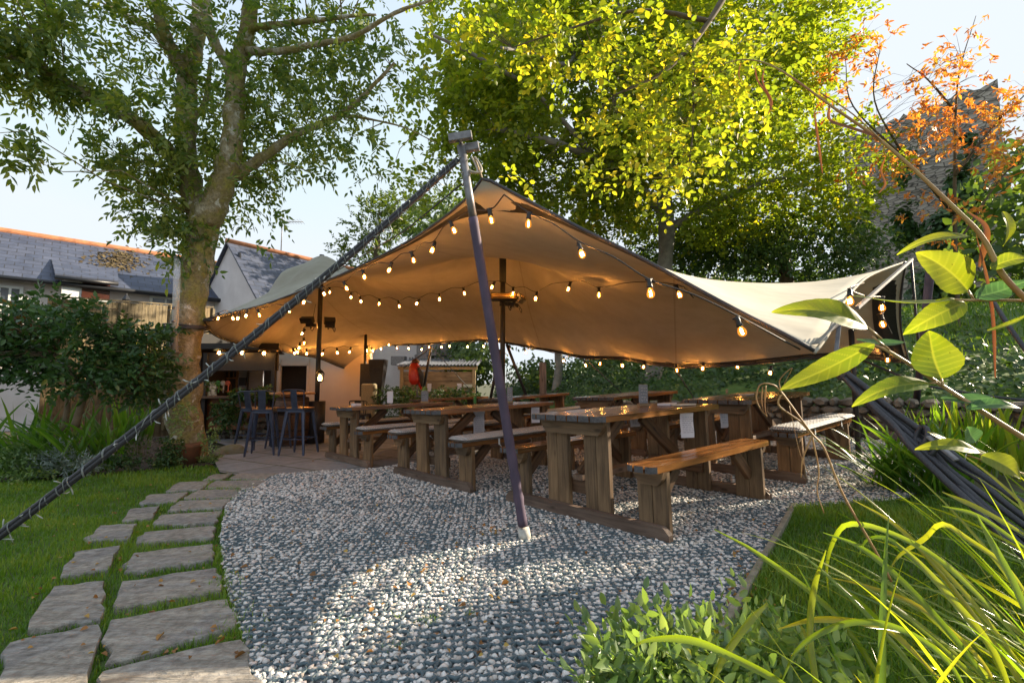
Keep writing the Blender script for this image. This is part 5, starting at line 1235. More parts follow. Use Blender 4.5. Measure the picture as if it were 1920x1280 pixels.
m1 = MB(); c = W_(447, 706, 11.9); m1.box(c + [.12, 0, 0], (.20, .05, .62)); m1.box(c + [.42, .05, 0], (.36, .05, .64)); m1.build('window_light', simple('blue_grey_panel', (.16, .18, .22), (.22, .24, .3), 3, .5, bs=0), hut)
m1 = MB(); m1.box(c + [.27, -.05, 0], (.03, .04, .66)); m1.box(c + [.14, -.04, -.12], (.16, .06, .2)); m1.build('till', M_black, hut)
cols = [(.10, .45, .12), (.75, .72, .68), (.75, .16, .08)]
for k in range(3):
    m1 = MB(); c = W_(409 + k * 9, 718, 10.9); m1.lathe([(.001, -.012), (.055, -.010), (.060, 0), (.055, .010), (.001, .012)], c, 16, M=[[1, 0, 0], [0, 0, -1], [0, 1, 0]]); m1.tube([c + [0, .03, 0], c + [0, .03, -.22]], .015, 6)
    m1.build('pump_clip', simple('pump_clip_%d' % k, cols[k], None, 5, .4, bs=0), hut)
for px, py in ((411, 661), (454, 661), (495, 662)):
    l_ = empty('bar_lamp', P(px, py, 10.25), 0, {411: 'leftmost glowing bulkhead lamp on the bar fascia, partly behind the rope', 454: 'middle glowing lamp on the bar fascia', 495: 'right glowing lamp on the bar fascia near the tent edge'}[px], 'lamp', 'lamps on the bar fascia')
    g = MB(); g.lathe([(.001, 0), (.11, .0), (.12, .02), (.05, .06), (.02, .10)], (0, 0, .03), 14); g.build('shade', M_gold_off, l_)
    g = MB(); g.lathe([(.012, .0), (.030, -.02), (.030, -.05), (.001, -.07)], (0, 0, .03), 10); g.build('bulb', M_gold, l_)
# cream wall with dark doorway behind
wl = empty('cream_wall', P(620, 740, 13.6) * [1, 1, 0], 0, 'cream rendered wall with a black doorway, lit by the lantern, at the back left', 'wall'); wo = np.array(wl.location)
yW = 13.0; X = lambda px: P(px, 700, yW)[0] - wo[0]; Zp = lambda py: P(0, py, yW)[2]
m1 = MB(); zb, zt2 = -.6, Zp(618)
for a, b, c_, d_ in ((505, 522, zb, zt2), (580, 694, zb, zt2), (522, 580, Zp(682), zt2)): m1.box([(X(a) + X(b)) / 2, yW - wo[1] + .1, (c_ + d_) / 2], (X(b) - X(a), .2, d_ - c_))
m1.build('plaster', M_cur, wl)
m1 = MB(); m1.box([(X(522) + X(580)) / 2, yW - wo[1] + .25, .3], (X(580) - X(522) + .1, .1, 2.6)); m1.build('doorway', M_bar, wl)
m1 = MB(); m1.box([X(524.5), yW - wo[1] - .01, .4], (.06, .06, 2.4)); m1.box([X(578), yW - wo[1] - .01, .4], (.06, .06, 2.4)); m1.box([(X(524) + X(578)) / 2, yW - wo[1] - .01, Zp(683.5)], (X(578) - X(524), .06, .06)); m1.build('door_frame', M_cur, wl)
m1 = MB(); m1.box([X(574), yW - wo[1] + .17, Zp(700)], (.06, .03, .12)); m1.build('door_sign', M_paper, wl)

# ------------------------------------------------------------------ barrel table, stools, chairs
bp = G(546, 834); bar = empty('barrel_table', bp, 0, 'oak barrel used as a high table with a round varnished top', 'barrel table')
prof = [(.27, 0), (.30, .10), (.335, .30), (.345, .45), (.335, .60), (.30, .80), (.27, .90)]
MB().lathe(prof, n=26).build('barrel', M_barrel, bar)
m1 = MB()
for z in (.03, .17, .30, .60, .73, .86):
    r_ = np.interp(z, [p[1] for p in prof], [p[0] for p in prof]); m1.lathe([(r_ + .001, z - .022), (r_ + .006, z - .02), (r_ + .006, z + .02), (r_ + .001, z + .022)], n=26)
m1.build('hoops', simple('rusty_hoops', (.05, .04, .035), (.09, .05, .03), 9, .6, .5), bar)
MB().lathe([(.001, -.01), (.03, -.01), (.034, 0), (.001, .004)], (0.06, -.350, .50), 12, M=None).build('bung', M_endg, bar)
m1 = MB(); m1.lathe([(.001, .95), (.40, .95), (.41, .965), (.40, .985), (.001, .985)], n=30); m1.build('round_top', M_btop, bar)
def stool(g, rz, label, h=.72, back=True, name='bar_stool'):
    o = empty(name, g, rz, label, 'stool' if h > .6 else 'chair', 'navy metal bar stools' if h > .6 else 'black metal chairs by the cream wall')
    m = M_stool if h > .6 else M_black
    m1 = MB(); m1.box((0, 0, h), (.32, .32, .022), None, .008); m1.box((0, 0, h - .03), (.30, .30, .045), None, .006); m1.build('seat', m, o)
    if h > .6: m1 = MB(); m1.box((0, 0, h + .02), (.31, .31, .018), None, .006, 0); m1.build('seat_board', M_btop, o)
    for a in (-1, 1):
        for b in (-1, 1):
            m1 = MB(); t = np.array([a * .135, b * .135, h - .03]); f = np.array([a * .21, b * .21, 0]); m1.tube([f, f + (t - f) * .06, f + (t - f) * .5, t], [.013, .017, .024, .032], 6, sm=False); m1.build('leg', m, o)
    m1 = MB(); z = h * .36; k = .135 + .075 * (1 - z / h)
    for a, b in (((-k, -k), (k, -k)), ((k, -k), (k, k)), ((k, k), (-k, k)), ((-k, k), (-k, -k))): m1.tube([(a[0], a[1], z), (b[0], b[1], z)], .009, 6)
    m1.build('foot_ring', m, o)
    if back:
        m1 = MB(); m1.tube(smooth([(-.15, .15, h), (-.17, .19, h + .22), (-.15, .21, h + .30), (.15, .21, h + .30), (.17, .19, h + .22), (.15, .15, h)], 5), .010, 6); m1.build('back_hoop', m, o)
        m1 = MB(); m1.beam((0, .15, h), (0, .208, h + .30), .105, .006, up=(0, -1, 0)); m1.build('back_splat', m, o)
stool(G(474, 842), 2.9, 'left-hand navy bar stool nearest the bar wall'); stool(G(492, 853), 3.4, 'navy bar stool standing closest to the mossy rock'); stool(G(560, 852), 3.0, 'navy bar stool in front of the barrel by the lantern pole'); stool(G(525, 838), .3, 'dark bar stool behind, left of the barrel', .70, False)
stool(G(600, 836) + [.15, 1.6, 0], 3.5, 'low black chair just right of the lantern pole', .45, True, 'metal_chair'); stool(G(622, 826) + [.2, 1.2, 0], 2.9, 'low black chair beside the cream wall behind the leftmost table', .45, True, 'metal_chair'); stool(G(664, 815) + [.2, 1.0, 0], 3.1, 'low black chair near the slim pole', .45, True, 'metal_chair')

# ------------------------------------------------------------------ shed, parrot, planters, pillar
sh = empty('timber_shed', P(820, 760, 12.9) * [1, 1, 0], 0, 'low timber-clad store with a corrugated roof behind the rearmost table', 'shed'); so2 = np.array(sh.location)
yS = 12.9; XS = lambda px: P(px, 700, yS)[0] - so2[0]; ZS = lambda py: P(0, py, yS)[2]; m1 = MB()
nb = 5
for k in range(nb):
    z0, z1 = lerp(ZS(788), ZS(696), k / nb), lerp(ZS(788), ZS(696), (k + 1) / nb) - .012; m1.box([(XS(752) + XS(888)) / 2, yS - so2[1], (z0 + z1) / 2], (XS(888) - XS(752), .03, z1 - z0), None, .003, 0)
m1.build('cladding', M_shed, sh)
m1 = MB()
for px in (754, 889): m1.box([XS(px), yS - so2[1] - .04, (ZS(790) + ZS(692)) / 2], (.085, .07, ZS(692) - ZS(790)), None, .003, 2)
m1.box([(XS(750) + XS(892)) / 2, yS - so2[1] - .04, ZS(690)], (XS(894) - XS(746), .08, .085), None, .003, 0); m1.build('frame', simple('pale_shed_timber', (.45, .36, .20), (.38, .29, .16), 8, .8), sh)
m1 = MB(); m1.box([(XS(752) + XS(888)) / 2, yS - so2[1] + 1.0, .4], (XS(888) - XS(752) - .1, 1.8, 1.6)); m1.build('shed_body', M_bar, sh)
m1 = MB(); n = 120; xs = np.linspace(XS(744), XS(896), n); V = []; 
for yy, zz in ((-.18, ZS(685)), (1.9, ZS(685) + .25)):
    for i, x in enumerate(xs): V.append((x, yS - so2[1] + yy, zz + .028 * math.sin(i * 2 * math.pi / 5.0)))
for yy, zz in ((-.18, ZS(685)),):
    for i, x in enumerate(xs): V.append((x, yS - so2[1] + yy, zz - .012 + .028 * math.sin(i * 2 * math.pi / 5.0)))
fs = [(i, i + 1, n + i + 1, n + i) for i in range(n - 1)] + [(2 * n + i, 2 * n + i + 1, i + 1, i) for i in range(n - 1)]; m1.add(V, fs); m1.build('corrugated_roof', simple('corrugated_bitumen', (.05, .055, .075), (.09, .10, .13), 6, .6), sh)
for px, w_ in ((805, .11), (861, .12)):
    p_ = P(px, 726, yS - .10); pn = MB(); pn.box((0, 0, 0), (w_, .02, .21), None, .004); q = pn.build('poster', M_paper); q.location = Vector(p_); tag(q, {805: 'white notice on the shed behind the leaning pole', 861: 'white notice on the right part of the shed'}[px], 'notice')
pn = MB(); pn.box((0, 0, 0), (.24, .02, .08), None, .003); q = pn.build('arrow_sign', simple('pale_green_sign', (.55, .66, .58), None, 5, .5, bs=0)); q.location = Vector(P(877, 723, yS - .1)); tag(q, 'small pale green sign at the right end of the shed', 'sign')
# parrot figure on a stand
pr = empty('parrot_statue', P(780, 748, 11.0), 0, 'carved red parrot figure with dark head and wings on a thin perch before the shed', 'statue'); ps = PX(1, 11.0)
def pp(dx, dy, y=0.0): return np.array([(dx - 780) * ps, y, (748 - dy) * ps])
m1 = MB(); pts = [pp(779, 721), pp(778, 714), pp(777.5, 704), pp(777, 694), pp(776, 686), pp(776, 681)]; m1.tube(smooth(pts, 4), list(np.interp(np.linspace(0, 5, 21), range(6), [.09, .145, .150, .140, .115, .08])), 16); m1.build('body', M_red, pr)
m1 = MB(); m1.lathe([(.001, -.075), (.05, -.06), (.075, -.01), (.070, .04), (.035, .075), (.001, .08)], pp(777, 679), 14); m1.build('head', M_dhead, pr)
m1 = MB(); m1.tube(smooth([pp(781, 677), pp(784, 679), pp(783, 683)], 4), [.03, .032, .03, .028, .024, .018, .012, .008, .004], 8); m1.build('beak', M_beak, pr)
m1 = MB(); m1.tube(smooth([pp(785, 690, -.10), pp(790, 702, -.10), pp(791, 713, -.07), pp(791, 725, -.03)], 4), list(np.interp(np.linspace(0, 3, 13), range(4), [.03, .06, .055, .015])), 8); m1.build('wing', M_dfeather, pr)
m1 = MB(); m1.tube([pp(783, 714), pp(787, 720), pp(789, 730)], [.06, .05, .015], 8); m1.build('tail', M_red, pr)
m1 = MB(); m1.tube([pp(782, 714), pp(782, 744)], .017, 8); m1.lathe([(.001, 0), (.07, 0), (.07, .02), (.001, .02)], pp(782, 744), 14); m1.build('perch', M_steel, pr)
for px, w_, tp2, lb in ((709, .30, 674, 'tall tapering black planter beside the cream wall'), (694, .34, 682, 'square black box planter half behind the tapering planter')):
    g = G(px, 806); g = np.array([P(px, 700, 11.8 + (px < 700) * .5)[0], 11.8 + (px < 700) * .5, 0]); g[2] = zf(g[0], g[1]); o = empty('planter', g, 0, lb, 'planter'); H_ = P(0, tp2, g[1])[2] - g[2]
    m1 = MB()
    if px > 700: m1.lathe([(.12, 0), (.13, .4), (.17, H_ * .6), (.24, H_ * .85), (.27, H_ - .05), (.27, H_), (.24, H_), (.23, H_ - .06)], n=4, sm=False, M=[[.707, .707, 0], [-.707, .707, 0], [0, 0, 1]])
    else: m1.box((0, 0, H_ * .75), (.40, .4, H_ * .5), None, .01); m1.box((0, 0, H_ * .25), (.3, .3, H_ * .5))
    m1.build('body', M_wicker, o)
g = np.array([P(693, 700, 11.3)[0], 11.3, 0]); g[2] = zf(g[0], g[1]); o = MB(); H_ = P(0, 719, 11.3)[2] - g[2]; o.box((0, 0, H_ / 2), (.31, .3, H_), None, .03); q = o.build('stone_pillar', simple('yellow_granite', (.33, .28, .17), (.22, .19, .12), 40, .9, bs=.6)); q.location = Vector(g); tag(q, 'squat speckled granite pillar below the black planters', 'pillar')
g = P(1018, 745, 9.6); m1 = MB(); zt3 = P(0, 679, 9.6)[2]; m1.box((g[0], 9.6, (zt3 - .1) / 2), (.135, .135, zt3 + .1), None, .01, 2); q = m1.build('timber_post', wood('grey_post', (.12, .10, .09), (.2, .17, .15), (.06, .05, .045), .7)); tag(q, 'square grey timber post behind the shiny-topped table', 'post')
# boulders
def rock(px, py, d, sx, sy, sz_, m, label, name='boulder'):
    import bmesh
    bm = bmesh.new(); bmesh.ops.create_icosphere(bm, subdivisions=4, radius=1.0); r = np.random.default_rng(int(px)); W3 = [(r.normal(size=3) * f, r.random() * 6.28, a) for f, a in ((1.3, .16), (2.2, .10), (4.5, .05), (9, .025))]
    for v in bm.verts:
        p = np.array(v.co); k = 1 + sum(a * math.sin(p @ w_ + ph) for w_, ph, a in W3); v.co = Vector((p[0] * k * sx, p[1] * k * sy, p[2] * k * sz_))
    for f in bm.faces: f.smooth = True
    me = bpy.data.meshes.new(name); bm.to_mesh(me); bm.free(); o = bpy.data.objects.new(name, me); link(o, None, m)
    g = P(px, py, d); o.location = Vector(g); tag(o, label, 'rock'); return o
rock(440, 850, 8.05, .26, .2, .13, M_moss, 'mossy rock at the foot of the big tree'); rock(415, 852, 7.9, .12, .12, .08, M_moss, 'small mossy stone between the tree and the larger rock')
rock(1505, 992, 3.35, .085, .07, .055, M_boulder, 'grey rounded stone in the grass near the edging corner')
rock(1665, 880, 4.6, .10, .12, .05, M_conc, 'pale concrete block at the edge of the gravel below the strappy plant')
# drystone walls built of individual rough stones in one mass
def stone_wall(name, a, b, h, th, label, seed):
    r = np.random.default_rng(seed); a, b = np.array(a, float), np.array(b, float); L = np.linalg.norm(b - a); d = (b - a) / L; n = np.array([d[1], -d[0]]); mb = MB()
    z = 0
    while z < h:
        hh = r.uniform(.09, .15); x = -r.uniform(0, .1)
        while x < L:
            w_ = r.uniform(.12, .30); c = a + d * (x + w_ / 2) + n * r.normal() * .02; g = float(gz(c[0], c[1])); ang = r.normal() * .08
            A = np.stack([[d[0] * math.cos(ang), d[1] * math.cos(ang), math.sin(ang)], [n[0], n[1], 0], [-d[0] * math.sin(ang), -d[1] * math.sin(ang), math.cos(ang)]], 1)
            prof = [(math.cos(t) * (1 + r.normal() * .12), math.sin(t) * (1 + r.normal() * .12)) for t in np.arange(7) * .8976 + r.random()]
            vs = []
            for s, k in ((-1, .55), (-.5, .95), (.5, .98), (1, .6)):
                for p, q in prof: vs.append(np.array([c[0], c[1], g + z + hh / 2]) + A @ np.array([p * w_ / 2 * k, s * th / 2, q * hh / 2 * k * 1.1]))
            fs = [tuple(range(7)), tuple(range(27, 20, -1))] + [(i * 7 + j, (i + 1) * 7 + j, (i + 1) * 7 + (j + 1) % 7, i * 7 + (j + 1) % 7) for i in range(3) for j in range(7)]
            mb.add(vs, fs); x += w_ * .94
        z += hh * .9
    c = (a + b) / 2; g = float(gz(*c)); mb.box([c[0], c[1], g + h * .42], (L, th * .4, h * .84), np.stack([[d[0], d[1], 0], [n[0], n[1], 0], [0, 0, 1]], 1))
    return tag(mb.build(name, M_dstone), label, 'wall')
stone_wall('drystone_wall', (6.6, 5.2), (3.9, 7.7), .5, .35, 'low rough stone wall behind the right-hand bench', 4)
stone_wall('drystone_wall', (3.9, 7.8), (1.4, 10.2), .5, .35, 'low rough stone wall under the hedge behind the middle tables', 5)
stone_wall('drystone_wall', G(380, 822)[:2], G(530, 822)[:2], .42, .4, 'low mossy stone wall below the bar behind the stools', 6)
#PART4
# ------------------------------------------------------------------ trees
def limb_pts(l): return smooth([P(a, b, d) for a, b, d, *_ in l], 6)
def limb_rad(l): return list(np.interp(np.linspace(0, len(l) - 1, (len(l) - 1) * 6 + 1), range(len(l)), [q[3] for q in l]))
def tree(name, label, limbs, blobs, leafm, barkm, K=9, sl=.28, ll=.085, lw=.034, spread=50, droop=.5, gap=.42, gf=1.1, seed=1, twig_every=22, n_sides=14, pin=True, shape='oval', flat=.5, outward=.6, group='trees around the garden', cat='tree', origin=None, jit=.25, r0=.012, lvb=0.0):
    r = np.random.default_rng(seed)
    base = limb_pts(limbs[0])[0] if limbs else origin
    o = empty(name, base, 0, label, cat, group); org = np.array(o.location)
    mb = MB(); LP = []
    for l in limbs:
        p = limb_pts(l); rr = limb_rad(l); rr = [a * (1 + .07 * math.sin(i * 1.7 + l[0][0]) + .04 * math.sin(i * .8)) for i, a in enumerate(rr)]; LP.append(p)
        p = [q - org + r.normal(size=3) * rr[i] * .06 for i, q in enumerate(p)]; mb.tube(p, rr, n_sides if rr[0] > .08 else 8)
    pts, cen = blob_points(blobs, r); lz = lumpy(pts, gf, seed); k = lz > gap; pts, cen, lz = pts[k], cen[k], lz[k]
    if LP and twig_every: 
        t2 = [p - org for p in pts]; L2 = [[q - org for q in l] for l in LP]; twigs(mb, t2, L2, r0=r0, every=twig_every)
    if mb.v: mb.build('trunk', barkm, o)
    d = nrmz((pts - cen) * outward + r.normal(size=pts.shape) * .35 + np.array([0, 0, .05])); Ls = sl * r.uniform(.6, 1.3, len(pts))
    p_, d_, n_ = sprays(pts, d, Ls, K, ll, lw, spread, droop, pin, jit, flat, r)
    n = len(p_); sz = ll * r.uniform(.6, 1.2, n)
    lv = np.clip(np.repeat(.25 + .5 * (lz - .5), K) + r.normal(size=n) * .2 + .15 + lvb, 0, 1)
    c = leaves('crown', p_ - org, d_, n_, sz, sz * lw / ll, lv, leafm, o, shape=shape)
    return o

ASH_L = [[(354, 868, 7.3, .27), (349, 800, 7.3, .245), (343, 700, 7.3, .235), (353, 600, 7.25, .215), (366, 520, 7.2, .205), (382, 440, 7.2, .205), (388, 400, 7.2, .20)],
    [(384, 430, 7.2, .19), (360, 360, 7.3, .17), (349, 290, 7.35, .155), (350, 200, 7.4, .15), (352, 140, 7.45, .14), (372, 60, 7.5, .12), (374, -60, 7.5, .10)],
    [(388, 420, 7.2, .20), (415, 350, 7.1, .185), (432, 280, 7.0, .155), (440, 200, 7.0, .14), (445, 130, 7.0, .13), (462, 60, 6.95, .115), (480, -60, 6.9, .09)],
    [(352, 330, 7.3, .14), (320, 290, 7.1, .12), (270, 240, 6.8, .105), (190, 190, 6.5, .095), (110, 150, 6.3, .08), (30, 110, 6.1, .06), (-60, 80, 6.0, .04)],
    [(350, 140, 7.45, .12), (320, 90, 7.3, .10), (305, 50, 7.2, .09), (285, -40, 7.1, .07)], [(352, 150, 7.4, .1), (290, 60, 7.5, .06), (220, 20, 7.6, .045), (170, -30, 7.7, .03)],
    [(444, 150, 7.0, .10), (420, 110, 7.1, .08), (395, 60, 7.2, .07), (385, -30, 7.3, .05)], [(462, 95, 6.95, .07), (520, 97, 6.6, .05), (580, 85, 6.3, .042), (660, 70, 6.0, .034), (740, 25, 5.7, .024), (810, 0, 5.5, .015)],
    [(466, 55, 6.95, .06), (530, 45, 6.7, .045), (600, 38, 6.5, .034), (660, 30, 6.3, .025), (705, 28, 6.2, .015)], [(440, 330, 7.1, .09), (500, 290, 7.3, .075), (560, 250, 7.3, .06), (640, 215, 7.1, .045), (700, 160, 6.9, .03), (740, 118, 6.8, .02)],
    [(349, 240, 7.35, .05), (385, 190, 7.6, .04), (395, 110, 7.8, .03)], [(640, 215, 7.1, .03), (700, 225, 7.0, .018), (760, 240, 6.9, .012), (818, 268, 6.8, .006)]]
ASH_B = [(70, 60, 5.9, 150, 95, 1.3, 560), (40, 140, 6.1, 120, 45, 1.0, 190), (250, 60, 6.8, 120, 80, 1.4, 260), (250, 190, 6.6, 110, 50, 1.0, 210), (330, 250, 7.0, 90, 80, 1.2, 240), (250, 310, 6.9, 75, 50, .8, 150), (300, 395, 7.0, 55, 55, .6, 120), (350, 455, 6.95, 45, 50, .4, 75),
    (420, 70, 7.3, 120, 90, 1.5, 260), (560, 60, 6.8, 130, 80, 1.3, 270), (560, 170, 7.2, 120, 90, 1.2, 250), (640, 250, 7.1, 95, 70, 1.0, 150), (500, 260, 7.6, 90, 80, 1.0, 190), (690, 120, 6.8, 80, 90, 1.0, 120), (590, 330, 7.2, 45, 30, .5, 32), (460, 330, 7.4, 60, 60, .8, 100), (480, 425, 7.2, 45, 40, .5, 38), (380, 330, 7.6, 70, 90, .8, 110),
    (10, 260, 5.2, 42, 60, .5, 75), (700, 300, 7.0, 55, 45, .7, 28), (200, -60, 6.5, 300, 60, 1.6, 250), (600, -60, 6.8, 250, 60, 1.5, 180), (400, 170, 7.6, 60, 60, .8, 80)]
tree('ash_tree', 'big mossy-trunked ash tree at left with the bird feeder and tent corner strapped to it', ASH_L, [(a, b, c, d, e, f, int(g * 1.0)) for a, b, c, d, e, f, g in ASH_B], L_ash, M_bark, K=9, sl=.30, ll=.115, lw=.054, spread=48, droop=.5, gap=.32, gf=1.9, seed=11, twig_every=14, shape='lance', lvb=.22)
BE_L = [[(1205, 770, 11.5, .36), (1212, 740, 11.5, .26), (1228, 690, 11.5, .22), (1240, 560, 11.5, .20), (1250, 440, 11.6, .19), (1240, 330, 11.7, .17), (1200, 200, 11.6, .14), (1170, 80, 11.5, .11), (1150, -80, 11.4, .07)],
    [(1242, 400, 11.6, .12), (1180, 330, 10.8, .10), (1100, 290, 9.8, .08), (1020, 260, 9.0, .06), (930, 240, 8.2, .04)], [(1240, 330, 11.7, .12), (1310, 230, 11.6, .10), (1390, 130, 11.6, .08), (1450, 20, 11.5, .05)],
    [(1200, 200, 11.6, .10), (1130, 90, 10.8, .08), (1075, 60, 10.0, .06), (1040, 20, 9.4, .05), (980, -40, 9, .03)], [(1250, 430, 11.6, .10), (1340, 380, 11.2, .08), (1440, 340, 10.8, .05), (1530, 330, 10.5, .03)],
    [(1130, 310, 10.2, .06), (1010, 180, 8.5, .04), (900, 110, 7.4, .03), (800, 60, 6.8, .02)], [(1100, 80, 10.2, .05), (1060, 120, 8.5, .04), (1000, 100, 7, .03), (940, 90, 6, .02)]]
BE_B = [(1180, 150, 11.3, 330, 220, 3.2, 3300), (1050, 60, 10.5, 260, 150, 2.6, 1300), (1380, 120, 11.6, 180, 200, 2.8, 1700), (1480, 90, 12.2, 95, 150, 2.0, 620), (1080, 330, 10.6, 190, 110, 2.0, 1100), (1330, 350, 11.2, 230, 110, 2.2, 1500), (940, 270, 9.6, 100, 100, 1.5, 420), (1560, 330, 11, 100, 90, 1.4, 420),
    (860, 150, 8.6, 100, 130, 1.3, 260), (1000, 150, 8.0, 190, 120, 1.2, 420), (1200, 60, 8.5, 230, 100, 1.2, 420), (1300, 230, 8.8, 160, 120, 1.2, 380), (1100, -60, 11, 400, 90, 2.6, 700), (1010, 400, 11, 80, 60, 1, 150), (800, 330, 9.5, 60, 70, .8, 50), (1230, 440, 10.6, 150, 30, 1, 160)]
tree('beech_tree', 'large sunlit yellow-green beech tree with a grey trunk behind the tent', BE_L, [(a, b, c, d, e, f, int(g * 1.35)) for a, b, c, d, e, f, g in BE_B], L_beech, M_gbark, K=9, sl=.42, ll=.115, lw=.070, spread=58, droop=.12, gap=.26, gf=1.2, seed=5, twig_every=40, flat=.75, outward=.5, shape='round', jit=.35, r0=.008)
BF_L = [[(1420, -120, 5.6, .05), (1330, 40, 5.3, .035), (1250, 130, 5.1, .022), (1150, 180, 4.9, .01)], [(1330, 40, 5.3, .03), (1200, 20, 5.1, .02), (1050, 60, 4.9, .012), (960, 90, 4.8, .006)], [(1300, 80, 5.2, .02), (1300, 220, 5.0, .012), (1290, 330, 4.9, .006)]]
BF_B = [(1100, 90, 5.0, 150, 70, .5, 95), (960, 60, 4.9, 110, 50, .4, 48), (1270, 170, 5.0, 110, 90, .5, 110), (1290, 320, 4.9, 90, 60, .4, 60), (1180, 250, 5.0, 90, 45, .4, 50), (1400, 130, 5.2, 80, 110, .5, 70), (1050, 340, 5.4, 80, 22, .3, 26), (860, 30, 4.9, 70, 30, .3, 14)]
tree('beech_branch', 'nearer beech branches with big bright yellow leaves hanging above the tent', BF_L, [(a, b, c, d, e, f, int(g * 1.35)) for a, b, c, d, e, f, g in BF_B], L_beech, M_twig, K=8, sl=.36, ll=.082, lw=.052, spread=58, droop=.2, gap=.25, gf=3.0, seed=8, twig_every=2, flat=.8, shape='round', jit=.35, r0=.004, cat='branch', lvb=.22, group=None)
tree('dark_tree', 'dark green hedge-like tree mass behind the right slope of the tent', [[(1480, 600, 13, .2), (1470, 480, 13, .16), (1450, 380, 13, .1)]], [(1460, 450, 12.5, 190, 70, 1.5, 1250), (1330, 470, 12.5, 150, 50, 1.4, 560), (1600, 520, 11.5, 60, 60, 1.2, 320), (1250, 520, 13, 150, 60, 1.2, 260)], L_ivy, M_twig, K=8, sl=.4, ll=.12, lw=.07, gap=.22, gf=1.6, seed=21, twig_every=60, lvb=.12)
tree('yellow_tree', 'small yellow-green tree beyond the roof between the tent peak and the front pole', [[(705, 640, 21, .2), (705, 500, 21, .15), (712, 400, 21, .08)]], [(700, 440, 21, 52, 62, 1.4, 380), (735, 400, 21, 28, 40, .8, 120), (770, 400, 24, 60, 45, 1.5, 220), (830, 400, 22, 50, 55, 1.3, 160), (660, 480, 21, 40, 40, 1, 120)], L_con, M_twig, K=8, sl=.4, ll=.17, lw=.09, gap=.25, gf=1.4, seed=3, twig_every=40, droop=.1)
RED_L = [[(1800, 700, 11, .05), (1795, 560, 11, .045), (1790, 400, 10.8, .038), (1792, 220, 10.6, .025), (1800, 130, 10.5, .014), (1830, 30, 10.4, .006)], [(1790, 400, 10.8, .05), (1700, 300, 10.2, .022), (1600, 200, 9.8, .014), (1585, 110, 9.6, .006)], [(1700, 300, 10.2, .03), (1640, 190, 10, .015), (1650, 90, 10, .008)], [(1790, 330, 10.7, .04), (1860, 240, 10.4, .022), (1930, 170, 10.2, .012)], [(1792, 210, 10.6, .03), (1740, 150, 10.2, .018), (1700, 120, 10, .008)], [(1800, 450, 10.8, .03), (1880, 330, 10.6, .015), (1935, 300, 10.5, .01)]]
RED_B = [(1700, 160, 10, 110, 60, 1.0, 130), (1790, 130, 10.3, 60, 75, .8, 110), (1800, 210, 10.4, 95, 50, .9, 130), (1620, 90, 9.7, 55, 45, .6, 42), (1600, 180, 9.9, 70, 60, .7, 60), (1740, 260, 10, 120, 70, .9, 105), (1880, 280, 10.4, 55, 70, .7, 75), (1640, 290, 10, 90, 60, .8, 60), (1840, 40, 10.4, 30, 45, .4, 26), (1900, 180, 10.3, 50, 60, .6, 50), (1770, 400, 10.5, 90, 80, .7, 46), (1560, 120, 9.7, 25, 30, .4, 20)]
tree('autumn_tree', 'thin tree with sparse orange-red autumn leaves in front of the stone tower', RED_L, RED_B, L_red, M_twig, K=6, sl=.16, ll=.13, lw=.058, spread=62, droop=.35, gap=.33, gf=2.2, seed=31, twig_every=2, shape='lance', jit=.5, r0=.006)
# ------------------------------------------------------------------ stone tower with ivy
tw = empty('stone_tower', P(1745, 700, 27) * [1, 1, 0], 0, 'ruined grey stone castle tower with a sloping broken top at the right', 'tower'); to = np.array(tw.location)
c0_, c1_ = P(1893, 400, 24.5), P(1590, 400, 29.5); d_ = nrmz((c1_ - c0_) * [1, 1, 0]); n_ = np.array([d_[1], -d_[0], 0.0]); n_ = n_ if n_[1] < 0 else -n_
Lt = np.linalg.norm((c1_ - c0_)[:2]); nx_, dep = 30, 9.0; m1 = MB(); zt0, zt1 = P(1860, 150, 24.5)[2], P(1590, 262, 29.5)[2]
tops = [lerp(zt0, zt1, k / nx_) + random.uniform(-.18, .18) + (.05 if k == 0 else 0) for k in range(nx_ + 1)]
b0 = np.array([c0_[0], c0_[1], -1]); V = []; g_ = []
for k in range(nx_ + 1):
    for j in range(9):
        z = lerp(-1, tops[k], j / 8); bat = -(.055 * z) * (1 - k / nx_ * .6); p = b0 + d_ * (Lt * k / nx_); p = np.array([p[0], p[1], z]); V.append(p - to + n_ * random.uniform(-.04, .04)); g_.append((Lt * k / nx_, 0, z))
m1.add(V, [(k * 9 + j, (k + 1) * 9 + j, (k + 1) * 9 + j + 1, k * 9 + j + 1) for k in range(nx_) for j in range(8)], g_)
V = []; g_ = []
sd_ = -n_                                   # side wall going back from the right-hand corner
for k in range(9):
    for j in range(9):
        z = lerp(-1, tops[0] - .05 * k, j / 8); p = b0 + sd_ * dep * k / 8; V.append(np.array([p[0], p[1], z]) - to); g_.append((30 + dep * k / 8, 0, z))
m1.add(V, [(k * 9 + j, k * 9 + j + 1, (k + 1) * 9 + j + 1, (k + 1) * 9 + j) for k in range(8) for j in range(8)], g_)
V = [];                                     # wall top thickness and back face
for k in range(nx_ + 1):
    p = b0 + d_ * (Lt * k / nx_); V += [np.array([p[0], p[1], tops[k]]) - to, np.array([p[0], p[1], tops[k]]) - to - n_ * 1.6, np.array([p[0], p[1], -1]) - to - n_ * 1.6]
m1.add(V, [(3 * k + a, 3 * k + 3 + a, 3 * k + 4 + a, 3 * k + 1 + a) for k in range(nx_) for a in (0, 1)]); m1.build('masonry', M_tower, tw)
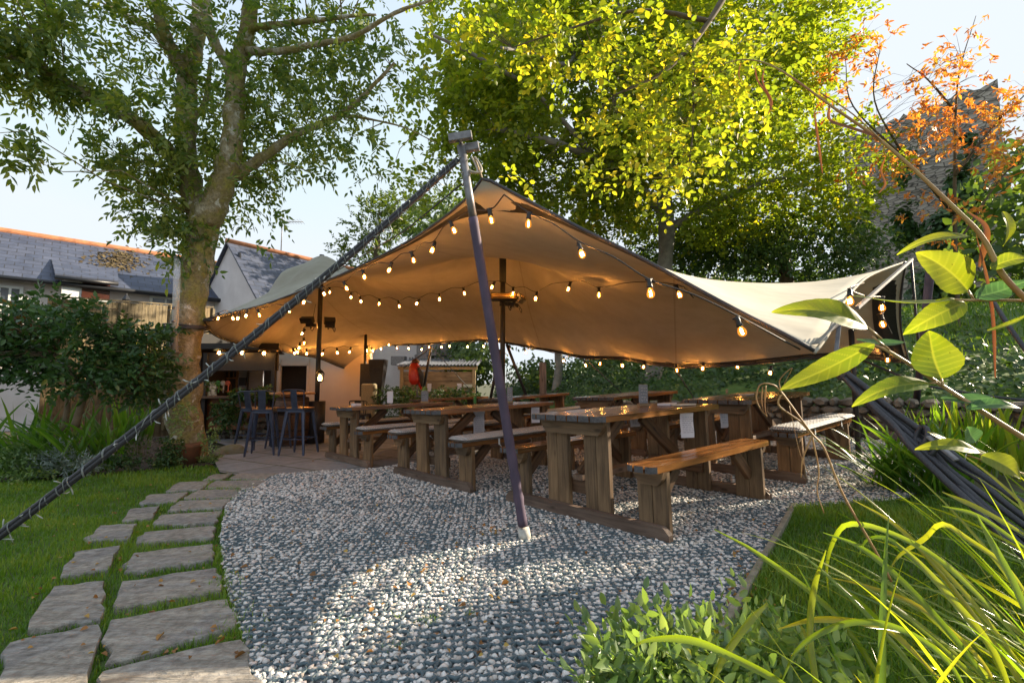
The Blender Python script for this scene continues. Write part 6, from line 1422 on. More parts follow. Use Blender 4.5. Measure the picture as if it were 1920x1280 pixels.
def ivy(name, label, blobs, n_sz, m=L_ivy, seed=2, gap=.2, gf=1.5, cat='ivy', kind=None, lvb=0.1, parent_to=None, extra=None, group=None):
    r = np.random.default_rng(seed); pts, cen = blob_points(blobs, r)
    if extra is not None: pts = np.concatenate([pts, extra]); cen = np.concatenate([cen, extra - [0, 0, .3]])
    lz = lumpy(pts, gf, seed); k = lz > gap; pts, cen, lz = pts[k], cen[k], lz[k]; n = len(pts)
    out = nrmz((pts - cen) + np.array([0, -.3, .25]) + r.normal(size=pts.shape) * .25); d = nrmz(np.cross(out, r.normal(size=(n, 3))) + np.array([0, 0, -.5]) + out * .3)
    sz = n_sz * r.uniform(.6, 1.25, n); lv = np.clip(.35 + .5 * (lz - .5) + r.normal(size=n) * .2 + lvb, 0, 1)
    return tag(leaves(name, pts, d, out, sz, sz * .85, lv, m, shape='round'), label, cat, group, kind)
ivy('ivy', 'bright ivy climbing the left part of the tower face', [(1702, 265, 26, 15, 40, .5, 500), (1700, 320, 26, 18, 40, .5, 500)], .30, seed=41, cat='ivy', kind='stuff', lvb=.2)
ivy('ivy', 'dark ivy mass climbing the right part of the tower face', [(1812, 280, 24.5, 15, 45, .5, 600), (1812, 350, 24, 34, 50, .6, 1300), (1795, 440, 24, 60, 60, .8, 2800), (1700, 420, 25, 30, 50, .6, 800), (1775, 550, 23, 70, 60, 1.0, 2200)], .28, seed=42, kind='stuff', lvb=-.05)
# ------------------------------------------------------------------ grassy bank and ivy behind the tables
LN = [np.array(p, float) for p in ((16, -1.0), (9.5, 2.6), (6.9, 5.3), (4.2, 7.9), (1.6, 10.4), (.6, 12.6), (-.6, 17), (-1, 26))]
def bank_h(s): return .38 + .30 * s - .006 * s * s if s > 0 else .38
ns = 26; V = []; ll_ = resample(LN, 60); tg = nrmz(np.gradient(ll_, axis=0)); nr = np.stack([-tg[:, 1], tg[:, 0]], 1); nr = np.where((nr @ np.array([.7, .7]))[:, None] > 0, nr, -nr); nr = nrmz(nr * .4 + np.array([.66, .75]) * .6)
for i in range(60):
    for j in range(ns):
        s = 16 * (j / (ns - 1)) ** 1.3; p = ll_[i] + nr[i] * s; h = (-.1 if j == 0 else bank_h(s)) + .06 * math.sin(p[0] * 1.3) * math.sin(p[1] * 1.1); V.append((p[0], p[1], h + float(gz(ll_[i][0], ll_[i][1]))))
V = np.array(V); i, j = np.meshgrid(np.arange(59), np.arange(ns - 1), indexing='ij'); a = (i * ns + j).ravel()
hb = fast_mesh('hillside', V, 4, np.stack([a, a + 1, a + ns + 1, a + ns], 1), None, V, simple('bank_grass', (.06, .12, .02), (.10, .16, .03), 5, .95, bs=.7, bd=.05), None, True); hb['kind'] = 'structure'
r = np.random.default_rng(6)
def on_bank(n, s0, s1, i0=0, i1=59):
    ii = r.uniform(i0, i1, n); s = r.uniform(s0, s1, n); f = ii.astype(int); t = (ii - f)[:, None]; f2 = np.minimum(f + 1, 59); b = ll_[f] * (1 - t) + ll_[f2] * t; q = nr[f]; p = b + q * s[:, None]
    return np.c_[p, np.array([bank_h(x) for x in s]) + gz(b[:, 0], b[:, 1])]
e1 = on_bank(15000, -.05, 2.6, 8, 50); e1[:, 2] += r.random(len(e1)) ** 1.5 * .55 * (.3 + lumpy(e1 * [1, 1, 0], 1.6, 3)) + .02
ivy('ivy_bank', 'dense dark ivy covering the bank behind the picnic tables', [(1700, 700, 8.5, 120, 60, .5, 1200)], .085, extra=e1, kind='stuff', seed=44, gap=.12, cat='ivy', lvb=.05)
e2 = on_bank(9000, 2.2, 9, 20, 58); e2[:, 2] += r.random(len(e2)) * .9 * lumpy(e2 * [1, 1, 0], 1.0, 7)
ivy('hedge', 'loose light green hedge and undergrowth on the slope seen under the tent', [(900, 690, 15, 60, 50, 1.2, 1500), (870, 670, 17, 60, 60, 1.2, 1300), (1010, 700, 14.5, 60, 30, 1, 900), (1100, 700, 13, 60, 30, .8, 800), (1150, 690, 14, 70, 40, 1, 900)], .11, L_hedge, extra=e2, kind='stuff', seed=45, gap=.2, lvb=.0, cat='hedge')
e3 = on_bank(14000, 3.0, 14, 4, 40); gb = e3
bl = rng.normal(size=(len(gb), 3)) * .35 + [0, 0, 1]
tag(leaves('bank_grass', gb, bl, rng.normal(size=(len(gb), 3)), rng.uniform(.12, .3, len(gb)), .02, rng.random(len(gb)), L_grass, shape='lance'), 'long grass on the sunny slope at the right edge', 'grass', kind='stuff')
tree('woodland_tree', 'slim dark trunk seen under the tent beyond the timber post', [[(1043, 735, 13.5, .14), (1048, 690, 13.5, .11), (1046, 640, 13.5, .11), (1040, 560, 13.5, .1)]], [(1030, 470, 14, 120, 70, 1.5, 500)], L_hedge, M_gbark, K=7, sl=.4, ll=.14, lw=.08, seed=51, twig_every=40)
tree('background_tree', 'tall loose green tree filling the gap at the back behind the tent', [[(880, 720, 19, .2), (885, 560, 19, .16), (890, 420, 19, .1)]], [(880, 450, 19, 110, 90, 2, 900), (900, 600, 19, 110, 60, 1.6, 700), (1150, 560, 18, 200, 60, 2, 1100), (1400, 560, 17, 200, 60, 2, 1100)], L_hedge, M_twig, K=7, sl=.5, ll=.18, lw=.11, seed=52, twig_every=60, gap=.28)
# planting before the shed
tree('low_shrub', 'low dark leafy shrub growing before the timber shed', [], [(770, 742, 11.4, 50, 20, .35, 190), (850, 738, 11.6, 45, 16, .35, 150), (735, 750, 11.3, 40, 28, .35, 160), (885, 748, 11.5, 30, 14, .3, 60)], L_ivy, M_twig, K=6, sl=.14, ll=.06, lw=.035, seed=61, origin=P(790, 790, 11.4), twig_every=0, gap=.15, group=None, cat='shrub')
tree('bar_ivy', 'dark trailing ivy hanging over the front of the bar hut', [], [(415, 750, 9.9, 32, 22, .2, 170), (455, 738, 9.9, 30, 10, .2, 70), (430, 780, 9.9, 30, 18, .2, 110), (500, 740, 9.9, 16, 14, .2, 40), (392, 740, 9.8, 12, 30, .2, 50)], L_dark, M_twig, K=6, sl=.13, ll=.075, lw=.045, seed=62, origin=P(420, 800, 9.9), twig_every=0, gap=.1, group=None, cat='ivy')
# ------------------------------------------------------------------ left border
SH_L = [[(140, 800, 6.5, .05), (160, 740, 6.5, .035), (185, 700, 6.4, .028), (200, 650, 6.3, .02), (240, 600, 6.3, .01)], [(160, 740, 6.5, .03), (130, 690, 6.6, .02), (90, 640, 6.6, .012)], [(165, 722, 6.45, .025), (130, 700, 6.3, .02), (105, 660, 6.2, .012)], [(120, 810, 6.6, .04), (128, 740, 6.6, .03), (120, 660, 6.7, .018)], [(230, 740, 6.4, .02), (262, 700, 6.3, .014), (275, 665, 6.3, .008)]]
SH_B = [(70, 630, 6.4, 100, 55, .7, 520), (200, 620, 6.4, 95, 55, .7, 520), (150, 690, 6.4, 150, 45, .6, 520), (270, 680, 6.5, 45, 50, .5, 190), (20, 660, 6.2, 70, 60, .6, 260), (110, 575, 6.5, 60, 22, .4, 70), (255, 735, 6.8, 60, 20, .3, 80)]
tree('evergreen_shrub', 'big glossy dark green evergreen shrub at the left in front of the fence', SH_L, SH_B, L_dark, simple('pale_shrub_bark', (.22, .16, .10), (.15, .11, .07), 14, .9), K=7, sl=.22, ll=.092, lw=.047, spread=58, droop=.12, gap=.18, gf=2.0, seed=71, twig_every=9, group=None, cat='shrub', jit=.4)
tree('bronze_shrub', 'sprigs of bronze and red leaves at the far left edge', [], [(10, 600, 6.0, 28, 30, .3, 40)], leafmat('bronze_leaves', [(0, (.10, .03, .02)), (1, (.22, .13, .04))], .3), M_twig, K=6, sl=.16, ll=.06, lw=.03, seed=72, origin=P(5, 700, 6.0), twig_every=0, group=None, cat='shrub')
def straps(name, label, roots, n, Lm, wd, lean, m, seed=1, up=.75, arch=1.2, group=None, segs=8, fan=.8, lvb=0, cat='strappy plant', lenvar=(.55, 1.15)):
    r = np.random.default_rng(seed); roots = np.array(roots, float); ii = r.integers(0, len(roots), n); b = roots[ii] + r.normal(size=(n, 3)) * [.05, .05, 0]
    L = Lm * r.uniform(*lenvar, n); az = r.uniform(0, 6.28, n); h = np.stack([np.cos(az), np.sin(az), np.zeros(n)], 1) * fan + np.array([*lean, 0]); d0 = nrmz(h * r.uniform(.25, .9, n)[:, None] + np.array([0, 0, up])); side0 = nrmz(np.cross(d0, r.normal(size=(n, 3)) * .3 + np.array([0, 0, 1])))
    t = np.linspace(0, 1, segs + 1); hh = nrmz(h + 1e-6); V = []
    pos = b.copy(); d = d0.copy(); ar = arch * r.uniform(.35, 1.4, n); kink = (r.random(n) < .12); kp = r.uniform(.45, .75, n)
    for k, tt in enumerate(t):
        w_ = wd * (0.55 + .45 * math.sin(min(1, tt * 2.2) * 1.57)) * (1 - max(0, tt - .55) / .45) ** .8 * (1 if k < segs else .05) * L / Lm
        f = np.cross(d, side0); V += [pos - side0 * w_[:, None], pos - f * (w_ * .35)[:, None], pos + side0 * w_[:, None]]
        st = (L / segs)[:, None]; pos = pos + d * st; g = np.array([0, 0, -1.0]) * (ar * (tt ** 1.3) * 1.9 / segs)[:, None] + hh * (ar * .6 / segs)[:, None]
        g = g + np.where((kink & (abs(kp - tt) < .5 / segs + .01))[:, None], np.array([0, 0, -1.4]) + hh * .6, 0); d = nrmz(d + g)
    V = np.stack(V, 1); m_ = V.shape[1]; i = np.arange(n)[:, None, None] * m_; q = []
    for k in range(segs):
        for c in (0, 1): a = k * 3 + c; q.append([a, a + 1, a + 4, a + 3])
    lo = (i + np.array(q)[None]).reshape(-1, 4); lv = np.clip(r.random(n) * .75 + lvb, 0, 1)
    lvv = np.repeat(lv, m_)
    o = empty(name, roots.mean(0), 0, label, cat, group); org = np.array(o.location)
    fast_mesh('blades', V.reshape(-1, 3) - org, 4, lo, lvv, None, m, o, True)
    return o
def gr(pts, dz=0): return [G(*p) + [0, 0, dz] for p in pts]
straps('strappy_plant', 'large clump of arching green strap leaves in the left border under the shrub', gr([(60, 893), (120, 888), (170, 884), (205, 878), (20, 897), (-40, 902), (90, 880), (150, 890)]), 300, 1.05, .021, (-.55, -.2), L_strap, 81, .85, .8, lvb=.0)
straps('strappy_plant', 'upright tuft of green sword leaves left of the ash trunk', gr([(240, 862), (228, 850), (262, 858)]), 80, .95, .024, (.0, 0), L_strap, 82, 1.4, .25, fan=.35)
tree('silver_plant', 'low silvery-leaved plant at the lawn edge on the left', [], [(110, 862, 6.1, 34, 22, .2, 120), (150, 875, 6.1, 26, 14, .2, 60), (70, 880, 6.1, 20, 10, .2, 30)], L_silver, M_twig, K=8, sl=.13, ll=.055, lw=.015, spread=45, droop=-.2, seed=83, origin=P(110, 890, 6.1), twig_every=0, gap=.05, group=None, cat='plant', shape='lance')
tree('heather_plant', 'faded pinkish heather tuft beside the ash trunk', [], [(270, 842, 6.6, 26, 20, .2, 150), (290, 855, 6.6, 18, 12, .2, 50)], L_heath, M_twig, K=10, sl=.11, ll=.018, lw=.008, spread=35, droop=-.3, seed=84, origin=P(270, 870, 6.6), twig_every=0, gap=.0, group=None, cat='plant')
for nm, lb, bb, lm, sd in (('border_plant', 'bushy low green plant at the far left edge of the lawn', [(25, 850, 6.0, 40, 35, .3, 260), (50, 885, 5.9, 40, 12, .2, 80)], L_small, 85), ('border_plant', 'low dark green ground plants between the silver plant and the trunk', [(215, 865, 6.4, 50, 14, .25, 170), (320, 845, 6.7, 22, 28, .2, 110), (180, 840, 6.8, 40, 14, .2, 70), (310, 868, 6.6, 30, 10, .2, 70)], L_ivy, 86), ('border_plant', 'small leafy creeper round the foot of the ash trunk', [(395, 820, 7.0, 7, 40, .15, 34), (340, 790, 6.92, 26, 14, .05, 26), (392, 862, 7.1, 22, 10, .15, 60), (345, 762, 6.9, 18, 12, .05, 26), (430, 872, 7.5, 30, 6, .1, 50)], L_small, 87)):
    tree(nm, lb, [], bb, lm, M_twig, K=6, sl=.11, ll=.042, lw=.024, seed=sd, origin=P(bb[0][0], bb[0][1] + 20, bb[0][2]), twig_every=0, gap=.05, group=None, cat='plant')
n = 900; sx = rng.uniform(-9.5, -4.2, n); sy = rng.uniform(6.6, 8.6, n); 
sheet('border_soil', gp([(-500, 960), (-200, 925), (0, 903), (150, 892), (300, 879), (400, 871), (400, 826), (300, 810), (-500, 800)]), 0.0, M_soil, .5)
# made-up pot shape standing for reddish bark at the ash trunk foot
pot = MB(); pot.lathe([(.20, 0), (.24, .28), (.255, .30), (.255, .34), (.23, .34)], n=22); q = pot.build('reddish_bark_foot', simple('mossy_reddish_bark', (.22, .085, .04), (.10, .065, .035), 6, .9, bs=.5)); g_ = G(352, 866); q.location = Vector(g_ + [.02, -.17, -.05]); tag(q, 'mossy terracotta half-pot against the foot of the ash trunk', 'pot')
# bird feeder
bf = empty('bird_feeder', P(327, 660, 6.85), 0, 'long clear tube bird feeder half full of seed beside the ash trunk', 'bird feeder'); bt = P(333, 482, 6.85) - P(327, 660, 6.85)
mt, t_, b_ = new_mat('clear_acrylic'); tr = t_.nodes.new('ShaderNodeBsdfTransparent'); mx = t_.nodes.new('ShaderNodeMixShader'); mx.inputs[0].default_value = .30; t_.links.new(tr.outputs[0], mx.inputs[1]); t_.links.new(b_.outputs[0], mx.inputs[2]); t_.links.new(mx.outputs[0], t_.nodes['Material Output'].inputs[0]); b_.inputs['Base Color'].default_value = (.8, .82, .85, 1); b_.inputs['Roughness'].default_value = .12
MB().tube([bt * .0, bt * .5, bt], .046, 16).build('tube', mt, bf); MB().tube([bt * .01, bt * .3, bt * .54], .040, 14).build('seed', M_seed, bf)
mb = MB(); mb.tube([bt * -.01, bt * .02], .052, 16); mb.tube([bt * .985, bt * 1.005], .050, 16); mb.lathe([(.001, 0), (.085, .004), (.09, .014), (.001, .006)], (0, 0, -.015), 18); mb.build('caps', M_steel, bf)
for k, (f, s) in enumerate(((.08, -1), (.22, 1), (.32, -1), (.46, 1))):
    mb = MB(); c = bt * f; mb.tube([c + [0, -.046, 0], c + [0, -.062, 0]], .020, 10); mb.tube([c + [-.11, 0, -.03], c + [.11, 0, -.03]], .005, 6); mb.build('feeding_port', M_steel, bf)
mb = MB()
for k in range(3): mb.tube([c_ + np.array([math.cos(a) * .30, math.sin(a) * .30, .012 * math.sin(a * 2 + k)]) for c_ in [P(350, 612 + 3 * k, 7.25)] for a in np.linspace(0, 6.28, 26)], .014, 6, cap=False)
mb.tube([P(330, 610, 7.0), P(290, 622, 7.8), P(265, 628, 8.2)], .012, 6); mb.tube([P(383, 600, 7.15), P(400, 600, 7.0)], .02, 6)
tag(mb.build('tree_strap', M_rope), 'black webbing wrapped round the ash trunk holding the tent corner', 'strap')
# ------------------------------------------------------------------ right-hand planting
straps('strappy_plant', 'clump of broad green sword leaves in front of the right-hand bench', gr([(1700, 925), (1740, 930), (1770, 920), (1660, 915), (1800, 930)]), 150, .75, .017, (-.45, -.1), L_strap, 91, .75, .8, lvb=.12, fan=.7)
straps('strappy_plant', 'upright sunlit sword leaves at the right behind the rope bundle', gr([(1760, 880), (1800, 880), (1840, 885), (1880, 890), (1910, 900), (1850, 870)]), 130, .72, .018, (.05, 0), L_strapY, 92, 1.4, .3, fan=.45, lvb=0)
rts = [np.array([x, y, gz(x, y)]) for x, y in ((1.55, 1.15), (1.75, 1.25), (1.35, 1.05), (1.9, 1.15), (1.2, 1.0), (1.65, .95), (2.1, 1.4), (1.45, 1.2))]
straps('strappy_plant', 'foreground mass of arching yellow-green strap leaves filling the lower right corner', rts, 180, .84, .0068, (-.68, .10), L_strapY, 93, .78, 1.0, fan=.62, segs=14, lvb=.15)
straps('strappy_plant', 'darker strap leaves rising at the right edge behind the foreground mass', [np.array([x, y, gz(x, y)]) for x, y in ((2.5, 1.8), (2.7, 2.0), (2.4, 2.0), (2.9, 2.2))], 60, .75, .012, (-.4, .05), L_strap, 94, 1.0, .8, fan=.6, segs=12, lvb=.15)
def strip(mb, pts, wmax, nrm_dir=(0, -1, .35), taper=True, lvs=None):
    p = resample(smooth([P(*q) for q in pts], 8), 30); tg = nrmz(np.gradient(p, axis=0)); nd = np.array(nrm_dir, float); sd = nrmz(np.cross(tg, nd)); f = np.cross(sd, tg); k = len(p); t = np.linspace(0, 1, k)
    w_ = wmax * np.clip(np.minimum((t + .02) * 3.2, 1), 0, 1) ** .8 * np.clip((1.0 - t) * 2.5 + .35, 0, 1) if taper else np.full(k, wmax)
    w_ = w_[:, None]; V = np.stack([p - sd * w_, p - f * w_ * .45, p + sd * w_], 1).reshape(-1, 3); mb.append(V)
def strips(name, label, lists, m, cat='leaf blade', lv=.6):
    Vs = []
    for pts, w_ in lists: strip(Vs, pts, w_ * .78)
    n = len(Vs); V = np.concatenate(Vs); q = []
    for b in range(n):
        for k in range(29):
            for c in (0, 1): a = b * 90 + k * 3 + c; q.append([a, a + 1, a + 4, a + 3])
    r = np.random.default_rng(5); o = fast_mesh(name, V, 4, np.array(q), np.repeat(np.clip(lv + r.normal(size=n) * .22, 0, 1), 90), None, m, None, True)
    return tag(o, label, cat)
z8 = lambda x, y: (1200 + x / 2.667, 860 + y / 2.667)
HAND = [([(*z8(372, 352), 1.35), (*z8(600, 480), 1.32), (*z8(960, 760), 1.25), (*z8(1200, 1100), 1.2), (*z8(1300, 1350), 1.15)], .0095), ([(*z8(915, 368), 1.2), (*z8(1100, 440), 1.18), (*z8(1300, 600), 1.15), (*z8(1560, 880), 1.1), (*z8(1800, 1200), 1.05)], .010),
    ([(*z8(945, 700), 1.3), (*z8(935, 520), 1.3), (*z8(985, 375), 1.28), (*z8(1050, 325), 1.25), (*z8(1200, 350), 1.2), (*z8(1450, 470), 1.12), (*z8(1700, 690), 1.05), (*z8(1960, 980), 1.0)], .0085), ([(*z8(1510, 165), 1.3), (*z8(1700, 250), 1.28), (*z8(1960, 400), 1.22)], .009),
    ([(*z8(1065, 205), 1.35), (*z8(1250, 310), 1.32), (*z8(1420, 460), 1.28), (*z8(1650, 700), 1.2), (*z8(1960, 1100), 1.1)], .0085), ([(*z8(930, 455), 1.15), (*z8(870, 650), 1.15), (*z8(850, 880), 1.13), (*z8(880, 1120), 1.1), (*z8(900, 1300), 1.1)], .010),
    ([(*z8(-60, 960), 1.05), (*z8(40, 905), 1.05), (*z8(250, 905), 1.03), (*z8(450, 985), 1.0), (*z8(720, 1130), .98), (*z8(900, 1300), .95)], .0095), ([(*z8(1510, 235), 1.2), (*z8(1700, 290), 1.18), (*z8(1960, 470), 1.14)], .007),
    ([(*z8(1245, 560), 1.2), (*z8(1300, 480), 1.2), (*z8(1420, 400), 1.18), (*z8(1510, 325), 1.15), (*z8(1640, 400), 1.12), (*z8(1830, 540), 1.08), (*z8(1990, 760), 1.05)], .008), ([(*z8(940, 590), 1.25), (*z8(1150, 640), 1.22), (*z8(1400, 740), 1.18), (*z8(1700, 1000), 1.1), (*z8(1850, 1300), 1.05)], .0065),
    ([(*z8(1280, 415), 1.1), (*z8(1400, 520), 1.08), (*z8(1560, 700), 1.05), (*z8(1760, 950), 1.02), (*z8(1900, 1300), 1.0)], .011), ([(*z8(1680, 270), 1.1), (*z8(1760, 420), 1.08), (*z8(1850, 580), 1.05), (*z8(1930, 760), 1.02), (*z8(2000, 900), 1.0)], .011),
    ([(*z8(700, 1130), 1.05), (*z8(800, 940), 1.06), (*z8(1000, 830), 1.06), (*z8(1200, 820), 1.05), (*z8(1400, 900), 1.02), (*z8(1560, 1040), 1.0), (*z8(1700, 1300), .98)], .008), ([(*z8(690, 850), 1.2), (*z8(860, 805), 1.18), (*z8(1050, 810), 1.15), (*z8(1250, 860), 1.1), (*z8(1500, 1100), 1.05)], .009),
    ([(*z8(340, 1150), 1.1), (*z8(440, 960), 1.12), (*z8(560, 800), 1.15), (*z8(640, 720), 1.18)], .010), ([(*z8(1090, 490), 1.3), (*z8(1130, 410), 1.3), (*z8(1200, 390), 1.28), (*z8(1290, 430), 1.25), (*z8(1500, 640), 1.2), (*z8(1700, 900), 1.1)], .007)]
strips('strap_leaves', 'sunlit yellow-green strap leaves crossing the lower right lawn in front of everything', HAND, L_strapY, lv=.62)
straps('strap_tuft', 'tuft of thin yellow blades rising at the very bottom right', [np.array([x, y, gz(x, y) + .1]) for x, y in ((.75, .95), (.95, .9), (1.1, .85), (1.25, .9))], 46, .62, .0075, (-.25, .1), L_strapY, 97, 1.1, .9, fan=.7, segs=12, lvb=.15)
tree('small_leaved_shrub', 'low shrub with small opposite light green leaves at the bottom centre right', [], [(1240, 1295, 1.28, 110, 50, .20, 230), (1360, 1285, 1.32, 110, 50, .20, 210), (1480, 1290, 1.3, 100, 60, .20, 170), (1290, 1330, 1.15, 200, 40, .2, 160), (1450, 1240, 1.45, 55, 26, .12, 36), (1160, 1320, 1.2, 60, 30, .15, 60)], L_small, M_twig, K=7, sl=.11, ll=.042, lw=.020, spread=60, droop=-.25, seed=98, origin=P(1300, 1300, 1.3), twig_every=0, gap=.0, group=None, cat='shrub', outward=.8, jit=.3)
# big-leaved stem close to the camera
def bigleaf(base, tip, wdt, nrm_, bend=.10, ser=.014, parent=None, cup=.25, m=None, lv=.6, org=0):
    a, b = np.array(base), np.array(tip); L = np.linalg.norm(b - a); x = (b - a) / L; n_ = np.array(nrm_, float); n_ -= x * n_.dot(x); n_ /= np.linalg.norm(n_); s = np.cross(n_, x); V = []; LVv = []; nu, nv = 60, 24
    for i in range(nu + 1):
        t = i / nu; w_ = wdt / 2 * (math.sin(math.pi * min(1, t ** .75)) ** .8) * (1.0 if t < .93 else 1) + .0006; w_ *= 1 + ser * math.sin(i * .95)
        for j in range(nv + 1):
            v = j / nv * 2 - 1; wav = .03 * wdt * math.sin(i * .17 + v * 2) * abs(v); rib = .0035 * L * math.sin((t * 9 - abs(v) * 1.1) * 6.283) * min(1, abs(v) * 3) * (1 - abs(v))
            ve = math.exp(-(v * w_ / .0016) ** 2); fr_ = (t * 9 - abs(v) * 1.1) % 1; LVv.append(max(ve, .6 * math.exp(-((min(fr_, 1 - fr_)) / .07) ** 2)))
            V.append(a + x * L * t + s * w_ * v + n_ * (bend * L * math.sin(math.pi * t) + cup * w_ * abs(v) + wav + rib * .5 - .25 * L * max(0, t - .6) ** 2))
    q = [(i * (nv + 1) + j, i * (nv + 1) + j + 1, (i + 1) * (nv + 1) + j + 1, (i + 1) * (nv + 1) + j) for i in range(nu) for j in range(nv)]
    return fast_mesh('leaf', np.array(V) - org, 4, np.array(q), np.array(LVv), None, m, parent, True)
def mk_bigleaf(name, c1, c2, tc):
    m, t, b = new_mat(name); co = objco(t); n = noise(t, 14, 5, .6, co, .3); n2 = noise(t, 5, 3, .5, co); sp2 = t.nodes.new('ShaderNodeTexVoronoi'); sp2.inputs['Scale'].default_value = 60; t.links.new(co, sp2.inputs['Vector'])
    r_ = ramp(t, [(.35, c1), (.65, c2)]); t.links.new(n2.outputs[0], r_.inputs[0]); va = t.nodes.new('ShaderNodeAttribute'); va.attribute_name = 'lv'; vm = t.nodes.new('ShaderNodeMixRGB'); vm.inputs[2].default_value = (*[min(1, q * 1.5 + .03) for q in c2], 1); vf = t.nodes.new('ShaderNodeMath'); vf.operation = 'MULTIPLY'; vf.inputs[1].default_value = .75; t.links.new(va.outputs['Fac'], vf.inputs[0]); t.links.new(vf.outputs[0], vm.inputs[0]); t.links.new(r_.outputs[0], vm.inputs[1]); rs = ramp(t, [(.06, (.3, .15, .05)), (.10, (1, 1, 1))]); t.links.new(sp2.outputs['Distance'], rs.inputs[0])
    mx = t.nodes.new('ShaderNodeMixRGB'); mx.blend_type = 'MULTIPLY'; mx.inputs[0].default_value = .6; t.links.new(vm.outputs[0], mx.inputs[1]); t.links.new(rs.outputs[0], mx.inputs[2]); t.links.new(mx.outputs[0], b.inputs['Base Color']); b.inputs['Roughness'].default_value = .42
    tr = t.nodes.new('ShaderNodeBsdfTranslucent'); mu = t.nodes.new('ShaderNodeVectorMath'); mu.operation = 'MULTIPLY'; mu.inputs[1].default_value = tc; t.links.new(mx.outputs[0], mu.inputs[0]); t.links.new(mu.outputs[0], tr.inputs[0])
    ms = t.nodes.new('ShaderNodeMixShader'); ms.inputs[0].default_value = .55; t.links.new(b.outputs[0], ms.inputs[1]); t.links.new(tr.outputs[0], ms.inputs[2]); t.links.new(ms.outputs[0], t.nodes['Material Output'].inputs[0]); bump(t, b, n.outputs[0], .3, .002); return m
M_bl = mk_bigleaf('honeysuckle_leaf', (.085, .15, .018), (.15, .19, .022), (2.7, 2.3, .5)); M_bl2 = mk_bigleaf('honeysuckle_leaf_cool', (.07, .15, .07), (.10, .19, .08), (1.3, 1.5, .8)); M_blo = mk_bigleaf('dying_leaf', (.26, .14, .055), (.22, .085, .035), (.9, .7, .4))
z7 = lambda x, y, d: P(1240 + x / 2.782, 440 + y / 2.782, d)
br = empty('leafy_stem', z7(1892, 1060, .95), 0, 'close leafy stem with large translucent green leaves reaching in from the right edge', 'branch'); bo = np.array(br.location)
mb = MB(); stem = smooth([z7(2050, 1150, .93), z7(1892, 1060, .95), z7(1640, 900, .97), z7(1440, 770, 1.0), z7(1190, 610, 1.03), z7(1080, 572, 1.05)], 8); mb.tube([p - bo for p in stem], list(np.linspace(.0058, .0028, len(stem))), 8)
st2 = smooth([z7(2100, 370, .92), z7(1892, 345, .93), z7(1600, 342, .96), z7(1530, 338, .97)], 6); mb.tube([p - bo for p in st2], list(np.linspace(.0035, .002, len(st2))), 7)
for a, b in (((1400, 775), (1440, 770)), ((1100, 530), (1190, 600)), ((1075, 480), (1150, 545)), ((1460, 745), (1470, 790)), ((1600, 290), (1630, 340)), ((1650, 1135), (1720, 1180)), ((1600, 1150), (2050, 1300))): mb.tube([z7(*a, 1.0) - bo, z7(*b, .99) - bo], .0022, 6)
mb.build('stem', simple('reddish_stem', (.30, .17, .07), (.38, .26, .10), 30, .35), br)
BL = [((1600, 292, .96), (1335, 90, .98), 205, (-.5, -.8, .35), M_bl), ((1530, 336, .97), (1005, 300, 1.0), 75, (0, -.35, 1), M_bl), ((1078, 482, 1.03), (582, 392, 1.06), 165, (.1, -.85, .5), M_bl), ((1110, 568, 1.03), (622, 800, 1.06), 120, (.4, -.7, .6), M_bl), ((1585, 352, .98), (1265, 515, 1.0), 130, (.2, -.8, .5), M_bl),
    ((1462, 750, .99), (1400, 500, 1.0), 235, (-.2, -.9, .1), M_bl), ((1405, 775, 1.0), (995, 885, 1.02), 115, (.1, -.6, .8), M_bl), ((1270, 560, 1.02), (1020, 540, 1.06), 60, (0, -.7, .8), M_bl2), ((1610, 8, .95), (1228, 96, 1.0), 75, (.1, -.7, .7), M_bl), ((1640, 325, .95), (1920, 232, .92), 110, (0, -.8, .6), M_bl2), ((1716, 175, .94), (1930, 120, .9), 110, (0, -.8, .6), M_bl),
    ((1730, 850, .96), (1460, 845, .99), 75, (0, -.7, .7), M_bl2), ((1590, 905, .97), (1880, 900, .93), 75, (0, -.7, .8), M_bl2), ((1640, 1080, 1.0), (1600, 1000, 1.0), 110, (0, -.9, .3), M_bl2), ((1660, 1130, .97), (1325, 1112, 1.0), 85, (0, -.7, .8), M_bl), ((1700, 1140, .97), (1395, 1020, 1.0), 55, (.1, -.6, .8), M_bl), ((1670, 1150, .96), (1880, 1270, .92), 130, (-.1, -.8, .6), M_bl), ((1700, 500, .95), (1930, 400, .92), 34, (0, -.5, .9), M_bl), ((1780, -120, .92), (1790, 60, .94), 90, (0, -.7, .6), M_bl)]
for i, (b, t, w_, n_, m_) in enumerate(BL): bigleaf(z7(*b), z7(*t), PX(w_ / 2.782, b[2]), n_, bend=.10 * (-1) ** i + .02, parent=br, m=m_, lv=.5, org=bo, cup=.18)
cr = empty('dried_cane', z7(1800, 240, .95), 0, 'long dried arching cane with hanging brown leaves in front of the autumn tree', 'stem'); co_ = np.array(cr.location)
mb = MB(); cn = smooth([P(1990, 620, .90), P(1888, 525, .93), P(1845, 450, .95), P(1800, 400, .97), P(1665, 275, 1.05), P(1560, 200, 1.12), P(1460, 130, 1.2), P(1400, 112, 1.25), P(1350, 122, 1.3)], 8); mb.tube([p - co_ for p in cn], list(np.linspace(.0062, .0011, len(cn))), 8); mb.tube([p - co_ for p in smooth([P(1665, 275, 1.05), P(1600, 215, 1.08), P(1540, 175, 1.1)], 6)], .0014, 6); mb.build('cane', simple('yellow_green_cane', (.34, .25, .05), (.32, .13, .04), 8, .4), cr)
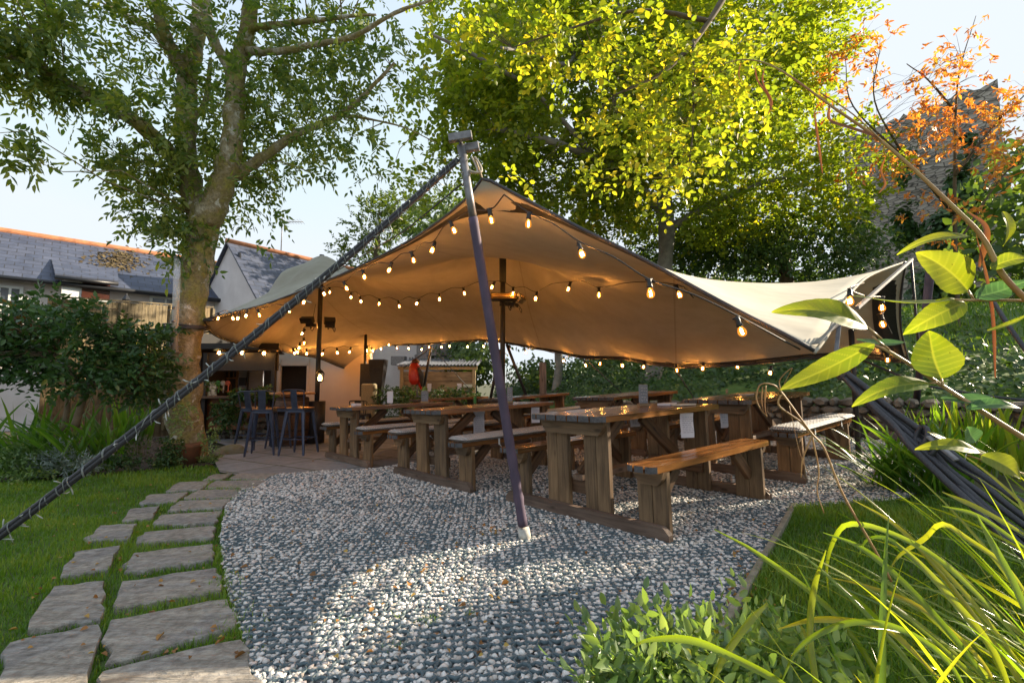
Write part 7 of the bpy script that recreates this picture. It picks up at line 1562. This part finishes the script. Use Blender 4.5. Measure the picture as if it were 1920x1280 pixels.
for pts, w_ in (([(1666, 272, 1.05), (1640, 255, 1.06), (1590, 238, 1.08), (1556, 225, 1.08), (1555, 198, 1.08)], .0055), ([(1662, 290, 1.05), (1652, 320, 1.06), (1660, 345, 1.06), (1648, 362, 1.06)], .0028), ([(1526, 205, 1.12), (1532, 250, 1.12), (1542, 325, 1.12)], .0036), ([(1415, 118, 1.22), (1420, 150, 1.22), (1440, 180, 1.22), (1446, 208, 1.22)], .0032), ([(1434, 125, 1.22), (1430, 155, 1.22), (1447, 190, 1.22), (1440, 215, 1.22)], .0030), ([(1390, 115, 1.25), (1385, 140, 1.25), (1392, 158, 1.25)], .0016), ([(1830, 440, .96), (1850, 520, .96), (1862, 600, .96), (1866, 708, .96)], .0042), ([(1812, 395, .97), (1850, 430, .96), (1836, 500, .96)], .007)):
    Vs = []; strip(Vs, pts, w_); q = [[k * 3 + c, k * 3 + c + 1, k * 3 + c + 4, k * 3 + c + 3] for k in range(29) for c in (0, 1)]; fast_mesh('dried_leaf', Vs[0] - co_, 4, np.array(q), np.full(90, .5), None, M_blo, cr, True)
sd_o = empty('dried_stalk', P(1640, 1040, 1.25), 0, 'tall dried orange stalk with hooked seed stems in front of the right bench', 'stem'); so_ = np.array(sd_o.location); mb = MB()
for pts, r_ in (([(1672, 1090, 1.2), (1640, 1030, 1.22), (1580, 925, 1.25), (1545, 840, 1.27), (1520, 810, 1.28), (1465, 735, 1.3), (1445, 720, 1.3), (1425, 722, 1.3), (1418, 745, 1.3), (1425, 765, 1.3), (1438, 780, 1.3)], .0030), ([(1522, 815, 1.28), (1535, 880, 1.28), (1532, 920, 1.27), (1545, 962, 1.26)], .0022), ([(1522, 818, 1.28), (1505, 860, 1.28), (1502, 895, 1.28)], .0025), ([(1523, 815, 1.28), (1500, 790, 1.29), (1462, 762, 1.3), (1462, 745, 1.3), (1470, 738, 1.3)], .0035), ([(1430, 725, 1.3), (1428, 750, 1.3), (1432, 775, 1.3)], .0018), ([(1436, 722, 1.3), (1434, 760, 1.3), (1438, 782, 1.3)], .0018), ([(1480, 760, 1.3), (1500, 850, 1.29), (1522, 898, 1.28)], .0008), ([(1465, 735, 1.3), (1462, 712, 1.3), (1485, 690, 1.28), (1470, 720, 1.3)], .0015)):
    p = [P(*q) - so_ for q in pts]; p = smooth(p, 6); mb.tube(p, list(np.linspace(r_, r_ * .5, len(p))), 6)
mb.build('stalk', M_can, sd_o)
# unseen trees beyond the right edge, added and shaped to shade the garden
for k, (t, s, z, rx, rz, n) in enumerate(((22, 6.3, 5.5, 3.6, 5.0, 3800), (27, 11.0, 6, 3.4, 5.5, 2600), (20, 1.58, 5.2, .92, 4.6, 1900), (20, 2.5, 4.3, .55, 4.5, 1100))):
    c = np.array([math.sin(SUN_AZ) * t - math.cos(SUN_AZ) * s, math.cos(SUN_AZ) * t + math.sin(SUN_AZ) * s]); r = np.random.default_rng(100 + k); q = nrmz(r.normal(size=(n, 3))) * r.random((n, 1)) ** .4 * [rx, rx, rz]; p = q + [c[0], c[1], z]
    kk = lumpy(p, .9, 200 + k) > (.22 if k < 2 else .10); p = p[kk]; q = q[kk]
    o = empty('shade_tree', (c[0], c[1], 0), 0, ['leafy tree beyond the right edge shading the tables', 'broad leafy tree further along beyond the right edge', 'narrow leafy tree beyond the right edge', 'shorter bushy tree beyond the right edge'][k], 'tree'); og = np.array([c[0], c[1], 0])
    MB().tube([(0, 0, -.3), (.1, 0, z * .5), (0, .1, z)], [.22, .17, .08], 10).build('trunk', M_gbark, o)
    leaves('crown', p - og, r.normal(size=p.shape), r.normal(size=p.shape), r.uniform(.35, .6, len(p)), .32, r.random(len(p)), L_hedge, o)
